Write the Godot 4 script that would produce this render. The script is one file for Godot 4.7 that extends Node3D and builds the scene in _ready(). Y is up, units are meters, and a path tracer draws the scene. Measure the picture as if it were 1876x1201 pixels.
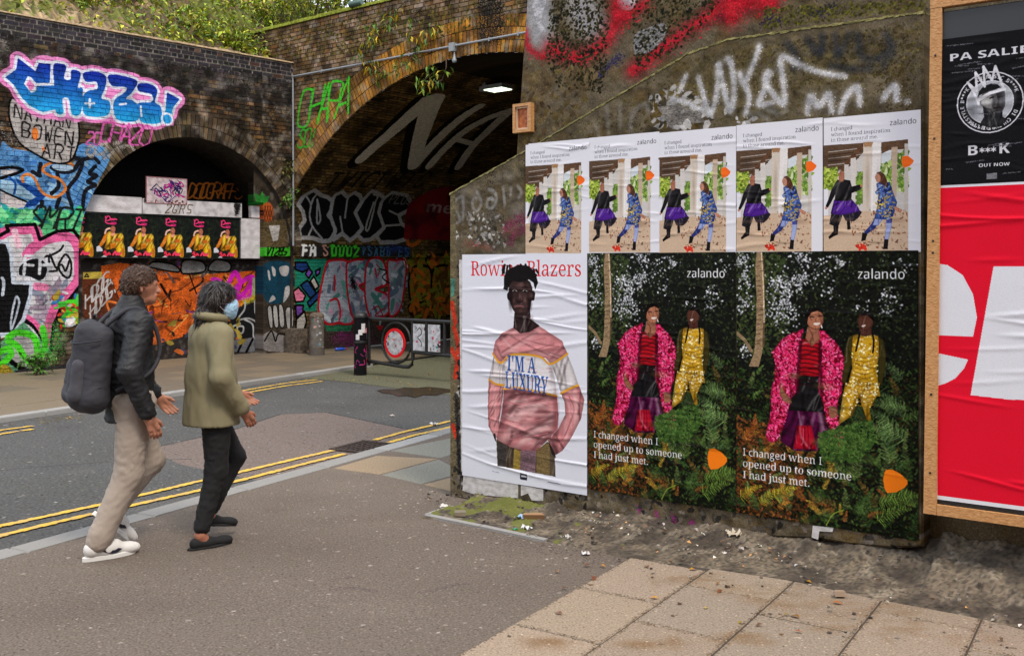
extends Node3D

# ---------------------------------------------------------------- helpers
var rng := RandomNumberGenerator.new()
var ov := {}        # overlay pictures (grain, grime ...) that are blended into the canvases
var fonts := {}

func rf(a: float, b: float) -> float:
	return rng.randf_range(a, b)

func c8(r: int, g: int, b: int) -> Color:
	return Color8(r, g, b)

func jit(c: Color, d: float) -> Color:
	var k := 1.0 + rng.randf_range(-d, d)
	return Color(clampf(c.r * k + rng.randf_range(-d, d) * 0.06, 0, 1), clampf(c.g * k + rng.randf_range(-d, d) * 0.06, 0, 1), clampf(c.b * k + rng.randf_range(-d, d) * 0.06, 0, 1))

func flat2(a: Array) -> PackedVector2Array:
	var o := PackedVector2Array()
	for i in range(0, a.size(), 2):
		o.append(Vector2(a[i], a[i + 1]))
	return o

func frame_at(x: float, y: float, z: float, dx: float, dz: float) -> Transform3D:
	# x runs along the wall, y up, z out of the wall
	var d := Vector3(dx, 0, dz).normalized()
	return Transform3D(Basis(d, Vector3.UP, d.cross(Vector3.UP)), Vector3(x, y, z))

# ---- a mesh under construction
class MB:
	var v := PackedVector3Array()
	var n := PackedVector3Array()
	var u := PackedVector2Array()
	var c := PackedColorArray()
	var ix := PackedInt32Array()
	var col := Color(1, 1, 1)
	var uo := Vector2.ZERO     # uv = ((x - uo.x) * us.x, (uo.y - y) * us.y)
	var us := Vector2.ONE

	func uvp(p: Vector3) -> Vector2:
		return Vector2((p.x - uo.x) * us.x, (uo.y - p.y) * us.y)

	func vert(p: Vector3, nn: Vector3, uv: Vector2) -> int:
		v.append(p); n.append(nn); u.append(uv); c.append(col)
		return v.size() - 1

	func tri(a: Vector3, b: Vector3, d: Vector3, ua := Vector2.INF, ub := Vector2.INF, ud := Vector2.INF) -> void:
		var nn := (d - a).cross(b - a).normalized()
		var i := vert(a, nn, uvp(a) if ua == Vector2.INF else ua)
		vert(b, nn, uvp(b) if ub == Vector2.INF else ub)
		vert(d, nn, uvp(d) if ud == Vector2.INF else ud)
		ix.append_array([i, i + 1, i + 2])

	func quad(a: Vector3, b: Vector3, d: Vector3, e: Vector3, out := Vector3.ZERO) -> void:
		var nn := (d - a).cross(b - a).normalized()
		var flip := out != Vector3.ZERO and nn.dot(out) < 0.0
		if flip:
			nn = -nn
		var i := vert(a, nn, uvp(a))
		vert(b, nn, uvp(b)); vert(d, nn, uvp(d)); vert(e, nn, uvp(e))
		if flip:
			ix.append_array([i, i + 2, i + 1, i, i + 3, i + 2])
		else:
			ix.append_array([i, i + 1, i + 2, i, i + 2, i + 3])

	func hexa(p: Array, skip_back := false) -> void:
		# p: four corners of the back (lower z), then the four of the front, both in the same turn
		var mid := Vector3.ZERO
		for q in p:
			mid += q / 8.0
		for f in [[0, 1, 2, 3], [4, 5, 6, 7], [0, 1, 5, 4], [1, 2, 6, 5], [2, 3, 7, 6], [3, 0, 4, 7]]:
			if skip_back and f[0] == 0 and f[2] == 2:
				continue
			var m: Vector3 = (p[f[0]] + p[f[1]] + p[f[2]] + p[f[3]]) / 4.0
			quad(p[f[0]], p[f[1]], p[f[2]], p[f[3]], m - mid)

	func box(lo: Vector3, hi: Vector3, skip_back := false) -> void:
		hexa([Vector3(lo.x, lo.y, lo.z), Vector3(hi.x, lo.y, lo.z), Vector3(hi.x, hi.y, lo.z), Vector3(lo.x, hi.y, lo.z), Vector3(lo.x, lo.y, hi.z), Vector3(hi.x, lo.y, hi.z), Vector3(hi.x, hi.y, hi.z), Vector3(lo.x, hi.y, hi.z)], skip_back)

	func bar(a: Vector3, b: Vector3, w: float, h: float, up := Vector3.UP) -> void:
		var d := (b - a).normalized()
		var s := d.cross(up).normalized() * w / 2.0
		var t := s.cross(d).normalized() * h / 2.0
		hexa([a - s - t, a + s - t, a + s + t, a - s + t, b - s - t, b + s - t, b + s + t, b - s + t])

	func poly_xy(pts: PackedVector2Array, z: float, out: float) -> void:
		var t := Geometry2D.triangulate_polygon(pts)
		for i in range(0, t.size(), 3):
			var a := Vector3(pts[t[i]].x, pts[t[i]].y, z)
			var b := Vector3(pts[t[i + 1]].x, pts[t[i + 1]].y, z)
			var d := Vector3(pts[t[i + 2]].x, pts[t[i + 2]].y, z)
			if (d - a).cross(b - a).z * out < 0.0:
				tri(a, d, b)
			else:
				tri(a, b, d)

	func poly_xz(pts: PackedVector2Array, y: float) -> void:
		var t := Geometry2D.triangulate_polygon(pts)
		for i in range(0, t.size(), 3):
			var a := Vector3(pts[t[i]].x, y, pts[t[i]].y)
			var b := Vector3(pts[t[i + 1]].x, y, pts[t[i + 1]].y)
			var d := Vector3(pts[t[i + 2]].x, y, pts[t[i + 2]].y)
			if (d - a).cross(b - a).y < 0.0:
				tri(a, d, b, Vector2(a.x, a.z), Vector2(d.x, d.z), Vector2(b.x, b.z))
			else:
				tri(a, b, d, Vector2(a.x, a.z), Vector2(b.x, b.z), Vector2(d.x, d.z))

	func slab_xz(pts: PackedVector2Array, y0: float, y1: float, bev: float) -> void:
		# a flat prism with a bevelled upper edge
		var mid := Vector2.ZERO
		for p in pts:
			mid += p / pts.size()
		var inner := PackedVector2Array()
		for p in pts:
			inner.append(p + (mid - p).normalized() * bev)
		poly_xz(inner, y1)
		for i in pts.size():
			var j := (i + 1) % pts.size()
			var o := (pts[i] + pts[j]) / 2.0 - mid
			var out := Vector3(o.x, 0.05, o.y)
			quad(Vector3(inner[i].x, y1, inner[i].y), Vector3(inner[j].x, y1, inner[j].y), Vector3(pts[j].x, y1 - bev, pts[j].y), Vector3(pts[i].x, y1 - bev, pts[i].y), out)
			quad(Vector3(pts[i].x, y1 - bev, pts[i].y), Vector3(pts[j].x, y1 - bev, pts[j].y), Vector3(pts[j].x, y0, pts[j].y), Vector3(pts[i].x, y0, pts[i].y), out)

	func tube(pts: Array, r0: float, r1: float, seg := 8, caps := true) -> void:
		var base := v.size()
		var last := pts.size() - 1
		for i in pts.size():
			var d: Vector3 = (pts[mini(i + 1, last)] - pts[maxi(i - 1, 0)]).normalized()
			var s := d.cross(Vector3.UP if absf(d.y) < 0.9 else Vector3.RIGHT).normalized()
			var t := s.cross(d)
			var r := lerpf(r0, r1, float(i) / last)
			for k in seg + 1:
				var a := TAU * k / seg
				var o := s * cos(a) + t * sin(a)
				vert(pts[i] + o * r, o, Vector2(float(k) / seg, float(i) / last))
		for i in last:
			for k in seg:
				var p := base + i * (seg + 1) + k
				var q := p + seg + 1
				ix.append_array([p, p + 1, q, p + 1, q + 1, q])
		if caps:
			for e in [0, last]:
				var dd: Vector3 = (pts[0] - pts[1]) if e == 0 else (pts[last] - pts[last - 1])
				var m := vert(pts[e], dd.normalized(), Vector2(0.5, 0.5))
				var first := v.size()
				for k in seg + 1:
					vert(v[base + e * (seg + 1) + k], dd.normalized(), Vector2(0.5, 0.5))
				for k in seg:
					ix.append_array([m, first + k + 1, first + k] if e == 0 else [m, first + k, first + k + 1])

	func lathe(prof: Array, seg := 24, at := Vector3.ZERO) -> void:
		# prof: Vector2(radius, height) from bottom to top; uv runs once round
		var base := v.size()
		for i in prof.size():
			var d: Vector2 = prof[mini(i + 1, prof.size() - 1)] - prof[maxi(i - 1, 0)]
			for k in seg + 1:
				var a := TAU * k / seg
				var nn := Vector3(cos(a) * d.y, -d.x, sin(a) * d.y).normalized()
				vert(at + Vector3(cos(a) * prof[i].x, prof[i].y, sin(a) * prof[i].x), nn, Vector2(float(k) / seg, 1.0 - prof[i].y / maxf(prof[prof.size() - 1].y, 0.001)))
		for i in prof.size() - 1:
			for k in seg:
				var p := base + i * (seg + 1) + k
				var q := p + seg + 1
				ix.append_array([p, p + 1, q, p + 1, q + 1, q])

	func done() -> ArrayMesh:
		var m := ArrayMesh.new()
		if v.is_empty():
			return m
		var a := []
		a.resize(Mesh.ARRAY_MAX)
		a[Mesh.ARRAY_VERTEX] = v
		a[Mesh.ARRAY_NORMAL] = n
		a[Mesh.ARRAY_TEX_UV] = u
		a[Mesh.ARRAY_COLOR] = c
		a[Mesh.ARRAY_INDEX] = ix
		m.add_surface_from_arrays(Mesh.PRIMITIVE_TRIANGLES, a)
		return m

func put(called: String, mesh: Mesh, m: Material, parent: Node = null) -> MeshInstance3D:
	var o := MeshInstance3D.new()
	o.name = called
	o.mesh = mesh
	o.material_override = m
	(parent if parent else self).add_child(o, true)
	return o

func thing(called: String, label: String, category: String, tf := Transform3D(), group := "") -> Node3D:
	var o := Node3D.new()
	o.name = called
	add_child(o, true)
	o.transform = tf
	return tag(o, label, category, group)

func tag(o: Node3D, label: String, category: String, group := "") -> Node3D:
	o.set_meta("label", label)
	o.set_meta("category", category)
	if group:
		o.set_meta("group", group)
	return o

func struct(o: Node3D, label := "") -> Node3D:
	o.set_meta("kind", "structure")
	if label:
		o.set_meta("label", label)
		o.set_meta("category", label.split(" ")[-1])
	return o

func stuff(o: Node3D) -> Node3D:
	o.set_meta("kind", "stuff")
	return o

# ---- materials
func mat(c: Color, rough := 0.8, metal := 0.0) -> StandardMaterial3D:
	var m := StandardMaterial3D.new()
	m.albedo_color = c
	m.roughness = rough
	m.metallic = metal
	return m

func vmat(rough := 0.85) -> StandardMaterial3D:
	var m := mat(Color.WHITE, rough)
	m.vertex_color_use_as_albedo = true
	return m

func noise(freq: float, sd: int, oct := 4, type := FastNoiseLite.TYPE_SIMPLEX_SMOOTH) -> FastNoiseLite:
	var f := FastNoiseLite.new()
	f.noise_type = type
	f.seed = sd
	f.frequency = freq
	f.fractal_octaves = oct
	return f

func ramp(stops: Array) -> Gradient:
	var g := Gradient.new()
	var off := PackedFloat32Array()
	var cs := PackedColorArray()
	for s in stops:
		off.append(s[0])
		cs.append(s[1])
	g.offsets = off
	g.colors = cs
	return g

func noise_tex(size: int, freq: float, sd: int, stops: Array, oct := 5, normal := 0.0) -> NoiseTexture2D:
	var t := NoiseTexture2D.new()
	t.width = size
	t.height = size
	t.seamless = true
	t.noise = noise(freq, sd, oct)
	if normal > 0.0:
		t.as_normal_map = true
		t.bump_strength = normal
	else:
		t.color_ramp = ramp(stops)
	return t

func grainy(a: Color, b: Color, c: Color, scale: float, rough: float, sd: int, bump := 4.0, freq := 0.02) -> StandardMaterial3D:
	# world-mapped mottled material with a fine relief
	var m := mat(Color.WHITE, rough)
	m.albedo_texture = noise_tex(512, freq, sd, [[0.2, a], [0.5, b], [0.8, c]], 7)
	m.normal_enabled = true
	m.normal_texture = noise_tex(512, 0.09, sd + 1, [], 4, bump)
	m.uv1_triplanar = true
	m.uv1_world_triplanar = true
	m.uv1_scale = Vector3.ONE * scale
	return m

func pic_mat(cv: Cv, rough := 0.85) -> StandardMaterial3D:
	var m := mat(Color.WHITE, rough)
	m.albedo_texture = ImageTexture.create_from_image(cv.im)
	m.texture_repeat = false
	m.metallic_specular = 0.16
	return m

func overlay_im(freq: float, sd: int, stops: Array, oct := 5, size := 1024) -> Image:
	var t := NoiseTexture2D.new()
	t.width = size
	t.height = size
	t.noise = noise(freq, sd, oct)
	t.normalize = true
	t.color_ramp = ramp(stops)
	while t.get_image() == null:
		await get_tree().process_frame
	var im := t.get_image()
	im.convert(Image.FORMAT_RGBA8)
	return im

# ---- a picture drawn in metres of the surface it lies on
class Cv:
	var im: Image
	var x0 := 0.0
	var y1 := 0.0
	var k := 100.0
	var w := 0
	var h := 0
	var rng: RandomNumberGenerator

	func uv(mb: MB) -> void:
		mb.uo = Vector2(x0, y1)
		mb.us = Vector2(k / w, k / h)

	func pp(a: Array) -> PackedVector2Array:
		var o := PackedVector2Array()
		for i in range(0, a.size(), 2):
			o.append(Vector2((a[i] - x0) * k, (y1 - a[i + 1]) * k))
		return o

	func smooth(a: PackedVector2Array, closed := false, div := 5) -> PackedVector2Array:
		var o := PackedVector2Array()
		var m := a.size()
		for i in (m if closed else m - 1):
			var p0 := a[(i - 1 + m) % m] if closed or i > 0 else a[0]
			var p1 := a[i]
			var p2 := a[(i + 1) % m]
			var p3 := a[(i + 2) % m] if closed or i + 2 < m else a[m - 1]
			for t in div:
				o.append(p1.cubic_interpolate(p2, p0, p3, float(t) / div))
		if not closed:
			o.append(a[m - 1])
		return o

	func jc(c: Color, d: float) -> Color:
		if d <= 0.0:
			return c
		var q := 1.0 + rng.randf_range(-d, d)
		return Color(clampf(c.r * q, 0, 1), clampf(c.g * q, 0, 1), clampf(c.b * q, 0, 1), c.a)

	func raster(p: PackedVector2Array, c: Color, d := 0.0, chunk := 6, c2 := Color(0, 0, 0, 0)) -> void:
		var lo := 1e9
		var hi := -1e9
		for q in p:
			lo = minf(lo, q.y)
			hi = maxf(hi, q.y)
		var m := p.size()
		for y in range(maxi(0, int(floor(lo))), mini(h - 1, int(ceil(hi))) + 1):
			var yy := y + 0.5
			var xs := PackedFloat32Array()
			var a := p[m - 1]
			for b in p:
				if (a.y <= yy) != (b.y <= yy):
					xs.append(a.x + (yy - a.y) / (b.y - a.y) * (b.x - a.x))
				a = b
			xs.sort()
			var cc := c if c2.a == 0.0 else c.lerp(c2, clampf((yy - lo) / (hi - lo), 0, 1))
			for i in range(0, xs.size() - 1, 2):
				var xa := maxi(0, int(round(xs[i])))
				var xb := mini(w, int(round(xs[i + 1])))
				if d <= 0.0:
					if xb > xa:
						im.fill_rect(Rect2i(xa, y, xb - xa, 1), cc)
				else:
					while xa < xb:
						var l := mini(rng.randi_range(1, chunk), xb - xa)
						im.fill_rect(Rect2i(xa, y, l, 1), jc(cc, d))
						xa += l

	func fill(a: Array, c: Color, d := 0.0, round_it := false) -> void:
		raster(smooth(pp(a), true) if round_it else pp(a), c, d)

	func grad(a: Array, c: Color, c2: Color, d := 0.0, round_it := true) -> void:
		raster(smooth(pp(a), true) if round_it else pp(a), c, d, 6, c2)

	func disc(p: Vector2, r: float, c: Color, d := 0.0) -> void:
		var o := PackedVector2Array()
		var seg := clampi(int(r * 2.0) + 6, 6, 40)
		for i in seg:
			o.append(p + Vector2.from_angle(TAU * i / seg) * r)
		raster(o, c, d)

	func dot(x: float, y: float, r: float, c: Color, d := 0.0) -> void:
		disc(Vector2((x - x0) * k, (y1 - y) * k), r * k, c, d)

	func ell(x: float, y: float, rx: float, ry: float, c: Color, d := 0.0) -> void:
		var o := PackedVector2Array()
		for i in 28:
			o.append(Vector2((x - x0 + cos(TAU * i / 28) * rx) * k, (y1 - y + sin(TAU * i / 28) * ry) * k))
		raster(o, c, d)

	func stroke_px(p: PackedVector2Array, wpx: float, c: Color, d := 0.0, w_end := -1.0) -> void:
		if w_end < 0.0:
			w_end = wpx
		for i in p.size() - 1:
			var a := p[i]
			var b := p[i + 1]
			var ra := lerpf(wpx, w_end, float(i) / p.size()) / 2.0
			var rb := lerpf(wpx, w_end, float(i + 1) / p.size()) / 2.0
			var s := (b - a).orthogonal().normalized()
			if a != b:
				raster(PackedVector2Array([a + s * ra, b + s * rb, b - s * rb, a - s * ra]), c, d)
			disc(a, ra, c, d)
		disc(p[p.size() - 1], w_end / 2.0, c, d)

	func line(a: Array, wm: float, c: Color, closed := false, d := 0.0, round_it := true, w_end := -1.0) -> void:
		var p := pp(a)
		if round_it:
			p = smooth(p, closed)
		if closed:
			p.append(p[0])
		stroke_px(p, maxf(wm * k, 1.0), c, d, w_end * k if w_end > 0.0 else -1.0)

	func spray(a: Array, wm: float, c: Color, density := 0.5, closed := false) -> void:
		# a line of paint dots, denser in the middle
		var p := smooth(pp(a), closed) if a.size() > 4 else pp(a)
		for i in p.size() - 1:
			var n := int(p[i].distance_to(p[i + 1]) * wm * k * density) + 1
			for j in n:
				var q := p[i].lerp(p[i + 1], rng.randf()) + Vector2(rng.randfn(0, 0.33), rng.randfn(0, 0.33)) * wm * k
				if q.x >= 0 and q.y >= 0 and q.x < w and q.y < h:
					im.fill_rect(Rect2i(int(q.x), int(q.y), rng.randi_range(1, 2), rng.randi_range(1, 2)), jc(c, 0.12))

	func specks(a: Array, count: int, r0: float, r1: float, cols: Array, long := 1.0) -> void:
		# scattered flecks inside a polygon
		var p := pp(a)
		var lo := p[0]
		var hi := p[0]
		for q in p:
			lo = lo.min(q)
			hi = hi.max(q)
		for i in count:
			var q := Vector2(rng.randf_range(lo.x, hi.x), rng.randf_range(lo.y, hi.y))
			if Geometry2D.is_point_in_polygon(q, p):
				var r := rng.randf_range(r0, r1) * k
				var c: Color = cols[rng.randi() % cols.size()]
				var t := rng.randf() * TAU
				var o := PackedVector2Array()
				for j in 6:
					var e := Vector2(cos(TAU * j / 6.0) * long, sin(TAU * j / 6.0)) * r * rng.randf_range(0.6, 1.3)
					o.append(q + e.rotated(t))
				raster(o, jc(c, 0.15))

	var dabs := {}

	func soft(x: float, y: float, rx: float, ry: float, c: Color, a := 0.5) -> void:
		# one soft round touch of the airbrush
		var key := Color(c, a)
		if not dabs.has(key):
			var d := Image.create_empty(48, 48, false, Image.FORMAT_RGBA8)
			for j in 48:
				for i in 48:
					var q := clampf(1.0 - Vector2(i - 23.5, j - 23.5).length() / 23.5, 0.0, 1.0)
					d.set_pixel(i, j, Color(c, a * q * q * (3.0 - 2.0 * q)))
			dabs[key] = d
		var im2: Image = dabs[key].duplicate()
		var sx := maxi(2, int(rx * 2.0 * k))
		var sy := maxi(2, int(ry * 2.0 * k))
		im2.resize(sx, sy, Image.INTERPOLATE_BILINEAR)
		im.blend_rect(im2, Rect2i(0, 0, sx, sy), Vector2i(int((x - x0) * k - sx / 2.0), int((y1 - y) * k - sy / 2.0)))

	func airbrush(a: Array, wm: float, c: Color, alpha := 0.5) -> void:
		var p := smooth(pp(a), false, 8) if a.size() > 4 else pp(a)
		for i in p.size() - 1:
			var n := int(p[i].distance_to(p[i + 1]) / (wm * k * 0.22)) + 1
			for j in n:
				var q := p[i].lerp(p[i + 1], float(j) / n)
				soft(q.x / k + x0, y1 - q.y / k, wm * 0.62, wm * 0.62, c, alpha)

	func form(a: Array, c: Color, n := 14, dir := Vector2(0, 1), strength := 0.3, rim := 0.3, round_it := false) -> void:
		# a printed shape with folds and rounding, kept inside its outline
		var p := smooth(pp(a), true) if round_it else pp(a)
		raster(p, c, 0.06)
		var keep := im
		var lo := p[0]
		var hi := p[0]
		for q in p:
			lo = lo.min(q)
			hi = hi.max(q)
		lo = (lo - Vector2(2, 2)).max(Vector2.ZERO)
		hi = (hi + Vector2(2, 2)).min(Vector2(w, h))
		if hi.x - lo.x < 3 or hi.y - lo.y < 3:
			return
		var box := Rect2i(Vector2i(lo), Vector2i(hi - lo))
		im = keep.duplicate()
		var small := minf(hi.x - lo.x, hi.y - lo.y) / k
		var dark := Color(c.r * 0.35, c.g * 0.3, c.b * 0.32)
		var light := c.lerp(Color(1, 0.98, 0.95), 0.45)
		for i in n:
			var q := Vector2(rng.randf_range(lo.x, hi.x) / k + x0, y1 - rng.randf_range(lo.y, hi.y) / k)
			var d := dir.rotated(rng.randf_range(-0.5, 0.5)) * small * rng.randf_range(0.25, 0.8)
			var b := Vector2(rng.randfn(0, 0.1), rng.randfn(0, 0.1)) * small
			airbrush([q.x - d.x, q.y - d.y, q.x + b.x, q.y + b.y, q.x + d.x, q.y + d.y], small * rng.randf_range(0.05, 0.16), dark if i % 2 == 0 else light, strength * 0.6)
		if rim > 0.0:
			var o := []
			for q in p:
				o.append_array([q.x / k + x0, y1 - q.y / k])
			o.append_array([o[0], o[1]])
			for i in range(0, o.size() - 2, 2):
				airbrush([o[i], o[i + 1], o[i + 2], o[i + 3]], small * 0.22, dark, rim * 0.35)
		var mask := Image.create_empty(w, h, false, Image.FORMAT_RGBA8)
		var painted := im
		im = mask
		raster(p, Color.WHITE)
		im = keep
		im.blit_rect_mask(painted, mask, box, box.position)

	func blur(f: float) -> void:
		im.resize(int(w / f), int(h / f), Image.INTERPOLATE_LANCZOS)
		im.resize(w, h, Image.INTERPOLATE_CUBIC)

	func cluster(x: float, y: float, sx: float, sy: float, n: int, r0: float, r1: float, cols: Array) -> void:
		for i in n:
			var q := Vector2(x + rng.randfn(0, sx), y + rng.randfn(0, sy))
			var r := rng.randf_range(r0, r1)
			var t := rng.randf() * PI
			var o := PackedVector2Array()
			for j in 6:
				var e := (Vector2(cos(TAU * j / 6.0) * 1.5, sin(TAU * j / 6.0)) * r * rng.randf_range(0.6, 1.3)).rotated(t)
				o.append(Vector2((q.x + e.x - x0) * k, (y1 - q.y - e.y) * k))
			raster(o, jc(cols[rng.randi() % cols.size()], 0.15))

	func blend(o: Image, dx := 0, dy := 0) -> void:
		for x in range(0, w, o.get_width()):
			for y in range(0, h, o.get_height()):
				im.blend_rect(o, Rect2i(dx, dy, o.get_width() - dx, o.get_height() - dy), Vector2i(x, y))
				if dx > 0 or dy > 0:
					im.blend_rect(o, Rect2i(0, 0, dx if dx > 0 else o.get_width(), o.get_height()), Vector2i(x + o.get_width() - dx, y))
					if dy > 0:
						im.blend_rect(o, Rect2i(0, 0, o.get_width(), dy), Vector2i(x, y + o.get_height() - dy))

	func print_text(s: String, f: Font, x: float, y: float, size: float, c: Color, skew := 0.0, slope := 0.0, stretch := 1.0, centre := false, turn := 0.0) -> float:
		# size: height of a capital in metres; returns the width in metres
		var tm := TextMesh.new()
		tm.text = s
		tm.font = f
		tm.font_size = 100
		tm.pixel_size = 0.01
		tm.depth = 0.0
		tm.curve_step = 1.0
		tm.horizontal_alignment = HORIZONTAL_ALIGNMENT_LEFT
		tm.vertical_alignment = VERTICAL_ALIGNMENT_BOTTOM
		var ar := tm.get_mesh_arrays()
		var vs: PackedVector3Array = ar[Mesh.ARRAY_VERTEX]
		var ixs = ar[Mesh.ARRAY_INDEX]
		if vs.is_empty():
			return 0.0
		var asc := size / 0.714
		var lo := 1e9
		var hi := -1e9
		for q in vs:
			lo = minf(lo, q.x)
			hi = maxf(hi, q.x)
		var down := f.get_descent(100) * 0.01
		var wide := (hi - lo) * asc * stretch
		var px := PackedVector2Array()
		for q in vs:
			var e := Vector2((q.x - lo) * stretch, q.y - down) * asc
			e.x += e.y * skew
			e.y += e.x * slope
			if centre:
				e.x -= wide / 2.0
			e = e.rotated(turn)
			px.append(Vector2((x + e.x - x0) * k, (y1 - y - e.y) * k))
		if ixs == null or ixs.is_empty():
			ixs = range(vs.size())
		for i in range(0, ixs.size(), 3):
			raster(PackedVector2Array([px[ixs[i]], px[ixs[i + 1]], px[ixs[i + 2]]]), c)
		return wide

const STROKES := {
	"A": "00 26 40|12 32", "B": "00 06 36 45 33 03|33 42 41 30 00", "C": "45 36 16 05 01 10 30 41", "D": "00 06 26 44 42 20 00", "E": "40 00 06 46|03 33", "F": "00 06 46|03 33",
	"G": "45 36 16 05 01 10 30 42 22", "H": "00 06|40 46|03 43", "I": "20 26", "J": "46 41 30 10 01", "K": "00 06|46 02|13 40", "L": "06 00 40", "M": "00 06 23 46 40", "N": "00 06 40 46",
	"O": "16 05 01 10 30 41 45 36 16", "P": "00 06 36 45 44 33 03", "Q": "16 05 01 10 30 41 45 36 16|22 40", "R": "00 06 36 45 44 33 03|23 40", "S": "45 36 16 05 04 42 41 30 10 01",
	"T": "20 26|06 46", "U": "06 01 10 30 41 46", "V": "06 20 46", "W": "06 10 24 30 46", "X": "00 46|06 40", "Y": "06 23 46|23 20", "Z": "06 46 00 40", "0": "16 05 01 10 30 41 45 36 16",
	"1": "15 26 20", "2": "05 16 36 45 44 00 40", "5": "46 06 03 33 42 41 30 00", "8": "13 05 16 36 45 33 13 01 10 30 41 33", "!": "20 21|23 26", "/": "00 46", ".": "20 21", "*": "23 25",
}

func scrawl(cv: Cv, s: String, x: float, y: float, hgt: float, wm: float, c: Color, skew := 0.15, slope := 0.0, sprayed := 0.0, pitch := 0.62, wob := 0.05) -> void:
	# hand-sprayed capitals
	var at := x
	for ch in s:
		if STROKES.has(ch):
			for part in STROKES[ch].split("|"):
				var a := []
				for p in part.split(" "):
					var ex := (int(p[0]) / 4.0 * 0.5 + rf(-wob, wob)) * hgt
					var ey := (int(p[1]) / 6.0 + rf(-wob, wob)) * hgt
					a.append_array([at + ex + ey * skew, y + ey + (at - x + ex) * slope])
				cv.airbrush(a, wm * 2.4, c, 0.05)
				cv.line(a, wm * rf(0.8, 1.1), c, false, 0.08, a.size() > 6, wm * rf(0.6, 1.0))
		at += hgt * pitch

func canvas(x_0: float, y_0: float, x_1: float, y_1: float, k: float, c: Color) -> Cv:
	var cv := Cv.new()
	cv.rng = rng
	cv.x0 = x_0
	cv.y1 = y_1
	cv.w = int(round((x_1 - x_0) * k))
	cv.h = int(round((y_1 - y_0) * k))
	cv.k = k
	cv.im = Image.create_empty(cv.w, cv.h, false, Image.FORMAT_RGBA8)
	cv.im.fill(c)
	return cv

func font(called: String, bold := false) -> SystemFont:
	var key := called + str(bold)
	if not fonts.has(key):
		var f := SystemFont.new()
		f.font_names = PackedStringArray([called])
		f.font_weight = 700 if bold else 400
		fonts[key] = f
	return fonts[key]

# ---------------------------------------------------------------- brickwork
func lay_bricks(x0: float, x1: float, y0: float, y1: float, keep: Callable, ch := 0.075) -> Array:
	# English bond: courses of stretchers and of headers; each brick is [x0, y0, x1, y1]
	var out := []
	var y := y0
	var row := 0
	while y + ch <= y1 + 0.001:
		var head := row % 2 == 1
		var x := x0 - (0.06 if head else 0.0) - (0.11 if row % 4 == 2 else 0.0)
		while x < x1:
			var l := (0.1125 if head else 0.225) * rf(0.97, 1.03)
			var b := [maxf(x, x0), y, minf(x + l - 0.011, x1), y + ch - 0.011]
			if b[2] - b[0] > 0.04 and keep.call(b):
				out.append(b)
			x += l
		y += ch
		row += 1
	return out

func paint_bricks(cv: Cv, bricks: Array, tone: Callable) -> void:
	for b in bricks:
		var a := Vector2i(int(round((b[0] - cv.x0) * cv.k + 0.3)), int(round((cv.y1 - b[3]) * cv.k + 0.3)))
		var e := Vector2i(int(round((b[2] - cv.x0) * cv.k - 0.3)), int(round((cv.y1 - b[1]) * cv.k - 0.3)))
		var c: Color = tone.call((b[0] + b[2]) / 2.0, (b[1] + b[3]) / 2.0)
		cv.im.fill_rect(Rect2i(a, e - a), c)
		for i in 3:    # lighter and darker flecks in the fired clay
			var p := Vector2i(rng.randi_range(a.x, e.x - 2), rng.randi_range(a.y, e.y - 2))
			cv.im.fill_rect(Rect2i(p, Vector2i(rng.randi_range(2, 6), rng.randi_range(1, 3))), cv.jc(c, 0.22))

func brick_into(mb: MB, b: Array, proud: float) -> void:
	var z := proud + rf(-0.004, 0.004)
	var p := []
	for f in [0, 1]:
		for q in [[b[0], b[1]], [b[2], b[1]], [b[2], b[3]], [b[0], b[3]]]:
			var j := 0.0025 if f == 1 else 0.0
			p.append(Vector3(q[0] + rf(-j, j), q[1] + rf(-j, j), -0.003 if f == 0 else z + rf(-0.002, 0.002)))
	mb.hexa(p, true)

func build_bricks(parent: Node3D, cv: Cv, bricks: Array, m: Material, score: Callable, most := 300, proud := 0.011, rest_name := "brick_courses") -> void:
	var order := []
	for b in bricks:
		order.append([score.call((b[0] + b[2]) / 2.0, (b[1] + b[3]) / 2.0), b])
	order.sort_custom(func(p, q): return p[0] < q[0])
	var rest := MB.new()
	cv.uv(rest)
	for i in order.size():
		if i < most and order[i][0] < 1000.0:
			var mb := MB.new()
			cv.uv(mb)
			brick_into(mb, order[i][1], proud)
			put("brick", mb.done(), m, parent)
		else:
			brick_into(rest, order[i][1], proud)
	if rest.v.size():
		stuff(put(rest_name, rest.done(), m, parent))

func arch_stones(centre: Vector2, r: float, deep: float, a0: float, a1: float, wide: float) -> Array:
	# voussoirs of one ring, each four corners in the wall's plane; a0 > a1 (radians)
	var out := []
	var n := int(round((a0 - a1) * (r + deep / 2.0) / wide))
	var step := (a0 - a1) / n
	var gap := 0.005 / r
	for i in n:
		var p := a0 - step * i - gap
		var q := a0 - step * (i + 1) + gap
		out.append([centre + Vector2.from_angle(p) * (r + 0.004), centre + Vector2.from_angle(q) * (r + 0.004), centre + Vector2.from_angle(q) * (r + deep - 0.008), centre + Vector2.from_angle(p) * (r + deep - 0.008)])
	return out

func paint_stones(cv: Cv, stones: Array, tone: Callable) -> void:
	for s in stones:
		var p := PackedVector2Array()
		var m := Vector2.ZERO
		for q in s:
			p.append(Vector2((q.x - cv.x0) * cv.k, (cv.y1 - q.y) * cv.k))
			m += q / 4.0
		cv.raster(p, tone.call(m.x, m.y), 0.07, 5)

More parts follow.
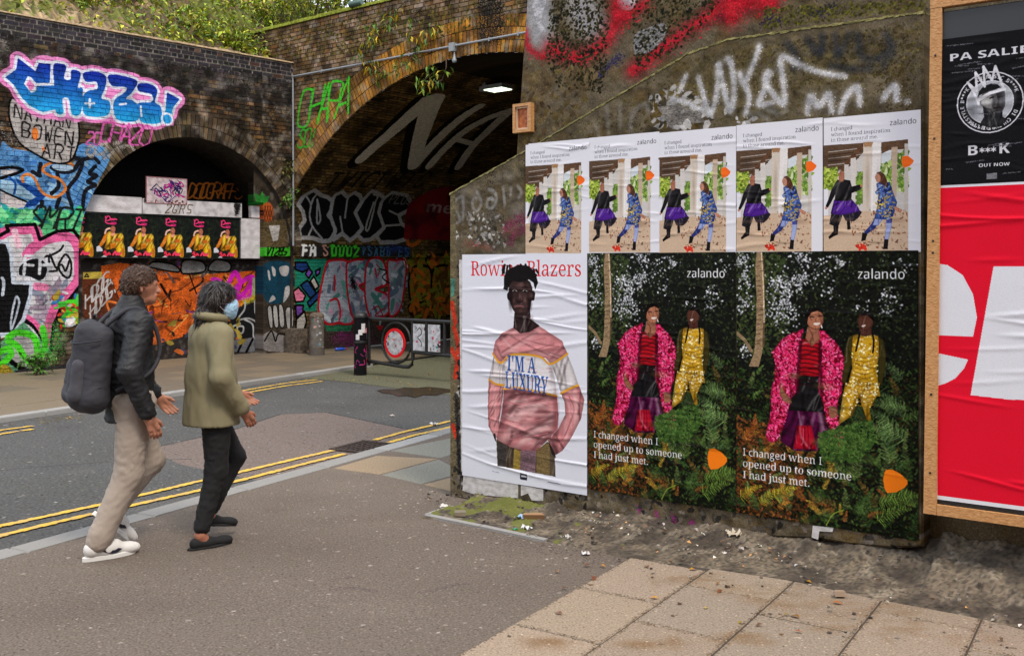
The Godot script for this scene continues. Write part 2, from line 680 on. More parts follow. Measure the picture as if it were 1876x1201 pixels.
func build_stones(parent: Node3D, cv: Cv, stones: Array, m: Material, proud: float, most: int) -> void:
	var rest := MB.new()
	cv.uv(rest)
	for i in stones.size():
		var mb := rest
		if i < most:
			mb = MB.new()
			cv.uv(mb)
		var z := proud + rf(-0.004, 0.004)
		var p := []
		for f in [-0.004, z]:
			for q in stones[i]:
				p.append(Vector3(q.x, q.y, f))
		mb.hexa(p, true)
		if i < most:
			put("voussoir", mb.done(), m, parent)
	if rest.v.size():
		stuff(put("voussoir_ring", rest.done(), m, parent))

# ---------------------------------------------------------------- bodies: joined tapered bones meshed as surface nets
func skin(prims: Array, cell: float, fold := 0.0, fold_freq := 18.0, sd := 3, drape := Vector3(0.5, 1, 0.5)) -> ArrayMesh:
	# a prim: [from, to, radius, radius, blend, flat_axis = null, flat_factor]
	var lo := Vector3.INF
	var hi := -Vector3.INF
	for p in prims:
		if p.size() > 7:
			continue
		var r: float = maxf(p[2], p[3]) + cell * 3.0
		for e in [p[0], p[1]]:
			lo = lo.min(e - Vector3.ONE * r)
			hi = hi.max(e + Vector3.ONE * r)
	var nx := int((hi.x - lo.x) / cell) + 2
	var ny := int((hi.y - lo.y) / cell) + 2
	var nz := int((hi.z - lo.z) / cell) + 2
	var f := PackedFloat32Array()
	f.resize(nx * ny * nz)
	f.fill(1.0)
	for p in prims:
		var a: Vector3 = p[0]
		var ba: Vector3 = p[1] - a
		var bb := maxf(ba.length_squared(), 1e-9)
		var ra: float = p[2]
		var dr: float = p[3] - ra
		var kk: float = p[4]
		var ax := Vector3.ZERO
		var fl := 0.0
		if p.size() > 6:
			ax = p[5]
			fl = p[6] - 1.0
		var cut: bool = p.size() > 7 and p[7]
		var r: float = maxf(p[2], p[3]) + cell * 2.5 + kk
		var i0 := Vector3i(((a.min(p[1]) - Vector3.ONE * r - lo) / cell).max(Vector3.ZERO))
		var i1 := Vector3i(((a.max(p[1]) + Vector3.ONE * r - lo) / cell).min(Vector3(nx, ny, nz)))
		for z in range(i0.z, mini(i1.z + 1, nz)):
			for y in range(i0.y, mini(i1.y + 1, ny)):
				var at := (z * ny + y) * nx
				for x in range(i0.x, mini(i1.x + 1, nx)):
					var q := lo + Vector3(x, y, z) * cell - a
					if fl != 0.0:
						q += ax * (q.dot(ax) * fl)
					var t := clampf(q.dot(ba) / bb, 0.0, 1.0)
					var d := (q - ba * t).length() - ra - dr * t
					var o := f[at + x]
					if cut:
						f[at + x] = maxf(o, -d)
					else:
						var hh := maxf(kk - absf(d - o), 0.0)
						f[at + x] = minf(d, o) - (hh * hh / (4.0 * kk) if kk > 0.0 else 0.0)
	var vs := PackedVector3Array()
	var idx := {}
	var off := [0, 1, nx, nx + 1, nx * ny, nx * ny + 1, nx * ny + nx, nx * ny + nx + 1]
	var pos := [Vector3(0, 0, 0), Vector3(1, 0, 0), Vector3(0, 1, 0), Vector3(1, 1, 0), Vector3(0, 0, 1), Vector3(1, 0, 1), Vector3(0, 1, 1), Vector3(1, 1, 1)]
	var edges := [[0, 1], [2, 3], [4, 5], [6, 7], [0, 2], [1, 3], [4, 6], [5, 7], [0, 4], [1, 5], [2, 6], [3, 7]]
	var near := cell * 1.9
	for z in nz - 1:
		for y in ny - 1:
			var at := (z * ny + y) * nx
			for x in nx - 1:
				var g := f[at + x]
				if g > near or g < -near:
					continue
				var neg := 0
				for o in off:
					if f[at + x + o] < 0.0:
						neg += 1
				if neg == 0 or neg == 8:
					continue
				var s := Vector3.ZERO
				var cnt := 0
				for e in edges:
					var p0 := f[at + x + off[e[0]]]
					var p1 := f[at + x + off[e[1]]]
					if (p0 < 0.0) != (p1 < 0.0):
						s += pos[e[0]].lerp(pos[e[1]], p0 / (p0 - p1))
						cnt += 1
				idx[at + x] = vs.size()
				vs.append(lo + (Vector3(x, y, z) + s / cnt) * cell)
	var ix := PackedInt32Array()
	for key in idx:
		var here := f[key] < 0.0
		for e in [[1, nx, nx * ny], [nx, nx * ny, 1], [nx * ny, 1, nx]]:
			var n1: int = key + e[0]
			if n1 >= f.size() or here == (f[n1] < 0.0):
				continue
			var b: int = key - e[1]
			var c: int = key - e[2]
			var d: int = key - e[1] - e[2]
			if idx.has(b) and idx.has(c) and idx.has(d):
				if here:
					ix.append_array([idx[key], idx[d], idx[b], idx[key], idx[c], idx[d]])
				else:
					ix.append_array([idx[key], idx[b], idx[d], idx[key], idx[d], idx[c]])
	var ns := normals_of(vs, ix)
	if fold > 0.0:
		var fn := noise(1.0, sd, 2)
		for i in vs.size():
			var q := vs[i] * drape * fold_freq
			vs[i] += ns[i] * ((absf(fn.get_noise_3dv(q)) * 1.6 - 0.4 + 0.4 * fn.get_noise_3dv(q * 2.3)) * fold)
		ns = normals_of(vs, ix)
	var uvs := PackedVector2Array()
	for p in vs:
		uvs.append(Vector2(p.x, p.y))
	var ar := []
	ar.resize(Mesh.ARRAY_MAX)
	ar[Mesh.ARRAY_VERTEX] = vs
	ar[Mesh.ARRAY_NORMAL] = ns
	ar[Mesh.ARRAY_TEX_UV] = uvs
	ar[Mesh.ARRAY_INDEX] = ix
	var m := ArrayMesh.new()
	m.add_surface_from_arrays(Mesh.PRIMITIVE_TRIANGLES, ar)
	return m

func normals_of(vs: PackedVector3Array, ix: PackedInt32Array) -> PackedVector3Array:
	var ns := PackedVector3Array()
	ns.resize(vs.size())
	for i in range(0, ix.size(), 3):
		var n := (vs[ix[i + 2]] - vs[ix[i]]).cross(vs[ix[i + 1]] - vs[ix[i]])
		ns[ix[i]] += n
		ns[ix[i + 1]] += n
		ns[ix[i + 2]] += n
	for i in ns.size():
		ns[i] = ns[i].normalized()
	return ns

# ---- pasted paper: a sheet with ridges where it did not lie flat
func paper(cv_w: float, cv_h: float, ridges: int, amp: float, sd: int, slope := 0.06, cut := [], cols := 22) -> ArrayMesh:
	# local: x 0..w, y 0..h; uv 0..1. cut: optional polygon (0..1) that replaces the rectangle's upper left corner
	var r := RandomNumberGenerator.new()
	r.seed = sd
	var list := []
	for i in ridges:
		list.append([r.randf(), r.randf_range(0.02, 0.98) * cv_h, r.randf_range(0.1, 0.5), r.randf_range(-slope, slope), r.randf_range(0.35, 1.0) * amp, r.randf_range(0.005, 0.011), r.randf() * TAU, r.randf_range(0.002, 0.012)])
	var rows := int(cv_h / 0.0062)
	var vs := PackedVector3Array()
	var uvs := PackedVector2Array()
	var broad := noise(2.4, sd, 2)
	for j in rows + 1:
		for i in cols + 1:
			var u := float(i) / cols
			var v := float(j) / rows
			var x := u * cv_w
			var y := v * cv_h
			var z := 0.0025 + broad.get_noise_2d(x, y) * 0.0012
			for q in list:
				var du: float = absf(u - q[0]) / q[2]
				if du < 1.0:
					var yc: float = q[1] + (u - q[0]) * cv_w * q[3] * 3.0 + sin(u * 7.0 + q[6]) * q[7]
					var dy: float = (y - yc) / q[5]
					if absf(dy) < 2.6:
						z += q[4] * (1.0 - du * du) * exp(-dy * dy)
			vs.append(Vector3(x, y, z))
			uvs.append(Vector2(u, 1.0 - v))
	var ix := PackedInt32Array()
	for j in rows:
		for i in cols:
			var a := j * (cols + 1) + i
			var mid := Vector2((i + 0.5) / cols, (j + 0.5) / rows)
			if cut.size() and Geometry2D.is_point_in_polygon(mid, flat2(cut)):
				continue
			ix.append_array([a, a + cols + 1, a + 1, a + 1, a + cols + 1, a + cols + 2])
	var ar := []
	ar.resize(Mesh.ARRAY_MAX)
	ar[Mesh.ARRAY_VERTEX] = vs
	ar[Mesh.ARRAY_NORMAL] = normals_of(vs, ix)
	ar[Mesh.ARRAY_TEX_UV] = uvs
	ar[Mesh.ARRAY_INDEX] = ix
	var m := ArrayMesh.new()
	m.add_surface_from_arrays(Mesh.PRIMITIVE_TRIANGLES, ar)
	return m

# ---------------------------------------------------------------- pictures: prints and sprayed paint
const INK := Color(0.035, 0.033, 0.035)

func make_overlays() -> void:
	var k := Color(0.03, 0.025, 0.02)
	ov.grain = await overlay_im(0.35, 11, [[0.0, Color(k, 0.34)], [0.42, Color(k, 0.0)], [0.6, Color(1, 1, 1, 0.0)], [1.0, Color(1, 0.97, 0.93, 0.22)]], 2)
	ov.grime = await overlay_im(0.012, 12, [[0.0, Color(k, 0.62)], [0.38, Color(k, 0.3)], [0.55, Color(k, 0.0)], [1.0, Color(k, 0.0)]], 6)
	ov.soft_grime = await overlay_im(0.02, 13, [[0.0, Color(k, 0.3)], [0.45, Color(k, 0.08)], [0.6, Color(k, 0.0)], [1.0, Color(k, 0.0)]], 6)
	ov.pale = await overlay_im(0.018, 14, [[0.0, Color(0.75, 0.7, 0.65, 0.0)], [0.55, Color(0.75, 0.7, 0.65, 0.0)], [0.72, Color(0.72, 0.68, 0.64, 0.3)], [1.0, Color(0.8, 0.76, 0.72, 0.62)]], 7)
	ov.moss = await overlay_im(0.03, 15, [[0.0, Color(0.2, 0.22, 0.03, 0.0)], [0.5, Color(0.24, 0.25, 0.04, 0.0)], [0.62, Color(0.26, 0.27, 0.05, 0.5)], [1.0, Color(0.3, 0.33, 0.06, 0.85)]], 7)
	ov.fine = await overlay_im(0.45, 17, [[0.0, Color(k, 0.12)], [0.45, Color(k, 0.0)], [0.6, Color(1, 1, 1, 0.0)], [1.0, Color(1, 1, 1, 0.07)]], 2, 512)
	ov.rust = await overlay_im(0.015, 16, [[0.0, Color(0.36, 0.25, 0.1, 0.0)], [0.5, Color(0.36, 0.26, 0.11, 0.0)], [0.7, Color(0.36, 0.26, 0.11, 0.3)], [1.0, Color(0.42, 0.3, 0.12, 0.55)]], 6)

func leaves_on(cv: Cv, area: Array, count: int, r0: float, r1: float, cols: Array) -> void:
	cv.specks(area, count, r0, r1, cols, 1.9)

func fern(cv: Cv, x: float, y: float, l: float, ang: float, c: Color) -> void:
	var tip := Vector2.from_angle(ang) * l
	for i in 26:
		var t := float(i) / 26.0
		var p := Vector2(x, y) + tip * t + Vector2(0, sin(t * 2.6) * l * 0.12)
		var lf := l * 0.28 * (1.0 - t * 0.85) * rf(0.7, 1.1)
		for s in [-1, 1]:
			var q := p + Vector2.from_angle(ang + s * rf(0.9, 1.35)) * lf
			cv.line([p.x, p.y, q.x, q.y], l * 0.02, cv.jc(c, 0.4), false, 0.0, false, 0.0015)

func pic_forest() -> Cv:
	var cv := canvas(1.185, 0.211, 2.2, 1.735, 420.0, c8(20, 22, 17))
	var all := [1.185, 0.211, 2.2, 0.211, 2.2, 1.735, 1.185, 1.735]
	var top := [1.185, 1.0, 2.2, 1.0, 2.2, 1.735, 1.185, 1.735]
	leaves_on(cv, top, 3200, 0.0025, 0.007, [c8(38, 46, 26), c8(30, 36, 22), c8(14, 15, 13), c8(52, 60, 34), c8(12, 13, 12)])
	leaves_on(cv, [1.185, 1.15, 1.5, 1.15, 1.48, 1.735, 1.185, 1.735], 600, 0.004, 0.011, [c8(66, 76, 40), c8(52, 64, 34), c8(34, 42, 24)])
	var sky := [c8(205, 205, 215), c8(170, 172, 180), c8(120, 122, 122), c8(225, 225, 235)]
	for g in [[Vector2(1.227, 1.678), 0.03, 90], [Vector2(1.218, 1.425), 0.03, 90], [Vector2(1.569, 1.705), 0.028, 90], [Vector2(1.468, 1.533), 0.05, 240], [Vector2(1.569, 1.582), 0.03, 100], [Vector2(1.460, 1.388), 0.045, 190], [Vector2(1.788, 1.663), 0.018, 34], [Vector2(2.048, 1.488), 0.028, 44], [Vector2(1.729, 1.523), 0.03, 24], [Vector2(2.034, 1.416), 0.02, 20], [Vector2(1.905, 1.433), 0.03, 18], [Vector2(1.684, 1.637), 0.03, 30], [Vector2(1.251, 1.566), 0.035, 60], [Vector2(2.131, 1.663), 0.03, 20], [Vector2(1.235, 1.158), 0.02, 40], [Vector2(1.691, 1.704), 0.05, 30]]:
		cv.cluster(g[0].x, g[0].y, g[1], g[1], g[2], 0.0015, 0.006, sky)
	leaves_on(cv, top, 120, 0.0015, 0.0035, [c8(150, 152, 158), c8(110, 112, 110)])
	# lower half: bracken
	leaves_on(cv, [1.185, 0.211, 2.2, 0.211, 2.2, 1.12, 1.95, 1.05, 1.5, 0.98, 1.185, 1.06], 9000, 0.002, 0.008, [c8(30, 48, 20), c8(44, 66, 28), c8(20, 30, 15), c8(60, 82, 38), c8(14, 18, 11), c8(50, 36, 20), c8(20, 18, 12), c8(12, 14, 10)])
	leaves_on(cv, [1.185, 0.211, 1.62, 0.211, 1.55, 0.72, 1.185, 0.78], 2400, 0.002, 0.008, [c8(98, 52, 26), c8(124, 72, 34), c8(60, 36, 20), c8(40, 34, 18)])
	for i in 90:
		fern(cv, rf(1.2, 2.18), rf(0.24, 1.05), rf(0.06, 0.15), rf(0.1, 3.0), [c8(80, 106, 50), c8(56, 80, 38), c8(98, 116, 62), c8(110, 84, 40)][i % 4])
	for i in 14:
		fern(cv, rf(1.95, 2.2), rf(0.5, 1.08), rf(0.14, 0.24), rf(1.6, 3.2), [c8(104, 132, 76), c8(76, 106, 56)][i % 2])
	for i in 30:
		fern(cv, rf(1.19, 1.6), rf(0.24, 0.75), rf(0.06, 0.14), rf(0.2, 2.9), [c8(150, 84, 36), c8(120, 62, 28), c8(168, 112, 44)][i % 3])
	for i in 16:
		fern(cv, rf(1.5, 2.15), rf(0.24, 0.5), rf(0.06, 0.12), rf(0.2, 2.9), [c8(128, 74, 34), c8(150, 120, 44)][i % 2])
	cv.blur(1.9)
	# birch trunk
	cv.fill([1.308, 1.734, 1.341, 1.734, 1.353, 1.643, 1.358, 1.469, 1.353, 1.261, 1.341, 1.149, 1.321, 1.071, 1.260, 1.071, 1.292, 1.146, 1.304, 1.259, 1.308, 1.468, 1.300, 1.643], c8(150, 124, 94), 0.22)
	cv.line([1.185, 1.261, 1.235, 1.221, 1.276, 1.160], 0.02, c8(140, 116, 88), false, 0.15)
	cv.line([1.345, 1.706, 1.354, 1.469, 1.349, 1.191], 0.012, c8(96, 76, 56), false, 0.2)
	for q in [Vector2(1.631, 1.135), Vector2(1.927, 1.150), Vector2(1.631, 0.864), Vector2(1.905, 0.951), Vector2(1.736, 0.973)]:
		cv.soft(q.x, q.y, 0.2, 0.3, c8(6, 7, 5), 0.55)
	# pink fur coat, red top, black skirt
	var pink := c8(214, 30, 92)
	cv.form([1.488, 0.843, 1.691, 0.855, 1.729, 0.724, 1.661, 0.623, 1.531, 0.610, 1.448, 0.657], c8(78, 14, 58), 16, Vector2(0.1, 1), 0.4)
	cv.form([1.546, 0.755, 1.631, 0.762, 1.661, 0.633, 1.527, 0.620], c8(176, 16, 42), 12, Vector2(0.1, 1), 0.4)
	cv.form([1.550, 1.049, 1.673, 1.057, 1.699, 0.934, 1.527, 0.921], c8(26, 24, 26), 8, Vector2(0.3, 1), 0.3)
	cv.form([1.529, 0.996, 1.685, 1.006, 1.695, 0.842, 1.484, 0.835, 1.511, 0.916], c8(26, 24, 26), 10, Vector2(0.2, 1), 0.3)
	cv.form([1.569, 1.245, 1.691, 1.249, 1.678, 1.040, 1.546, 1.032], c8(172, 16, 30), 10, Vector2(1, 0.2), 0.4)
	for i in 11:
		var q := Vector2(1.619, 1.226) - Vector2(0, i * 0.024)
		cv.line([q.x - 0.06, q.y - 0.004, q.x - 0.02, q.y + 0.004, q.x + 0.06, q.y - 0.008], 0.005, c8(40, 8, 12))
	var coat := [[1.585, 1.300, 1.546, 1.281, 1.503, 1.266, 1.460, 1.234, 1.429, 1.194, 1.406, 1.159, 1.422, 1.083, 1.415, 0.914, 1.531, 0.922, 1.562, 1.064, 1.568, 1.159, 1.569, 1.241], [1.661, 1.296, 1.699, 1.290, 1.736, 1.261, 1.781, 1.216, 1.811, 1.158, 1.836, 1.116, 1.803, 1.077, 1.792, 0.940, 1.680, 0.932, 1.675, 1.070, 1.691, 1.172, 1.676, 1.246], [1.409, 0.989, 1.537, 0.997, 1.511, 0.889, 1.484, 0.791, 1.448, 0.698, 1.421, 0.647, 1.366, 0.670, 1.393, 0.811], [1.680, 1.006, 1.788, 1.013, 1.775, 0.882, 1.785, 0.789, 1.834, 0.640, 1.803, 0.641, 1.751, 0.719, 1.721, 0.784, 1.699, 0.883]]
	for a in coat:
		cv.form(a, pink, 18, Vector2(0.15, 1), 0.35, 0.35, true)
		leaves_on(cv, a, 520, 0.0025, 0.007, [c8(120, 8, 28), c8(90, 8, 22), c8(160, 14, 40)])
		leaves_on(cv, a, 420, 0.002, 0.006, [c8(246, 70, 132), c8(236, 50, 116), c8(250, 110, 160)])
	cv.airbrush([1.569, 1.228, 1.562, 1.132, 1.550, 0.933], 0.03, c8(50, 4, 18), 0.4)
	cv.airbrush([1.680, 1.232, 1.680, 1.138, 1.691, 0.943], 0.03, c8(50, 4, 18), 0.4)
	cv.form([1.452, 0.957, 1.480, 0.935, 1.517, 0.889, 1.503, 0.873, 1.470, 0.886, 1.448, 0.919], c8(150, 96, 72), 4, Vector2(1, 0), 0.3, 0.3, true)
	cv.form([1.729, 0.875, 1.768, 0.874, 1.775, 0.828, 1.736, 0.815], c8(150, 96, 72), 4, Vector2(1, 0), 0.3, 0.3, true)
	cv.form([1.608, 1.311, 1.670, 1.313, 1.680, 1.246, 1.631, 1.203, 1.596, 1.249], c8(158, 100, 76), 6, Vector2(0, 1), 0.3)
	cv.form([1.599, 1.358, 1.608, 1.392, 1.631, 1.412, 1.665, 1.417, 1.690, 1.400, 1.697, 1.354, 1.691, 1.327, 1.670, 1.299, 1.642, 1.297, 1.616, 1.314], c8(172, 110, 82), 5, Vector2(0, 1), 0.25, 0.35, true)
	cv.form([1.594, 1.337, 1.596, 1.378, 1.619, 1.411, 1.661, 1.426, 1.691, 1.414, 1.697, 1.388, 1.665, 1.404, 1.631, 1.393, 1.612, 1.365, 1.606, 1.334], c8(22, 16, 16), 4, Vector2(1, 0), 0.3)
	cv.fill([1.643, 1.335, 1.679, 1.338, 1.670, 1.326, 1.649, 1.324], c8(226, 210, 202), 0.0, true)
	for l in [[1.620, 1.365, 1.632, 1.370, 1.646, 1.367], [1.666, 1.372, 1.678, 1.375, 1.690, 1.373]]:
		cv.line(l, 0.005, c8(40, 22, 20))
	cv.line([1.656, 1.366, 1.654, 1.346, 1.663, 1.345], 0.004, c8(120, 70, 52))
	cv.line([1.685, 1.323, 1.690, 1.310], 0.006, c8(225, 222, 220))
	# yellow checked dress
	var yel := c8(206, 158, 34)
	cv.form([1.838, 1.269, 1.863, 1.276, 1.859, 1.147, 1.840, 1.073, 1.819, 1.005, 1.800, 1.024, 1.811, 1.111, 1.816, 1.191], c8(58, 50, 20), 6, Vector2(0, 1), 0.3)
	cv.form([1.991, 1.276, 2.020, 1.259, 2.035, 1.182, 2.030, 1.090, 2.012, 1.011, 1.995, 1.036, 1.998, 1.154], c8(58, 50, 20), 6, Vector2(0, 1), 0.3)
	cv.form([1.860, 1.276, 1.905, 1.288, 1.956, 1.289, 1.995, 1.276, 1.998, 1.180, 1.986, 1.101, 1.993, 1.036, 2.004, 0.955, 1.822, 0.942, 1.838, 1.026, 1.856, 1.094, 1.853, 1.173], yel, 14, Vector2(1, 0.3), 0.3, 0.45)
	cv.form([1.819, 1.015, 2.004, 1.026, 1.984, 0.950, 1.948, 0.882, 1.968, 0.769, 1.945, 0.793, 1.913, 0.885, 1.894, 0.950, 1.876, 0.889, 1.855, 0.835, 1.783, 0.783, 1.796, 0.890], yel, 16, Vector2(0.5, 1), 0.35, 0.45)
	for a in [[1.860, 1.276, 1.995, 1.276, 1.991, 1.101, 1.998, 0.958, 1.825, 0.946, 1.851, 1.093], [1.822, 1.011, 2.002, 1.023, 1.956, 0.889, 1.913, 0.885, 1.894, 0.950, 1.869, 0.869, 1.792, 0.796]]:
		cv.specks(a, 240, 0.003, 0.006, [c8(242, 226, 184), c8(236, 206, 120), c8(170, 122, 22)], 1.6)
	for i in 13:
		var q := Vector2(1.920, 1.156) - Vector2(0, i * 0.022)
		cv.line([q.x - 0.055, q.y + 0.012, q.x, q.y, q.x + 0.05, q.y + 0.014], 0.004, c8(140, 100, 16))
	cv.form([1.894, 1.320, 1.956, 1.322, 1.963, 1.283, 1.927, 1.272, 1.894, 1.281], c8(74, 42, 33), 3, Vector2(0, 1), 0.3)
	cv.form([1.886, 1.353, 1.894, 1.383, 1.916, 1.401, 1.945, 1.404, 1.966, 1.385, 1.968, 1.345, 1.952, 1.315, 1.923, 1.303, 1.898, 1.314, 1.888, 1.333], c8(86, 50, 39), 4, Vector2(0, 1), 0.3, 0.3, true)
	cv.form([1.900, 1.383, 1.916, 1.405, 1.948, 1.410, 1.970, 1.391, 1.971, 1.349, 1.959, 1.368, 1.938, 1.387], c8(18, 14, 13), 2, Vector2(1, 0), 0.2)
	cv.fill([1.907, 1.331, 1.928, 1.334, 1.921, 1.324, 1.911, 1.323], c8(214, 200, 192), 0.0, true)
	cv.line([1.897, 1.294, 1.887, 1.241, 1.876, 1.191], 0.01, c8(16, 12, 12))
	cv.line([1.963, 1.296, 1.971, 1.244, 1.966, 1.188], 0.01, c8(16, 12, 12))
	leaves_on(cv, [1.661, 0.718, 1.781, 0.769, 1.956, 0.823, 1.984, 0.708, 1.884, 0.593, 1.691, 0.572], 1500, 0.003, 0.008, [c8(58, 88, 36), c8(44, 70, 30), c8(80, 108, 48)])
	for q in [Vector2(1.210, 0.303), Vector2(1.333, 0.284), Vector2(1.413, 0.335)]:
		fern(cv, q.x, q.y, 0.15, rf(0.2, 1.0), c8(166, 150, 44))
	for q in [Vector2(1.998, 0.383), Vector2(2.041, 0.414), Vector2(1.991, 0.290)]:
		fern(cv, q.x, q.y, 0.19, rf(0.0, 0.4), c8(98, 126, 50))
	cv.line([1.714, 0.219, 1.751, 0.284, 1.811, 0.319], 0.006, c8(120, 140, 50))
	for i in 34:
		cv.soft(rf(1.2, 2.2), rf(0.22, 1.05), rf(0.03, 0.12), rf(0.02, 0.07), [c8(10, 12, 8), c8(120, 150, 70), c8(10, 12, 8)][i % 3], 0.35)
	cv.line([1.337, 1.727, 1.349, 1.539, 1.353, 1.330], 0.008, c8(206, 184, 152), false, 0.2)
	for i in 18:
		var q := Vector2(1.329, 1.678) - Vector2(rf(-0.02, 0.02), i * 0.028)
		cv.line([q.x - 0.015, q.y, q.x + 0.015, q.y + 0.003], 0.004, c8(86, 66, 46))
	cv.blur(1.25)
	# lettering
	var sans := font("Droid Sans")
	var serif := font("Droid Serif")
	var p := Vector2(1.886, 1.584)
	cv.print_text("zalando", sans, p.x, p.y, 0.052, c8(228, 228, 232), 0.0, 0.0, 0.98)
	p = Vector2(1.225, 0.550)
	var wd := cv.print_text("I changed", sans, p.x, p.y, 0.042, c8(232, 232, 236))
	cv.print_text("when I", serif, p.x + wd + 0.02, p.y, 0.042, c8(232, 232, 236))
	p = Vector2(1.225, 0.484)
	cv.print_text("opened up to someone", serif, p.x, p.y, 0.042, c8(232, 232, 236))
	p = Vector2(1.225, 0.419)
	cv.print_text("I had just met.", serif, p.x, p.y, 0.042, c8(232, 232, 236))
	cv.fill([2.037, 0.566, 2.069, 0.570, 2.110, 0.552, 2.144, 0.523, 2.146, 0.504, 2.131, 0.483, 2.090, 0.453, 2.041, 0.441, 2.027, 0.464, 2.020, 0.509, 2.027, 0.549], c8(250, 128, 26))
	cv.blend(ov.fine)
	return cv

func pic_dance() -> Cv:
	var cv := canvas(2.716, 1.735, 3.229, 2.482, 700.0, c8(228, 226, 234))
	var grey := c8(84, 84, 92)
	var sans := font("Droid Sans")
	var serif := font("Droid Serif")
	var x := 2.757
	cv.print_text("zalando", sans, 3.072, 2.412, 0.028, c8(64, 64, 70))
	cv.print_text("I changed", sans, x, 2.408, 0.019, grey)
	cv.print_text("when I found inspiration", serif, x, 2.378, 0.019, grey)
	cv.print_text("in those around me.", serif, x, 2.348, 0.019, grey)
	var xa := 2.742
	var xb := 3.166
	cv.fill([xa, 1.742, xb, 1.742, xb, 2.305, xa, 2.305], c8(206, 200, 196), 0.05)
	# roof beams
	cv.fill([2.715, 2.331, 2.983, 2.328, 2.895, 2.238, 2.826, 2.179, 2.715, 2.200], c8(92, 70, 54), 0.2)
	for i in 8:
		var y := 2.292 - i * 0.018
		cv.line([xa, y, xa + 0.1, y + 0.005, xa + 0.22 - i * 0.018, y + 0.012], 0.004, c8(186, 176, 168) if i % 2 == 0 else c8(46, 34, 26))
	cv.line([2.926, 2.312, 2.875, 2.260, 2.820, 2.194], 0.02, c8(96, 64, 44), false, 0.2)
	cv.fill([3.023, 2.325, 3.164, 2.331, 3.164, 2.281, 3.070, 2.281, 3.030, 2.263], c8(96, 70, 52), 0.25)
	# bushes, sky
	cv.fill([3.030, 2.263, 3.096, 2.286, 3.096, 2.109, 3.030, 2.113], c8(214, 220, 226), 0.05)
	leaves_on(cv, [2.715, 2.200, 2.792, 2.195, 2.785, 2.098, 2.715, 2.087], 260, 0.004, 0.011, [c8(142, 164, 50), c8(90, 116, 36), c8(180, 192, 90)])
	leaves_on(cv, [3.030, 2.202, 3.161, 2.274, 3.161, 2.052, 3.043, 2.085], 420, 0.004, 0.012, [c8(120, 152, 60), c8(84, 118, 44), c8(166, 184, 104), c8(200, 208, 160)])
	leaves_on(cv, [2.895, 2.148, 2.929, 2.173, 2.929, 2.001, 2.895, 2.002], 120, 0.004, 0.01, [c8(130, 160, 70), c8(90, 120, 50)])
	# columns
	for q in [[[2.830, 2.218, 2.854, 2.216, 2.851, 2.108, 2.833, 2.109], c8(206, 200, 194)], [[2.864, 2.250, 2.893, 2.252, 2.890, 2.009, 2.869, 2.010], c8(214, 206, 200)], [[2.933, 2.325, 2.980, 2.325, 2.970, 1.951, 2.929, 1.953], c8(212, 198, 184)], [[2.983, 2.328, 3.028, 2.328, 3.010, 1.950, 2.973, 1.958], c8(232, 226, 224)], [[3.080, 2.294, 3.112, 2.295, 3.106, 2.028, 3.083, 2.029], c8(196, 172, 150)], [[3.148, 2.309, 3.164, 2.308, 3.164, 1.951, 3.145, 1.952], c8(200, 190, 182)]]:
		cv.fill(q[0], q[1], 0.06)
	cv.fill([2.933, 2.332, 2.985, 2.331, 2.977, 2.305, 2.938, 2.307], c8(170, 128, 92), 0.1)
	# ground with fallen leaves
	cv.fill([2.715, 1.939, 2.916, 1.960, 3.164, 1.951, 3.164, 1.736, 2.715, 1.741], c8(206, 178, 152), 0.06)
	leaves_on(cv, [2.861, 1.969, 3.164, 1.958, 3.164, 1.743, 2.882, 1.774], 170, 0.002, 0.005, [c8(160, 92, 60), c8(140, 80, 56), c8(112, 84, 66), c8(186, 150, 124)])
	leaves_on(cv, [2.902, 1.774, 2.943, 1.776, 2.943, 1.752, 2.902, 1.753], 16, 0.005, 0.009, [c8(208, 52, 36)])
	# figure in black jumper and purple skirt
	cv.form([2.769, 1.891, 2.799, 1.883, 2.796, 1.834, 2.771, 1.824, 2.748, 1.809, 2.742, 1.821, 2.772, 1.853], c8(24, 20, 22), 2)
	cv.form([2.843, 1.921, 2.861, 1.920, 2.865, 1.861, 2.847, 1.859], c8(24, 20, 22), 2)
	cv.form([2.760, 1.958, 2.823, 1.953, 2.813, 1.915, 2.795, 1.873, 2.748, 1.892], c8(34, 30, 34), 8, Vector2(0.2, 1), 0.4)
	cv.form([2.816, 1.953, 2.895, 1.981, 2.926, 1.953, 2.906, 1.922, 2.882, 1.904, 2.837, 1.910], c8(40, 34, 48), 10, Vector2(0.2, 1), 0.4)
	cv.form([2.774, 2.028, 2.869, 2.027, 2.899, 1.992, 2.916, 1.960, 2.861, 1.948, 2.813, 1.941, 2.755, 1.950], c8(78, 34, 140), 12, Vector2(0.2, 1), 0.45)
	cv.form([2.790, 2.134, 2.820, 2.138, 2.862, 2.129, 2.871, 2.095, 2.914, 2.104, 2.926, 2.087, 2.916, 2.074, 2.871, 2.059, 2.868, 2.017, 2.779, 2.019, 2.780, 2.056, 2.760, 2.015, 2.739, 1.983, 2.727, 1.993, 2.742, 2.029, 2.760, 2.085], c8(32, 30, 33), 12, Vector2(0.5, 1), 0.35)
	cv.form([2.800, 2.163, 2.809, 2.182, 2.825, 2.181, 2.831, 2.160, 2.826, 2.127, 2.804, 2.127], c8(170, 108, 84), 3, Vector2(0, 1), 0.3, 0.3, true)
	cv.dot(Vector2(2.730, 1.982).x, Vector2(2.730, 1.982).y, 0.007, c8(190, 124, 96))
	cv.dot(Vector2(2.923, 2.096).x, Vector2(2.923, 2.096).y, 0.007, c8(190, 124, 96))
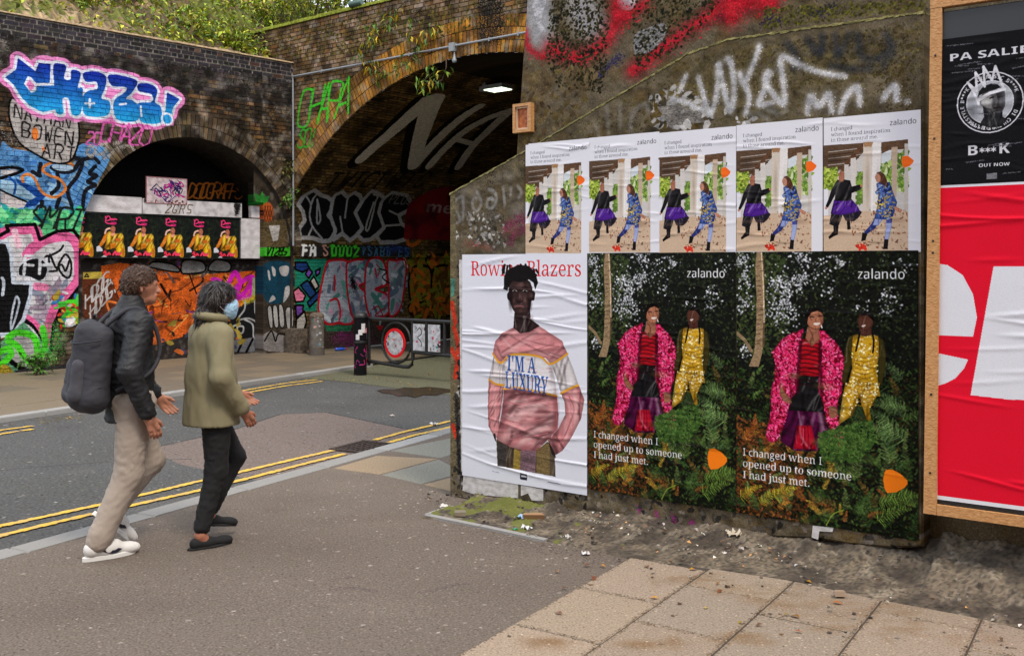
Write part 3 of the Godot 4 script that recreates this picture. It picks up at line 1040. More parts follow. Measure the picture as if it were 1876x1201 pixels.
	# figure in blue and yellow dress
	cv.form([2.995, 1.920, 3.038, 1.915, 3.005, 1.878, 2.990, 1.858, 2.951, 1.832, 2.935, 1.843, 2.963, 1.872], c8(44, 54, 124), 4)
	cv.form([2.995, 1.920, 3.038, 1.915, 3.013, 1.878, 2.983, 1.881], c8(150, 162, 214), 3)
	cv.form([3.053, 1.914, 3.084, 1.913, 3.081, 1.866, 3.064, 1.797, 3.043, 1.797, 3.051, 1.860], c8(160, 172, 218), 6)
	cv.form([3.053, 1.914, 3.084, 1.913, 3.082, 1.890, 3.055, 1.890], c8(54, 72, 172), 2)
	cv.form([2.928, 1.844, 2.954, 1.833, 2.944, 1.799, 2.921, 1.795], c8(26, 22, 26), 1)
	cv.form([3.043, 1.806, 3.065, 1.802, 3.061, 1.750, 3.037, 1.750], c8(26, 22, 26), 1)
	cv.form([3.001, 2.104, 3.023, 2.115, 3.070, 2.110, 3.089, 2.056, 3.110, 1.997, 3.096, 1.954, 3.084, 1.905, 2.990, 1.915, 3.005, 1.977, 3.011, 2.032], c8(58, 84, 158), 12, Vector2(0.4, 1), 0.4)
	leaves_on(cv, [3.003, 2.101, 3.070, 2.097, 3.096, 1.974, 3.083, 1.913, 2.997, 1.916], 150, 0.002, 0.006, [c8(206, 178, 70), c8(190, 160, 60), c8(120, 150, 210), c8(24, 36, 96)])
	cv.form([2.995, 2.142, 3.005, 2.164, 3.023, 2.169, 3.043, 2.153, 3.058, 2.118, 3.062, 2.079, 3.040, 2.095, 3.023, 2.106, 3.010, 2.114], c8(80, 48, 34), 6, Vector2(0.5, 1), 0.4)
	cv.form([2.995, 2.141, 3.006, 2.159, 3.023, 2.144, 3.022, 2.115, 3.005, 2.114], c8(196, 128, 100), 2, Vector2(0, 1), 0.25, 0.3, true)
	cv.form([3.095, 1.982, 3.136, 1.958, 3.125, 1.942, 3.096, 1.962], c8(200, 134, 106), 2)
	for q in [[Vector2(2.792, 2.069), 0.03, 0.06, c8(64, 60, 62), 0.4], [Vector2(2.854, 2.066), 0.02, 0.05, c8(8, 8, 10), 0.5], [Vector2(2.806, 1.985), 0.04, 0.03, c8(120, 70, 190), 0.4], [Vector2(3.030, 2.045), 0.02, 0.05, c8(140, 170, 220), 0.4], [Vector2(3.083, 2.002), 0.02, 0.06, c8(20, 30, 90), 0.4], [Vector2(2.956, 2.117), 0.02, 0.2, c8(120, 96, 80), 0.3], [Vector2(2.977, 2.047), 0.015, 0.2, c8(255, 250, 245), 0.4], [Vector2(3.010, 2.114), 0.014, 0.15, c8(150, 140, 136), 0.35], [Vector2(2.771, 2.253), 0.08, 0.04, c8(40, 28, 20), 0.4], [Vector2(2.792, 1.845), 0.08, 0.012, c8(96, 76, 62), 0.4], [Vector2(2.997, 1.786), 0.08, 0.012, c8(96, 76, 62), 0.4], [Vector2(2.826, 1.914), 0.12, 0.02, c8(150, 120, 96), 0.35], [Vector2(3.096, 1.906), 0.08, 0.03, c8(120, 84, 60), 0.3]]:
		cv.soft(q[0].x, q[0].y, q[1], q[2], q[3], q[4])
	cv.fill([3.135, 2.242, 3.164, 2.244, 3.193, 2.218, 3.192, 2.208, 3.174, 2.189, 3.141, 2.181, 3.132, 2.212], c8(246, 108, 34))
	cv.blend(ov.fine)
	return cv

func pic_jumper() -> Cv:
	var cv := canvas(0.127, 0.167, 1.173, 1.735, 420.0, c8(226, 226, 236))
	var p := Vector2(0.197, 1.598)
	cv.print_text("Rowing Blazers", font("Droid Serif"), p.x + 0.01, p.y - 0.012, 0.1, c8(216, 34, 44), 0.0, 0.0, 0.9)
	var skinc := c8(66, 46, 44)
	var rose := c8(214, 140, 142)
	# arms and body
	cv.form([0.366, 0.865, 0.433, 0.829, 0.500, 0.822, 0.482, 0.717, 0.461, 0.600, 0.461, 0.527, 0.511, 0.453, 0.415, 0.468, 0.362, 0.540, 0.360, 0.707], rose, 22, Vector2(0.25, 1), 0.3, 0.45)
	cv.form([0.971, 0.812, 1.045, 0.852, 1.110, 0.876, 1.152, 0.785, 1.126, 0.661, 1.045, 0.516, 0.980, 0.434, 0.926, 0.400, 0.866, 0.491, 0.946, 0.575, 1.004, 0.677, 0.996, 0.759], rose, 24, Vector2(-0.35, 1), 0.3, 0.45)
	cv.form([0.369, 0.868, 0.410, 1.030, 0.470, 0.983, 0.500, 0.949, 0.500, 0.822, 0.424, 0.828], c8(216, 206, 206), 8, Vector2(0.2, 1), 0.25, 0.3)
	cv.form([0.888, 1.001, 1.019, 1.074, 1.065, 0.984, 1.107, 0.876, 1.045, 0.852, 0.971, 0.812, 0.930, 0.920], c8(220, 212, 212), 10, Vector2(-0.2, 1), 0.25, 0.3)
	cv.form([0.586, 1.237, 0.488, 1.193, 0.424, 1.133, 0.402, 1.045, 0.470, 0.983, 0.524, 1.037, 0.846, 1.040, 0.888, 1.001, 1.021, 1.077, 0.980, 1.158, 0.880, 1.209, 0.786, 1.254, 0.717, 1.211, 0.639, 1.202], rose, 26, Vector2(1, 0.15), 0.25, 0.35)
	cv.form([0.475, 0.988, 0.551, 1.041, 0.691, 1.053, 0.812, 1.041, 0.888, 1.001, 0.921, 0.905, 0.938, 0.796, 0.691, 0.812, 0.500, 0.812], c8(226, 220, 222), 10, Vector2(0.2, 1), 0.15, 0.25)
	cv.form([0.500, 0.812, 0.604, 0.820, 0.691, 0.816, 0.812, 0.806, 0.938, 0.793, 0.950, 0.672, 0.943, 0.575, 0.880, 0.506, 0.778, 0.418, 0.674, 0.397, 0.551, 0.412, 0.433, 0.449, 0.457, 0.542, 0.488, 0.689], rose, 46, Vector2(1, 0.35), 0.28, 0.4)
	cv.line([0.402, 1.045, 0.470, 0.983, 0.551, 1.042, 0.691, 1.054, 0.812, 1.041, 0.888, 1.001, 1.021, 1.077], 0.014, c8(226, 158, 42))
	cv.line([0.369, 0.865, 0.424, 0.836, 0.500, 0.834], 0.014, c8(226, 158, 42))
	cv.line([0.500, 0.808, 0.604, 0.824, 0.778, 0.811, 0.938, 0.793], 0.014, c8(226, 158, 42))
	cv.line([0.971, 0.812, 1.045, 0.852, 1.105, 0.876], 0.014, c8(226, 158, 42))
	for l in [[0.515, 0.720, 0.639, 0.716, 0.846, 0.754], [0.470, 0.601, 0.639, 0.588, 0.846, 0.635], [0.551, 0.465, 0.691, 0.493, 0.863, 0.539], [0.930, 0.698, 0.938, 0.588, 0.896, 0.529], [0.586, 1.154, 0.709, 1.146, 0.846, 1.173], [1.045, 0.653, 1.013, 0.554, 0.946, 0.464]]:
		cv.line(l, 0.006, c8(186, 112, 116), false, 0.1)
	var blue := c8(44, 84, 158)
	p = Vector2(0.527, 0.936)
	cv.print_text("I'M A", font("Droid Serif", true), p.x, p.y, 0.105, blue, 0.0, -0.03, 0.62)
	p = Vector2(0.511, 0.820)
	cv.print_text("LUXURY", font("Droid Serif", true), p.x, p.y - 0.005, 0.115, blue, 0.0, -0.05, 0.52)
	for i in 3:
		var q := Vector2(0.781, 0.843) + Vector2(i * 0.024, -i * 0.002)
		cv.line([q.x, q.y, q.x + 0.012, q.y], 0.009, blue)
	# trousers
	cv.form([0.433, 0.452, 0.551, 0.414, 0.674, 0.399, 0.778, 0.418, 0.863, 0.483, 0.921, 0.406, 0.926, 0.257, 0.443, 0.272], c8(92, 78, 62), 14)
	cv.fill([0.639, 0.396, 0.769, 0.417, 0.761, 0.261, 0.639, 0.268], c8(128, 98, 108), 0.3)
	cv.fill([0.586, 0.404, 0.639, 0.396, 0.636, 0.267, 0.577, 0.267], c8(156, 130, 60), 0.2)
	cv.fill([0.443, 0.432, 0.524, 0.419, 0.515, 0.274, 0.446, 0.273], c8(62, 56, 54), 0.25)
	cv.fill([0.769, 0.417, 0.880, 0.485, 0.880, 0.262, 0.774, 0.260], c8(120, 100, 64), 0.25)
	cv.fill([0.402, 0.485, 0.424, 0.495, 0.433, 0.431, 0.421, 0.444], c8(40, 32, 32))
	cv.fill([0.866, 0.498, 0.921, 0.413, 0.930, 0.379, 0.896, 0.403], c8(40, 32, 32))
	# neck, head, hair
	cv.form([0.590, 1.354, 0.717, 1.365, 0.726, 1.295, 0.798, 1.252, 0.717, 1.208, 0.639, 1.196, 0.579, 1.230], c8(52, 36, 36), 10, Vector2(0.2, 1), 0.35, 0.4)
	cv.form([0.526, 1.461, 0.540, 1.482, 0.551, 1.540, 0.586, 1.562, 0.700, 1.558, 0.733, 1.520, 0.743, 1.485, 0.761, 1.472, 0.754, 1.426, 0.730, 1.415, 0.717, 1.355, 0.674, 1.320, 0.613, 1.324, 0.572, 1.360, 0.551, 1.408, 0.529, 1.428], skinc, 8, Vector2(0.1, 1), 0.2, 0.5, true)
	cv.fill([0.551, 1.540, 0.639, 1.555, 0.639, 1.327, 0.586, 1.347, 0.554, 1.411], c8(56, 38, 37), 0.1)
	for l in [[0.559, 1.480, 0.595, 1.486], [0.657, 1.484, 0.691, 1.479]]:
		cv.line(l, 0.012, c8(24, 16, 16))
	cv.line([0.613, 1.469, 0.604, 1.419, 0.639, 1.413], 0.008, c8(46, 30, 30))
	cv.line([0.590, 1.377, 0.621, 1.384, 0.660, 1.379], 0.014, c8(96, 62, 62))
	cv.fill([0.497, 1.496, 0.500, 1.583, 0.542, 1.633, 0.621, 1.662, 0.709, 1.654, 0.761, 1.612, 0.786, 1.542, 0.761, 1.493, 0.747, 1.542, 0.709, 1.563, 0.639, 1.541, 0.572, 1.554, 0.547, 1.518, 0.529, 1.482], c8(22, 18, 19), 0.2)
	for i in 16:
		var q := Vector2(0.639, 1.612) + Vector2(rf(-0.14, 0.14), rf(-0.02, 0.05))
		cv.line([q.x, q.y, q.x + rf(-0.03, 0.03), q.y - rf(0.02, 0.08)], 0.018, c8(20, 16, 17), false, 0.1, false, 0.006)
	for q in [[Vector2(0.559, 1.425), 0.03, 0.11, c8(20, 12, 12), 0.9], [Vector2(0.678, 1.421), 0.022, 0.03, c8(150, 108, 100), 0.6], [Vector2(0.583, 1.414), 0.018, 0.024, c8(120, 86, 80), 0.5], [Vector2(0.639, 1.526), 0.05, 0.025, c8(130, 94, 88), 0.55], [Vector2(0.632, 1.448), 0.01, 0.04, c8(140, 102, 94), 0.6], [Vector2(0.639, 1.349), 0.03, 0.02, c8(110, 78, 74), 0.5], [Vector2(0.752, 1.471), 0.014, 0.03, c8(30, 20, 20), 0.8], [Vector2(0.717, 1.386), 0.03, 0.06, c8(26, 16, 16), 0.7], [Vector2(0.639, 1.285), 0.04, 0.06, c8(26, 18, 18), 0.5], [Vector2(0.735, 1.288), 0.03, 0.05, c8(90, 62, 58), 0.4], [Vector2(0.604, 1.505), 0.04, 0.03, c8(96, 68, 64), 0.4], [Vector2(0.506, 0.661), 0.06, 0.2, c8(160, 88, 94), 0.45], [Vector2(0.930, 0.670), 0.04, 0.24, c8(150, 80, 86), 0.55], [Vector2(0.691, 0.649), 0.12, 0.2, c8(240, 176, 176), 0.4], [Vector2(0.424, 0.683), 0.03, 0.2, c8(236, 170, 170), 0.4], [Vector2(1.078, 0.711), 0.04, 0.15, c8(240, 180, 180), 0.4], [Vector2(0.980, 0.565), 0.04, 0.12, c8(160, 90, 94), 0.5], [Vector2(0.896, 0.918), 0.03, 0.12, c8(160, 150, 154), 0.5], [Vector2(0.515, 0.892), 0.02, 0.12, c8(170, 160, 164), 0.5], [Vector2(0.691, 1.159), 0.14, 0.05, c8(236, 170, 172), 0.4], [Vector2(0.913, 1.127), 0.05, 0.1, c8(170, 100, 104), 0.4], [Vector2(0.691, 0.423), 0.2, 0.04, c8(150, 84, 88), 0.5], [Vector2(0.691, 0.338), 0.16, 0.05, c8(40, 34, 30), 0.4], [Vector2(1.045, 0.900), 0.03, 0.06, c8(244, 240, 240), 0.5], [Vector2(0.488, 0.545), 0.02, 0.1, c8(140, 76, 82), 0.5]]:
		cv.soft(q[0].x, q[0].y, q[1], q[2], q[3], q[4])
	for l in [[[0.572, 1.483, 0.590, 1.489, 0.607, 1.483], 0.006, c8(205, 200, 198)], [[0.660, 1.484, 0.678, 1.489, 0.695, 1.482], 0.006, c8(205, 200, 198)], [[0.584, 1.484, 0.591, 1.486], 0.008, c8(10, 8, 8)], [[0.674, 1.486, 0.681, 1.486], 0.008, c8(10, 8, 8)], [[0.559, 1.503, 0.586, 1.510, 0.611, 1.503], 0.007, c8(18, 12, 12)], [[0.653, 1.504, 0.681, 1.511, 0.705, 1.502], 0.007, c8(18, 12, 12)], [[0.611, 1.412, 0.632, 1.404, 0.653, 1.413], 0.006, c8(18, 12, 12)], [[0.597, 1.375, 0.632, 1.380, 0.664, 1.375], 0.012, c8(120, 76, 74)], [[0.597, 1.375, 0.632, 1.374, 0.664, 1.375], 0.003, c8(30, 18, 18)]]:
		cv.line(l[0], l[1], l[2])
	for i in 60:
		var q := Vector2(0.691, 0.649) + Vector2(rf(-0.18, 0.2), rf(-0.2, 0.42))
		cv.soft(q.x, q.y, rf(0.02, 0.05), rf(0.006, 0.014), [c8(140, 74, 80), c8(246, 196, 196)][i % 2], 0.4)
	cv.blur(1.2)
	# small print
	cv.fill([0.636, 0.246, 0.695, 0.245, 0.693, 0.202, 0.634, 0.203], c8(40, 38, 52))
	cv.fill([0.644, 0.233, 0.688, 0.231, 0.688, 0.220, 0.644, 0.221], c8(220, 220, 230))
	cv.line([0.866, 0.215, 0.966, 0.214], 0.006, c8(130, 130, 150))
	cv.line([0.397, 0.228, 0.461, 0.224], 0.004, c8(150, 150, 165))
	cv.blend(ov.fine)
	return cv

func pic_crown() -> Cv:
	# music poster: black with a ring of lettering round a portrait
	var cv := canvas(3.343, 2.067, 3.83, 2.80, 640.0, c8(20, 20, 23))
	var white := c8(216, 214, 222)
	var bold := font("Droid Sans", true)
	var p := Vector2(3.398, 2.684)
	cv.print_text("PA SALIEU", bold, p.x, p.y, 0.036, white, 0.0, 0.0, 1.75)
	var o := Vector2(3.581, 2.460)
	cv.ell(o.x, o.y, 0.152, 0.152, white)
	cv.ell(o.x, o.y, 0.146, 0.146, c8(20, 20, 23))
	cv.ell(o.x, o.y, 0.108, 0.108, white)
	cv.ell(o.x, o.y, 0.104, 0.104, c8(172, 174, 182), 0.08)
	for w in [["DI MUSIC B***K", 2.0, -1.0], ["DI LIFESTYLE B***K", 4.65, -1.0], ["DI CULTURE B***K", -0.45, -1.0]]:
		var a: float = w[1]
		for ch in w[0]:
			if ch != " ":
				var q := o + Vector2.from_angle(a) * 0.118
				cv.print_text(ch, bold, q.x, q.y, 0.018, white, 0.0, 0.0, 1.0, true, a - PI / 2)
			a += w[2] * 0.125
	# head, neck, cap
	cv.form([3.549, 2.444, 3.555, 2.391, 3.534, 2.354, 3.582, 2.333, 3.629, 2.336, 3.661, 2.368, 3.638, 2.384, 3.638, 2.409], c8(40, 40, 43), 8, Vector2(0, 1), 0.3)
	cv.form([3.537, 2.458, 3.540, 2.484, 3.558, 2.515, 3.606, 2.523, 3.644, 2.512, 3.651, 2.473, 3.648, 2.434, 3.632, 2.407, 3.606, 2.407, 3.576, 2.422, 3.552, 2.440], c8(92, 90, 92), 6, Vector2(0, 1), 0.3, 0.4, true)
	cv.form([3.539, 2.461, 3.552, 2.493, 3.582, 2.499, 3.594, 2.466, 3.588, 2.430, 3.555, 2.442], c8(150, 148, 148), 4, Vector2(0, 1), 0.2, 0.2, true)
	cv.fill([3.606, 2.516, 3.647, 2.509, 3.650, 2.434, 3.629, 2.410, 3.609, 2.412, 3.617, 2.463], c8(52, 50, 54), 0.14)
	cv.fill([3.525, 2.486, 3.531, 2.518, 3.552, 2.542, 3.588, 2.552, 3.617, 2.544, 3.632, 2.527, 3.582, 2.519, 3.534, 2.498], c8(24, 24, 26))
	cv.line([3.531, 2.477, 3.582, 2.505, 3.647, 2.519], 0.016, white, false, 0.05, false)
	cv.line([3.531, 2.452, 3.525, 2.473, 3.504, 2.527, 3.479, 2.569, 3.522, 2.522, 3.516, 2.615, 3.558, 2.540, 3.552, 2.640, 3.591, 2.567, 3.606, 2.635, 3.644, 2.519], 0.011, white, false, 0.0, false)
	cv.soft(Vector2(3.576, 2.461).x, Vector2(3.576, 2.461).y, 0.03, 0.04, c8(176, 174, 174), 0.8)
	cv.line([3.582, 2.480, 3.597, 2.484], 0.007, c8(26, 24, 26))
	cv.line([3.620, 2.482, 3.641, 2.484], 0.007, c8(26, 24, 26))
	cv.line([3.600, 2.429, 3.620, 2.431, 3.635, 2.428], 0.01, c8(40, 34, 36))
	for q in [[Vector2(3.558, 2.469), 0.022, 0.03, c8(190, 188, 188), 0.5], [Vector2(3.600, 2.452), 0.02, 0.03, c8(30, 29, 31), 0.5], [Vector2(3.629, 2.456), 0.015, 0.03, c8(120, 118, 120), 0.5], [Vector2(3.576, 2.389), 0.03, 0.04, c8(20, 20, 22), 0.6], [Vector2(3.498, 2.423), 0.05, 0.08, c8(80, 82, 90), 0.5], [Vector2(3.664, 2.472), 0.05, 0.08, c8(190, 192, 200), 0.5], [Vector2(3.611, 2.418), 0.02, 0.012, c8(26, 24, 26), 0.5]]:
		cv.soft(q[0].x, q[0].y, q[1], q[2], q[3], q[4])
	p = Vector2(3.482, 2.205)
	var wd := cv.print_text("B", bold, p.x, p.y, 0.048, white, 0.0, 0.0, 1.3)
	for i in 3:
		var q := p + Vector2(wd + 0.02 + i * 0.026, 0.022)
		for t in 3:
			var e := Vector2.from_angle(t * PI / 3.0 + 0.5) * 0.011
			cv.line([q.x - e.x, q.y - e.y, q.x + e.x, q.y + e.y], 0.005, white, false, 0.0, false)
	cv.print_text("K", bold, p.x + wd + 0.098, p.y, 0.048, white, 0.0, 0.0, 1.3)
	p = Vector2(3.531, 2.143)
	cv.print_text("OUT NOW", bold, p.x, p.y, 0.017, white, 0.0, 0.0, 1.25)
	cv.fill([3.567, 2.109, 3.614, 2.111, 3.614, 2.082, 3.567, 2.082], c8(120, 120, 126), 0.2)
	for i in 26:    # short pale streaks, nearly level, scattered over the print
		var q := Vector2(rf(3.36, 3.8), rf(2.1, 2.78))
		cv.spray([q.x, q.y, q.x + rf(0.03, 0.14), q.y + rf(-0.012, 0.015)], 0.004, c8(110, 110, 118), 0.5)
	cv.blend(ov.grain)
	return cv

func pic_red() -> Cv:
	var cv := canvas(3.317, 0.47, 4.35, 2.063, 400.0, c8(226, 226, 234))
	cv.fill([3.333, 0.49, 4.335, 0.49, 4.335, 2.05, 3.333, 2.05], c8(226, 22, 48))
	var white := c8(224, 224, 232)
	cv.fill([3.319, 1.669, 3.380, 1.660, 3.452, 1.609, 3.499, 1.514, 3.517, 1.400, 3.499, 1.304, 3.319, 1.303], white, 0.0)
	cv.fill([3.319, 1.215, 3.476, 1.188, 3.458, 1.143, 3.416, 1.089, 3.368, 1.060, 3.319, 1.041], white)
	cv.fill([3.592, 1.654, 3.727, 1.654, 3.848, 1.651, 3.794, 1.010, 3.666, 1.003, 3.487, 1.011], white)
	cv.blend(ov.fine)
	return cv

func pic_yellow_gown() -> Cv:
	var cv := canvas(2.1, 1.80, 2.64, 2.53, 420.0, c8(20, 24, 22))
	leaves_on(cv, [2.1, 1.8, 2.64, 1.8, 2.64, 2.53, 2.1, 2.53], 160, 0.01, 0.03, [c8(24, 32, 26), c8(16, 18, 18), c8(30, 36, 24)])
	var pink := c8(232, 54, 118)
	cv.line([2.404, 2.357, 2.274, 2.376, 2.282, 2.463, 2.323, 2.488, 2.347, 2.442, 2.298, 2.409], 0.018, pink)
	cv.line([2.266, 2.478, 2.278, 2.408], 0.018, pink)
	cv.line([2.339, 2.426, 2.363, 2.442, 2.372, 2.427, 2.396, 2.443, 2.404, 2.428, 2.429, 2.444, 2.454, 2.437], 0.024, pink)
	cv.line([2.363, 2.379, 2.445, 2.378, 2.421, 2.353], 0.022, c8(196, 32, 104))
	cv.form([2.241, 2.164, 2.298, 2.205, 2.274, 2.071, 2.233, 2.015, 2.177, 1.960, 2.153, 1.999, 2.193, 2.069], c8(220, 120, 26), 10, Vector2(0.5, 1), 0.35, 0.4, true)
	cv.form([2.306, 2.221, 2.355, 2.230, 2.437, 2.200, 2.545, 2.203, 2.582, 2.140, 2.574, 2.044, 2.599, 1.965, 2.603, 1.822, 2.561, 1.798, 2.503, 1.838, 2.404, 1.947, 2.347, 1.931, 2.274, 1.930, 2.249, 1.961, 2.282, 2.055, 2.290, 2.165], c8(240, 184, 22), 40, Vector2(0.4, 1), 0.4, 0.35, true)
	cv.fill([2.347, 2.025, 2.454, 2.042, 2.437, 1.963, 2.355, 1.931], c8(214, 122, 26), 0.2)
	cv.fill([2.437, 2.113, 2.536, 2.123, 2.511, 2.067, 2.445, 2.066], c8(208, 100, 34), 0.2)
	cv.fill([2.536, 1.965, 2.599, 1.950, 2.603, 1.822, 2.553, 1.798], c8(206, 128, 24), 0.2)
	cv.fill([2.372, 2.230, 2.437, 2.200, 2.396, 2.152, 2.355, 2.159], c8(232, 150, 130), 0.08)
	cv.fill([2.355, 2.277, 2.372, 2.317, 2.412, 2.322, 2.437, 2.287, 2.429, 2.231, 2.404, 2.199, 2.372, 2.214, 2.355, 2.237], c8(170, 96, 74), 0.12, true)
	cv.line([2.258, 2.196, 2.282, 2.259, 2.339, 2.284], 0.03, c8(226, 178, 160))
	cv.fill([2.113, 1.967, 2.153, 1.991, 2.209, 1.937, 2.217, 1.894, 2.113, 1.889], c8(206, 206, 216), 0.05)
	cv.fill([2.372, 1.947, 2.437, 1.955, 2.445, 1.908, 2.380, 1.900], c8(52, 40, 22), 0.2)
	for q in [[Vector2(2.323, 2.119), 0.06, 0.12, c8(255, 226, 80), 0.5], [Vector2(2.528, 2.163), 0.06, 0.08, c8(255, 230, 90), 0.5], [Vector2(2.404, 1.979), 0.08, 0.06, c8(150, 80, 16), 0.5], [Vector2(2.578, 1.886), 0.04, 0.14, c8(130, 76, 12), 0.5], [Vector2(2.282, 1.961), 0.03, 0.12, c8(180, 90, 16), 0.5], [Vector2(2.495, 2.091), 0.06, 0.05, c8(180, 84, 20), 0.5], [Vector2(2.511, 1.964), 0.04, 0.1, c8(255, 220, 70), 0.5], [Vector2(2.388, 2.262), 0.03, 0.03, c8(210, 140, 110), 0.5], [Vector2(2.372, 2.230), 0.02, 0.04, c8(80, 36, 28), 0.5]]:
		cv.soft(q[0].x, q[0].y, q[1], q[2], q[3], q[4])
	cv.blur(1.5)
	cv.line([2.241, 1.867, 2.258, 1.898, 2.274, 1.836, 2.241, 1.820, 2.306, 1.844, 2.323, 1.868, 2.347, 1.844], 0.03, c8(228, 48, 76))
	cv.line([2.396, 1.837, 2.437, 1.892, 2.454, 1.837, 2.487, 1.869, 2.495, 1.838, 2.536, 1.862], 0.03, c8(236, 60, 96))
	cv.fill([2.185, 1.796, 2.241, 1.828, 2.290, 1.805, 2.266, 1.781], c8(190, 190, 200), 0.05)
	cv.blend(ov.grain)
	return cv

# ---------------------------------------------------------------- sprayed walls
func paint_left_wall(cv: Cv) -> void:
	var white := c8(214, 212, 216)
	# sky-blue field with black figures
	cv.fill([0.000, 3.515, 0.159, 3.486, 0.484, 3.443, 0.791, 3.323, 1.107, 3.318, 1.195, 3.621, 1.493, 3.678, 1.706, 3.485, 1.538, 3.110, 1.403, 2.802, 1.313, 2.514, 0.000, 2.463], c8(84, 138, 192), 0.2, true)
	cv.specks([0.000, 3.430, 1.107, 3.318, 1.584, 3.505, 1.343, 2.620, 0.000, 2.561], 120, 0.02, 0.06, [c8(110, 164, 208), c8(62, 112, 172), c8(140, 180, 212)], 2.0)
	cv.fill([0.000, 3.140, 0.190, 3.163, 0.277, 3.142, 0.103, 3.065, 0.000, 3.049], c8(196, 190, 194), 0.08)
	cv.line([0.000, 3.168, 0.172, 3.189, 0.321, 3.163, 0.207, 3.091, 0.000, 3.013], 0.05, INK, false, 0.1)
	cv.fill([0.000, 2.994, 0.190, 2.970, 0.544, 2.768, 0.490, 2.690, 0.000, 2.812], c8(150, 184, 208), 0.12)
	cv.fill([0.000, 2.812, 0.207, 2.750, 0.401, 2.667, 0.365, 2.573, 0.000, 2.548], c8(196, 186, 186), 0.1)
	cv.line([0.000, 2.830, 0.172, 2.748, 0.383, 2.666], 0.03, INK)
	cv.fill([0.225, 3.027, 0.580, 2.854, 0.680, 2.775, 0.526, 2.617, 0.330, 2.556, 0.392, 2.667, 0.526, 2.748, 0.242, 2.964], c8(18, 62, 136), 0.1)
	cv.line([0.120, 3.039, 0.216, 2.935, 0.198, 2.786], 0.035, c8(24, 72, 148))
	for l in [[0.598, 3.277, 0.571, 3.144, 0.580, 3.088, 0.472, 3.146], [0.854, 3.144, 0.873, 2.937, 0.762, 2.817], [0.891, 2.767, 0.836, 2.593], [0.616, 2.677, 0.598, 2.545], [1.135, 3.414, 1.250, 3.365, 1.174, 3.128, 1.041, 2.947, 1.013, 2.849, 1.088, 2.614], [1.250, 3.394, 1.424, 3.437, 1.524, 3.366], [1.463, 3.303, 1.366, 3.179, 1.483, 3.148, 1.337, 3.042, 1.463, 2.991, 1.298, 2.884, 1.250, 2.553], [1.193, 3.341, 1.116, 3.220, 1.003, 3.174, 0.854, 3.182, 0.762, 3.232]]:
		cv.line(l, 0.065, c8(22, 24, 32), false, 0.1)
	cv.ell(Vector2(0.938, 3.245).x, Vector2(0.938, 3.245).y, 0.17, 0.055, c8(160, 184, 206), 0.1)
	cv.line([0.330, 2.979, 0.321, 3.061, 0.418, 3.099, 0.508, 3.027, 0.580, 2.882, 0.670, 2.793, 0.817, 2.759, 0.947, 2.846, 0.975, 2.943, 0.891, 3.052, 0.744, 3.099, 0.634, 3.167, 0.652, 3.243, 0.762, 3.304, 0.928, 3.330, 1.041, 3.326, 1.101, 3.292], 0.045, c8(214, 128, 62), false, 0.1)
	# speech bubble
	var bub := [0.159, 4.263, 0.119, 4.089, 0.146, 3.866, 0.266, 3.595, 0.484, 3.443, 0.791, 3.309, 1.035, 3.342, 1.137, 3.498, 1.201, 3.740, 1.189, 3.976, 1.137, 4.089, 0.820, 4.112, 0.402, 4.122, 0.266, 4.220]
	cv.fill(bub, c8(176, 168, 164), 0.08, true)
	cv.line(bub, 0.03, INK, true)
	var p := Vector2(0.199, 3.971)
	scrawl(cv, "NATHAN", p.x, p.y, 0.2, 0.024, c8(30, 26, 28), 0.1, -0.1, 0.0, 0.74)
	p = Vector2(0.307, 3.684)
	scrawl(cv, "BOWEN", p.x, p.y, 0.22, 0.026, c8(26, 22, 24), 0.12, -0.1, 0.0, 0.76)
	cv.ell(Vector2(0.512, 3.747).x, Vector2(0.512, 3.747).y, 0.05, 0.1, c8(228, 122, 48))
	p = Vector2(0.623, 3.397)
	scrawl(cv, "ART", p.x, p.y, 0.22, 0.026, c8(26, 22, 24), 0.12, -0.1, 0.0, 0.85)
	cv.fill([0.617, 3.570, 0.665, 3.516, 0.628, 3.470], c8(228, 122, 48))
	# green band and the big pink-edged piece
	cv.fill([0.000, 2.548, 1.269, 2.564, 1.250, 2.012, 1.003, 2.104, 0.780, 2.099, 0.544, 2.019, 0.490, 2.224, 0.103, 2.195, 0.000, 2.119], c8(92, 194, 128), 0.14)
	cv.specks([0.000, 2.539, 1.250, 2.553, 1.250, 2.302, 0.000, 2.265], 60, 0.02, 0.06, [c8(60, 168, 110), c8(126, 214, 150), c8(40, 150, 150)], 2.5)
	p = Vector2(0.410, 2.268)
	scrawl(cv, "SMRT.", p.x, p.y, 0.34, 0.04, c8(26, 30, 28), 0.35, -0.05, 0.0, 0.6)
	cv.fill([0.000, 2.142, 0.111, 2.254, 0.509, 2.285, 0.586, 2.086, 0.842, 2.172, 1.084, 2.189, 1.248, 1.995, 1.248, 1.371, 1.084, 1.187, 0.862, 0.988, 0.763, 0.686, 0.733, 0.321, 0.625, 0.449, 0.336, 0.784, 0.186, 0.593, 0.000, 0.543], c8(208, 204, 208), 0.08)
	cv.specks([0.413, 1.362, 1.084, 1.373, 0.822, 1.009, 0.704, 0.526, 0.375, 0.943], 70, 0.02, 0.07, [c8(120, 124, 140), c8(150, 190, 160), c8(170, 150, 170)], 3.0)
	var pink := c8(226, 100, 156)
	cv.line([-0.037, 2.112, 0.111, 2.204, 0.336, 2.230, 0.509, 2.225, 0.567, 2.025, 0.470, 1.943, 0.394, 1.842], 0.16, pink, false, 0.12)
	cv.line([0.567, 2.025, 0.763, 2.099, 1.043, 2.126, 1.176, 1.952, 1.196, 1.662, 1.176, 1.434, 1.043, 1.250, 0.842, 1.029, 0.753, 0.808, 0.727, 0.606, 0.733, 0.443], 0.15, pink, false, 0.12)
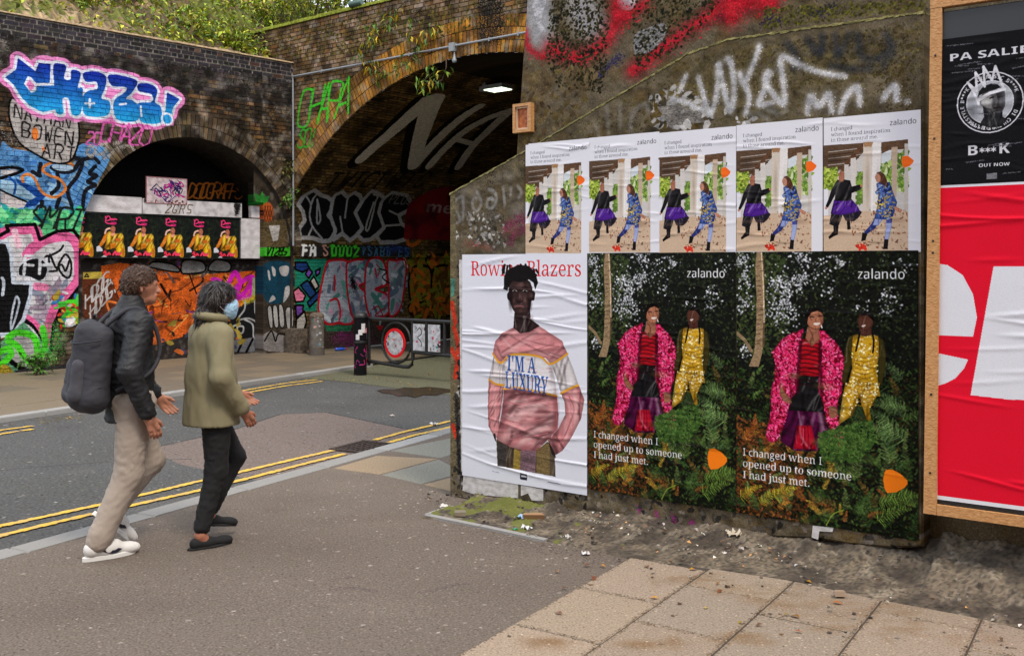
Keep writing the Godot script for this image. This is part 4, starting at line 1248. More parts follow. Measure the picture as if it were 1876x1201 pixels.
	cv.line([0.204, 2.197, 0.242, 2.079, 0.261, 1.980], 0.1, c8(236, 190, 206), false, 0.1)
	cv.line([0.355, 0.864, 0.490, 0.758, 0.586, 0.613], 0.11, pink, false, 0.12)
	cv.line([0.528, 1.340, 0.664, 1.318], 0.12, c8(232, 130, 172), false, 0.15)
	cv.line([0.000, 2.133, 0.111, 2.204, 0.083, 2.282, 0.509, 2.315, 0.586, 2.076, 0.842, 2.213, 1.104, 2.241, 1.248, 2.057, 1.264, 1.704, 1.248, 1.371, 1.084, 1.167, 0.892, 0.946, 0.792, 0.684, 0.753, 0.330], 0.055, INK, false, 0.1, false)
	cv.line([0.336, 0.814, 0.470, 0.719, 0.567, 0.574, 0.616, 0.470], 0.07, INK, false, 0.1, true, 0.02)
	# black letter
	var blk := [-0.073, 2.043, 0.092, 2.026, 0.152, 1.840, 0.186, 1.404, 0.451, 1.391, 0.441, 1.201, 0.336, 0.824, 0.186, 0.603, -0.073, 0.596]
	cv.fill(blk, c8(20, 19, 21), 0.2)
	cv.line(blk, 0.06, c8(196, 204, 218), true, 0.06, false)
	cv.line([0.233, 1.186, 0.270, 1.105, 0.242, 0.947, 0.186, 0.751, 0.148, 0.674, 0.158, 0.871, 0.195, 1.068], 0.03, c8(188, 196, 210), true)
	cv.line([0.022, 1.475, 0.046, 1.406, 0.028, 1.210], 0.045, c8(196, 204, 216))
	cv.fill([0.257, 1.519, 0.280, 1.672, 0.451, 1.778, 0.625, 1.763, 0.704, 1.621, 0.668, 1.476, 0.567, 1.416, 0.432, 1.478, 0.336, 1.498], c8(20, 20, 22), 0.15, true)
	cv.line([0.257, 1.519, 0.280, 1.672, 0.451, 1.778, 0.625, 1.763, 0.704, 1.621, 0.668, 1.476, 0.567, 1.416, 0.432, 1.478, 0.336, 1.498], 0.025, c8(210, 214, 222), true)
	p = Vector2(0.355, 1.522)
	scrawl(cv, "FH", p.x, p.y, 0.3, 0.05, c8(206, 208, 214), 0.05, 0.0, 0.0, 0.75)
	for l in [[0.668, 1.804, 0.715, 1.820, 0.727, 1.723], [0.743, 1.841, 0.812, 1.662, 0.852, 1.591, 0.733, 1.571], [0.773, 1.841, 0.892, 1.904, 0.950, 1.986], [0.872, 1.683, 0.982, 1.847, 1.073, 1.703, 1.053, 1.497, 0.982, 1.477, 0.892, 1.580, 0.872, 1.683], [0.842, 1.621, 0.922, 1.683, 0.982, 1.580, 1.043, 1.745]]:
		cv.line(l, 0.035, c8(24, 22, 24))
	# lower clutter: green lines, grey bubble, red and yellow scraps
	cv.fill([0.000, 0.484, 0.111, 0.596, 0.336, 0.784, 0.625, 0.449, 0.763, 0.238, 0.723, 0.038, 0.567, -0.071, 0.000, -0.026], c8(92, 150, 112), 0.3)
	cv.fill([0.204, 0.542, 0.394, 0.542, 0.625, 0.389, 0.733, 0.179, 0.567, 0.039, 0.336, 0.043, 0.148, 0.180], c8(168, 164, 164), 0.12, true)
	cv.line([0.148, 0.180, 0.336, 0.037, 0.567, 0.029, 0.733, 0.179], 0.07, INK)
	var lime := c8(76, 206, 40)
	for l in [[-0.018, 0.328, 0.111, 0.379, 0.148, 0.278, -0.018, 0.113], [0.111, 0.498, 0.242, 0.411, 0.355, 0.225, 0.470, 0.137, 0.548, 0.272, 0.490, 0.537, 0.242, 0.620, 0.111, 0.557], [0.625, 0.672, 0.664, 0.447, 0.635, 0.247], [1.023, 1.065, 1.003, 0.840], [1.023, 1.065, 1.186, 1.040, 1.124, 0.752], [1.053, 0.920, 1.145, 0.917]]:
		cv.line(l, 0.1, lime, false, 0.14)
	cv.spray([0.723, 0.688, 0.802, 0.541, 0.763, 0.299, 0.664, 0.245], 0.3, c8(70, 170, 70), 0.25)
	cv.specks([0.802, 1.193, 1.248, 1.288, 1.248, 0.623, 0.842, 0.682], 50, 0.02, 0.06, [c8(206, 60, 40), c8(60, 120, 180), c8(208, 204, 206), c8(70, 190, 60), c8(196, 170, 60)], 1.8)
	cv.fill([0.000, 0.111, 0.111, 0.113, 0.195, -0.022, 0.167, -0.178, 0.000, -0.203], c8(150, 128, 40), 0.3, true)
	cv.fill([0.000, -0.065, 0.130, -0.115, 0.111, -0.232, 0.000, -0.242], c8(186, 44, 34), 0.2)
	cv.fill([0.204, 0.037, 0.763, 0.055, 1.248, 0.082, 1.248, -0.188, 0.223, -0.123], c8(44, 42, 44), 0.3)
	# the blue piece
	cv.fill([0.000, 4.552, 0.199, 4.736, 0.199, 4.948, 0.226, 4.986, 0.470, 4.847, 0.526, 4.936, 0.707, 4.917, 0.905, 4.976, 1.020, 4.906, 1.225, 4.862, 1.403, 4.921, 1.645, 4.877, 1.987, 4.865, 2.209, 4.896, 2.306, 4.816, 2.469, 4.823, 2.602, 4.693, 2.668, 4.758, 2.837, 4.761, 3.014, 4.586, 2.888, 4.411, 2.837, 4.112, 2.602, 4.068, 2.437, 4.070, 2.209, 4.078, 2.018, 4.039, 1.830, 4.080, 1.645, 4.151, 1.403, 4.110, 1.195, 4.116, 0.963, 4.105, 0.763, 4.054, 0.539, 4.058, 0.402, 4.114, 0.266, 4.277, 0.159, 4.433], c8(232, 138, 196), 0.08)
	var letters := [
		[0.066, 4.575, 0.226, 4.720, 0.253, 4.905, 0.512, 4.732, 0.567, 4.876, 0.749, 4.883, 0.735, 4.582, 0.528, 4.545, 0.451, 4.629, 0.402, 4.642, 0.342, 4.514, 0.451, 4.380, 0.528, 4.424, 0.539, 4.506, 0.814, 4.549, 0.820, 4.165, 0.623, 4.099, 0.429, 4.177, 0.293, 4.309, 0.199, 4.467],
		[0.791, 4.866, 0.905, 4.912, 0.991, 4.878, 0.963, 4.686, 1.064, 4.685, 1.078, 4.835, 1.225, 4.805, 1.181, 4.568, 1.260, 4.543, 1.225, 4.152, 1.084, 4.122, 1.035, 4.357, 0.934, 4.345, 0.948, 4.121, 0.825, 4.136, 0.806, 4.518],
		[1.269, 4.812, 1.463, 4.866, 1.645, 4.811, 1.630, 4.627, 1.569, 4.438, 1.706, 4.395, 1.682, 4.180, 1.433, 4.116, 1.275, 4.158, 1.254, 4.399, 1.343, 4.530, 1.493, 4.579, 1.478, 4.697, 1.313, 4.675],
		[1.706, 4.850, 2.161, 4.821, 2.113, 4.630, 1.987, 4.490, 2.088, 4.472, 2.216, 4.364, 2.184, 4.137, 1.861, 4.102, 1.768, 4.275, 1.799, 4.452, 1.955, 4.578, 1.987, 4.675, 1.737, 4.672],
		[2.209, 4.766, 2.437, 4.781, 2.542, 4.685, 2.502, 4.491, 2.608, 4.410, 2.602, 4.150, 2.306, 4.103, 2.209, 4.202, 2.193, 4.423, 2.437, 4.483, 2.437, 4.609, 2.209, 4.642],
		[2.719, 4.683, 2.956, 4.595, 2.837, 4.436, 2.803, 4.312, 2.685, 4.317]]
	for l in letters:
		cv.airbrush(l + [l[0], l[1]], 0.34, c8(232, 138, 196), 0.06)
	for l in letters:
		cv.line(l, 0.2, c8(232, 138, 196), true, 0.06)
	for i in 6:
		cv.line(letters[i], 0.09, c8(226, 228, 240), true, 0.05, i in [1, 2, 3, 4])
	for i in 6:
		cv.grad(letters[i], c8(20, 34, 146), c8(38, 170, 228), 0.06, i in [1, 2, 3, 4])
	cv.dot(Vector2(2.719, 4.217).x, Vector2(2.719, 4.217).y, 0.115, c8(226, 228, 240))
	cv.dot(Vector2(2.719, 4.217).x, Vector2(2.719, 4.217).y, 0.08, c8(42, 150, 214), 0.1)
	cv.fill([0.429, 4.589, 0.490, 4.505, 0.443, 4.413, 0.375, 4.513], c8(226, 130, 190))
	for l in [[1.373, 4.399, 1.373, 4.265], [1.299, 4.321, 1.448, 4.339], [2.242, 4.382, 2.258, 4.213], [1.877, 4.370, 1.987, 4.398]]:
		cv.line(l, 0.035, c8(220, 226, 240))
	# pink tag and pale loops
	p = Vector2(1.313, 3.662)
	scrawl(cv, "20", p.x, p.y, 0.2, 0.03, c8(206, 96, 168), 0.2)
	p = Vector2(1.538, 3.712)
	scrawl(cv, "CHAZO", p.x, p.y + 0.02, 0.32, 0.035, c8(214, 92, 170), 0.25, 0.0, 0.0, 0.52)
	for l in [[1.313, 3.542, 1.403, 3.640, 1.463, 3.555, 1.373, 3.458, 1.313, 3.542], [1.523, 3.650, 1.645, 3.692, 1.614, 3.538, 1.493, 3.498], [1.768, 3.703, 1.892, 3.745, 1.830, 3.647, 2.018, 3.695, 2.145, 3.598], [1.584, 3.445, 1.706, 3.515, 1.768, 3.611]]:
		cv.spray(l, 0.05, c8(170, 160, 150), 0.6)
	cv.spray([0.000, 3.683, 0.159, 3.642, 0.320, 3.629], 0.25, c8(140, 130, 130), 0.12)
	# pillar under the arch
	cv.fill([4.649, 1.825, 5.336, 1.830, 5.348, 0.435, 4.649, 0.430], c8(60, 52, 44), 0.25)
	cv.fill([4.724, 1.712, 5.268, 1.717, 5.302, 1.308, 5.178, 0.982, 4.779, 0.964, 4.670, 1.278], c8(20, 58, 78), 0.2, true)
	for l in [[4.779, 1.570, 4.812, 1.399, 4.844, 1.408, 4.823, 1.561], [4.871, 1.655, 4.899, 1.484, 4.955, 1.474, 4.950, 1.598], [5.043, 1.636, 5.245, 1.656, 5.223, 1.482, 5.088, 1.483], [5.178, 1.251, 5.268, 1.269, 5.257, 1.096, 5.133, 0.954, 5.144, 1.098], [4.812, 0.972, 4.888, 1.104, 4.955, 1.026]]:
		cv.fill(l, c8(176, 172, 172), 0.1, true)
	for q in [[[4.779, 0.860, 4.866, 0.876, 4.899, 0.513, 4.823, 0.517]], [[4.899, 0.875, 4.988, 0.882, 5.021, 0.518, 4.932, 0.521]], [[5.032, 0.900, 5.122, 0.868, 5.155, 0.521, 5.055, 0.516]], [[5.178, 0.809, 5.302, 0.844, 5.313, 0.514, 5.223, 0.441]]]:
		cv.fill(q[0], c8(168, 164, 162), 0.1, true)
		cv.line(q[0], 0.02, INK, true)
	cv.fill([4.681, 0.334, 4.866, 0.429, 5.021, 0.355, 5.223, 0.306, 5.291, 0.148, 5.268, 0.014, 4.713, 0.068], c8(126, 120, 118), 0.18, true)
	cv.line([4.713, 0.238, 4.866, 0.420, 4.955, 0.225, 5.021, 0.355, 5.245, 0.286, 5.291, 0.052], 0.03, INK)
	cv.fill([4.674, 2.011, 5.242, 2.029, 5.242, 1.850, 4.674, 1.846], c8(60, 176, 40), 0.2)
	p = Vector2(4.710, 1.867)
	scrawl(cv, "V1285", p.x, p.y, 0.15, 0.03, INK, 0.3, 0.0, 0.0, 0.6)
	cv.fill([4.674, 2.505, 5.229, 2.576, 5.229, 2.029, 4.674, 2.021], c8(86, 72, 48), 0.35)
	cv.fill([4.805, 2.426, 5.058, 2.445, 5.009, 2.151, 4.901, 2.128], c8(178, 172, 168), 0.2)
	# pineapple
	cv.fill([4.487, 3.036, 4.624, 2.985, 4.663, 3.073, 4.722, 2.973, 4.821, 2.996, 4.781, 2.873, 4.821, 2.806, 4.624, 2.780, 4.526, 2.844], c8(44, 130, 48), 0.2)
	cv.ell(Vector2(4.781, 2.683).x, Vector2(4.781, 2.683).y, 0.13, 0.19, c8(176, 82, 34), 0.15)
	for i in 4:
		var q := Vector2(4.663, 2.799) + Vector2(i * 0.055, 0.0)
		cv.line([q.x, q.y, q.x + 0.08, q.y - 0.3], 0.014, c8(70, 30, 20), false, 0.0, false)
		cv.line([q.x + 0.08, q.y, q.x - 0.02, q.y - 0.3], 0.014, c8(70, 30, 20), false, 0.0, false)

func paint_infill(cv: Cv) -> void:
	# dark wall below the hoarding with an orange piece
	cv.fill([1.716, 1.660, 2.024, 1.715, 2.435, 1.679, 2.900, 1.642, 3.139, 1.680, 3.384, 1.490, 4.235, 1.544, 4.774, 1.581, 4.797, 1.099, 4.235, 0.835, 4.235, 0.677, 3.802, 0.578, 3.180, 0.378, 2.588, 0.262, 2.397, 0.455, 2.209, 1.008, 1.842, 1.054, 1.734, 1.376], c8(200, 88, 30), 0.35)
	cv.fill([1.399, 1.468, 1.896, 1.446, 2.060, 1.048, 1.896, 0.767, 1.416, 0.785], c8(92, 46, 28), 0.35)
	for i in 34:
		var q := Vector2(rf(1.9, 4.5), rf(0.6, 1.6))
		cv.line([q.x, q.y, q.x + rf(-0.2, 0.2), q.y + rf(-0.25, 0.1), q.x + rf(-0.3, 0.3), q.y + rf(-0.4, 0.1)], rf(0.02, 0.05), [INK, c8(232, 120, 50), c8(120, 50, 20), c8(228, 150, 70)][i % 4], false, 0.15)
	for i in 70:
		var q := Vector2(rf(1.9, 4.6), rf(0.5, 1.72))
		cv.line([q.x, q.y, q.x + rf(-0.15, 0.15), q.y + rf(-0.2, 0.2), q.x + rf(-0.3, 0.3), q.y + rf(-0.25, 0.25)], rf(0.012, 0.05), [INK, c8(70, 34, 22), c8(112, 46, 20), INK, c8(84, 78, 82), c8(110, 50, 120)][i % 6], false, 0.2, true, 0.01)
	for i in 40:
		cv.soft(rf(1.9, 4.6), rf(0.4, 1.75), rf(0.05, 0.2), rf(0.05, 0.15), [c8(40, 22, 16), c8(60, 30, 18)][i % 2], 0.4)
	for l in [[2.568, 1.679, 2.684, 1.735, 3.039, 1.680, 3.119, 1.548, 2.568, 1.642], [3.180, 1.548, 3.200, 1.737, 3.384, 1.775, 3.612, 1.719, 3.633, 1.565, 3.302, 1.519], [3.717, 1.642, 3.866, 1.778, 4.147, 1.720, 4.125, 1.564, 3.759, 1.565]]:
		cv.fill(l, c8(130, 126, 124), 0.2, true)
		cv.line(l, 0.03, INK, true)
	cv.fill([1.416, 1.555, 1.734, 1.563, 1.725, 1.444, 1.416, 1.442], c8(196, 170, 70), 0.15)
	cv.line([1.442, 1.476, 1.477, 1.529, 1.512, 1.476], 0.02, c8(40, 34, 20), true, 0.0, false)
	for w in [["HDOG.", [85, 540]], ["HDOG.", [125, 640]]]:
		var q := Vector2(1.460, 0.950) if w[1][0] == 85 else Vector2(1.530, 0.763)
		scrawl(cv, w[0], q.x, q.y, 0.23, 0.028, c8(196, 190, 190), 0.0, 1.05, 0.0, 0.4)
	var mag := c8(206, 30, 178)
	cv.line([3.802, 1.410, 3.952, 1.370, 4.125, 1.152, 4.191, 1.072, 4.367, 1.306, 4.257, 1.543, 4.082, 1.290, 3.909, 1.351], 0.09, mag, false, 0.15)
	cv.line([4.147, 1.112, 4.412, 1.364, 4.637, 1.442, 4.457, 1.145, 4.235, 1.071, 4.569, 1.083, 4.637, 1.342], 0.09, mag, false, 0.15)
	cv.fill([4.637, 1.442, 4.797, 1.441, 4.774, 1.079, 4.614, 1.082], c8(150, 150, 120), 0.2)
	cv.spray([4.412, 0.988, 4.683, 1.061, 4.774, 1.340], 0.12, c8(186, 190, 40), 0.4)
	cv.fill([4.103, 0.604, 4.279, 0.833, 4.683, 0.981, 4.866, 0.936, 4.866, 0.088, 4.082, 0.175], c8(24, 24, 26), 0.25)
	for l in [[4.479, 0.986, 4.457, 0.828, 4.323, 0.654, 4.547, 0.665, 4.728, 0.578, 4.820, 0.454], [4.683, 0.981, 4.705, 0.740, 4.843, 0.755, 4.774, 0.617], [4.367, 0.573, 4.213, 0.521, 4.235, 0.421, 4.412, 0.393, 4.434, 0.511, 4.323, 0.516, 4.301, 0.448], [4.457, 0.649, 4.637, 0.542, 4.660, 0.301, 4.774, 0.255], [4.082, 0.566, 4.060, 0.215]]:
		cv.line(l, 0.035, c8(170, 170, 172), false, 0.1)
	cv.fill([4.060, 0.254, 4.683, 0.300, 4.683, 0.019, 4.082, 0.057], c8(104, 104, 110), 0.2)
	cv.line([4.323, 0.042, 4.434, 0.253], 0.05, INK)
	cv.line([4.502, 0.031, 4.637, 0.262], 0.05, INK)
	cv.specks([1.4, 0.05, 4.4, 0.05, 4.4, 0.7, 1.4, 0.7], 80, 0.02, 0.06, [c8(180, 90, 40), c8(60, 60, 80), c8(150, 130, 50), c8(40, 36, 34)], 2.0)

func paint_tunnel(cv: Cv) -> void:
	# NA in wide grey letters on the vault
	for o in [[0.1, -0.1, c8(16, 14, 12), 1.25], [0.0, 0.0, c8(206, 197, 187), 1.0]]:
		for l in [[[1.063, 4.072, 1.234, 4.865, 1.251, 5.523, 1.201, 6.118], 0.34, 0.6], [[1.247, 6.171, 1.847, 5.258, 2.186, 4.699, 2.552, 4.091], 0.6, 0.42], [[2.566, 4.176, 2.561, 4.881, 2.517, 5.607, 2.513, 6.232], 0.4, 0.3], [[3.000, 4.116, 3.014, 5.222, 3.170, 5.839, 3.397, 6.281], 0.3, 0.34], [[3.436, 6.248, 3.629, 5.414, 3.700, 4.877, 3.862, 4.188], 0.34, 0.3], [[3.062, 4.999, 3.645, 4.934], 0.2, 0.2]]:
			var a: Array = l[0].duplicate()
			for i in range(0, a.size(), 2):
				a[i] -= o[0]
				a[i + 1] += o[1]
			cv.line(a, l[1] * o[3] * 0.72, o[2], false, 0.12, true, l[2] * o[3] * 0.72)
	var p := Vector2(0.630, 3.272)
	scrawl(cv, "TWTC", p.x, p.y, 0.4, 0.06, c8(22, 20, 18), 0.2, 0.1, 0.0, 0.75)
	p = Vector2(1.785, 3.366)
	scrawl(cv, "TWTC", p.x, p.y, 0.42, 0.06, c8(22, 20, 18), 0.2, 0.1, 0.0, 0.95)
	# black letters outlined in grey
	var grey := c8(150, 146, 146)
	for l in [[0.114, 2.851, 0.262, 3.051, 0.424, 3.193, 0.664, 3.080, 0.838, 3.048, 0.987, 2.964, 0.987, 2.824, 0.873, 2.678, 1.010, 2.543, 1.055, 2.351, 0.918, 2.172, 0.715, 2.151, 0.471, 2.215, 0.168, 2.208, 0.125, 2.376, 0.275, 2.552, 0.232, 2.721], [0.987, 2.982, 1.021, 3.128, 1.139, 3.204, 1.349, 3.084, 1.466, 3.206, 1.643, 3.150, 1.789, 3.006, 1.596, 2.762, 1.789, 2.462, 1.668, 2.314, 1.453, 2.183, 1.241, 2.321, 1.010, 2.192, 1.055, 2.386, 0.918, 2.680], [1.789, 3.006, 1.900, 3.286, 2.132, 3.233, 2.386, 3.110, 2.260, 2.790, 2.387, 2.666, 2.412, 2.481, 2.210, 2.328, 2.010, 2.213, 1.813, 2.191, 1.644, 2.313, 1.789, 2.444, 1.596, 2.762], [2.372, 3.132, 2.480, 3.283, 2.949, 3.246, 3.255, 3.024, 3.120, 2.865, 2.853, 2.759, 2.933, 2.573, 3.201, 2.449, 3.093, 2.255, 2.748, 2.172, 2.311, 2.164, 2.185, 2.290, 2.412, 2.481, 2.260, 2.790]]:
		cv.fill(l, c8(16, 15, 16), 0.2)
		cv.line(l, 0.09, grey, true, 0.12, false)
	for l in [[0.593, 2.978, 0.581, 2.528, 0.670, 2.601, 0.593, 2.978], [1.384, 3.064, 1.311, 2.643], [1.183, 2.656, 1.253, 2.339], [2.003, 3.200, 2.168, 3.095, 1.985, 2.468, 1.887, 2.465, 2.110, 3.004], [0.318, 3.015, 0.427, 2.867, 0.395, 2.659, 0.471, 2.438, 0.715, 2.203], [0.471, 2.438, 0.362, 2.246], [2.566, 2.841, 2.853, 2.759], [2.464, 2.520, 2.880, 2.553], [0.555, 3.116, 0.427, 2.867]]:
		cv.line(l, 0.045, grey, false, 0.1)
	p = Vector2(2.541, 3.008)
	scrawl(cv, "PLUS", p.x, p.y, 0.22, 0.03, c8(112, 108, 108), 0.1, 0.0, 0.0, 0.8)
	cv.line([3.120, 2.141, 3.120, 2.275, 3.337, 2.337, 3.501, 2.245, 3.309, 2.126, 3.120, 2.141], 0.09, c8(188, 92, 30), false, 0.2)
	cv.spray([3.557, 2.169, 3.809, 2.330, 4.152, 2.377], 0.3, c8(150, 120, 40), 0.12)
	# lettering on the ledge
	cv.fill([0.125, 2.062, 3.120, 2.113, 3.147, 1.875, 0.125, 1.833], c8(34, 32, 32), 0.3)
	p = Vector2(0.189, 1.859)
	scrawl(cv, "FH", p.x, p.y, 0.2, 0.06, c8(214, 212, 212), 0.1, 0.0, 0.0, 0.95)
	p = Vector2(0.693, 1.872)
	scrawl(cv, "S", p.x, p.y, 0.2, 0.04, c8(190, 140, 120), 0.2)
	p = Vector2(0.918, 1.865)
	scrawl(cv, "OUU2", p.x, p.y, 0.2, 0.055, c8(62, 190, 40), 0.1, 0.0, 0.0, 1.0)
	p = Vector2(1.716, 1.881)
	scrawl(cv, "VSAB8 ES", p.x, p.y, 0.18, 0.03, c8(60, 110, 150), 0.2, 0.0, 0.0, 1.0)
	cv.spray([2.412, 1.999, 2.880, 2.043, 3.120, 1.932], 0.15, c8(40, 60, 130), 0.3)
	# teal and blue crossing bars
	cv.fill([0.021, 1.801, 0.823, 1.806, 0.771, 0.758, 0.046, 0.783], c8(28, 120, 96), 0.2)
	for l in [[[0.046, 1.733, 0.316, 1.734, 0.391, 1.616, 0.217, 1.538, 0.046, 1.597], c8(24, 52, 108)], [[0.168, 1.286, 0.341, 1.381, 0.567, 1.121, 0.416, 1.026], c8(26, 62, 116)], [[0.341, 0.950, 0.694, 1.218, 0.720, 1.098, 0.391, 0.850], c8(26, 62, 116)], [[0.291, 1.499, 0.378, 1.626, 0.466, 1.537, 0.378, 1.420], c8(116, 70, 168)], [[0.541, 1.557, 0.669, 1.616, 0.643, 1.517, 0.567, 1.458], c8(116, 70, 168)], [[0.411, 1.361, 0.504, 1.458, 0.630, 1.259, 0.541, 1.185], c8(184, 178, 172)], [[-0.003, 1.172, 0.119, 1.247, 0.291, 1.088, 0.242, 0.972, 0.046, 0.958], c8(214, 118, 148)], [[0.046, 0.900, 0.242, 0.894, 0.217, 0.738, 0.070, 0.666], c8(110, 64, 150)], [[0.070, 0.627, 0.266, 0.776, 0.316, 0.578, 0.266, 0.424, 0.058, 0.415], c8(170, 164, 158)]]:
		cv.fill(l[0], l[1], 0.12)
		cv.line(l[0], 0.04, INK, true, 0.0, false)
	# silver letters with red outlines
	for l in [[0.625, 0.972, 0.812, 1.665, 0.994, 1.777, 1.342, 1.766, 1.428, 1.606, 1.381, 1.071, 1.547, 0.887, 1.547, 0.528, 1.303, 0.474, 1.147, 0.516, 0.880, 0.493, 0.655, 0.682], [1.428, 1.749, 1.862, 1.769, 1.911, 1.362, 1.707, 1.244, 1.952, 1.058, 2.076, 0.750, 1.902, 0.574, 1.547, 0.588, 1.389, 1.071, 1.350, 1.576], [1.943, 1.751, 2.361, 1.783, 2.497, 1.294, 2.159, 1.176, 2.497, 1.046, 2.583, 0.732, 2.361, 0.579, 2.034, 0.568, 1.862, 1.060], [2.510, 1.744, 2.747, 1.776, 3.056, 1.755, 3.012, 1.161, 2.879, 0.722, 2.574, 0.602, 2.553, 1.169]]:
		cv.fill(l, c8(166, 170, 182), 0.14, true)
		cv.specks(l, 40, 0.02, 0.07, [c8(90, 104, 124), c8(120, 130, 146), c8(196, 198, 206), c8(200, 130, 160), c8(90, 150, 140)], 3.0)
		cv.line(l, 0.05, c8(190, 28, 40), true, 0.1)
	for l in [[1.032, 1.460, 1.032, 1.167], [0.918, 0.964, 1.109, 0.989, 1.186, 0.721, 1.147, 0.516], [2.150, 1.605, 2.192, 1.421], [2.150, 1.176, 2.361, 1.249]]:
		cv.line(l, 0.045, c8(190, 28, 40))
	cv.spray([1.499, 1.427, 1.579, 1.186], 0.12, INK, 0.9)
	for l in [[2.192, 1.697, 2.276, 1.605, 2.234, 1.451], [2.276, 1.605, 2.488, 1.542, 2.361, 1.419, 2.574, 1.293], [2.067, 0.750, 2.234, 0.806, 2.361, 0.617, 2.150, 0.625, 2.446, 0.768]]:
		cv.line(l, 0.03, [INK, INK, c8(160, 24, 40)][rng.randi() % 3])
	# amber bubble letters deeper inside
	for l in [[3.168, 1.842, 3.649, 1.893, 3.672, 1.667, 3.191, 1.667], [3.742, 1.862, 4.513, 1.901, 4.513, 1.601, 3.836, 1.667], [3.213, 1.571, 3.789, 1.634, 3.883, 1.210, 3.836, 0.885, 3.236, 0.870], [3.931, 1.569, 4.522, 1.601, 4.522, 0.800, 3.955, 0.849], [3.213, 0.822, 3.860, 0.819, 3.836, 0.559, 3.464, 0.535, 3.191, 0.648], [3.955, 0.784, 4.522, 0.766, 4.522, 0.533, 3.978, 0.554]]:
		cv.fill(l, c8(140, 96, 26), 0.4, true)
		cv.line(l, 0.06, INK, true)
		cv.specks(l, 40, 0.03, 0.08, [c8(186, 96, 26), c8(120, 120, 30), c8(90, 60, 20)], 3.0)
	cv.spray([1.031, 0.184, 1.244, 0.233, 1.459, 0.159], 0.3, c8(150, 40, 120), 0.2)
	cv.spray([1.331, 0.125, 1.516, 0.170, 2.087, 0.094], 0.3, c8(140, 36, 110), 0.15)
	cv.fill([2.184, 0.405, 2.422, 0.394, 2.283, 0.270], c8(170, 30, 36), 0.15)
	cv.fill([0.771, 0.478, 1.514, 0.444, 1.459, 0.323, 0.823, 0.356], c8(44, 110, 76), 0.3)

func paint_bridge(cv: Cv) -> void:
	var lime := c8(70, 200, 48)
	var p := Vector2(0.136, 4.329)
	scrawl(cv, "CHAPA", p.x, p.y, 0.66, 0.05, lime, 0.25, 0.08, 0.0, 0.42, 0.06)
	p = Vector2(0.136, 3.926)
	scrawl(cv, "SO!", p.x, p.y, 0.34, 0.04, c8(66, 170, 50), 0.3, 0.0, 0.0, 0.5)

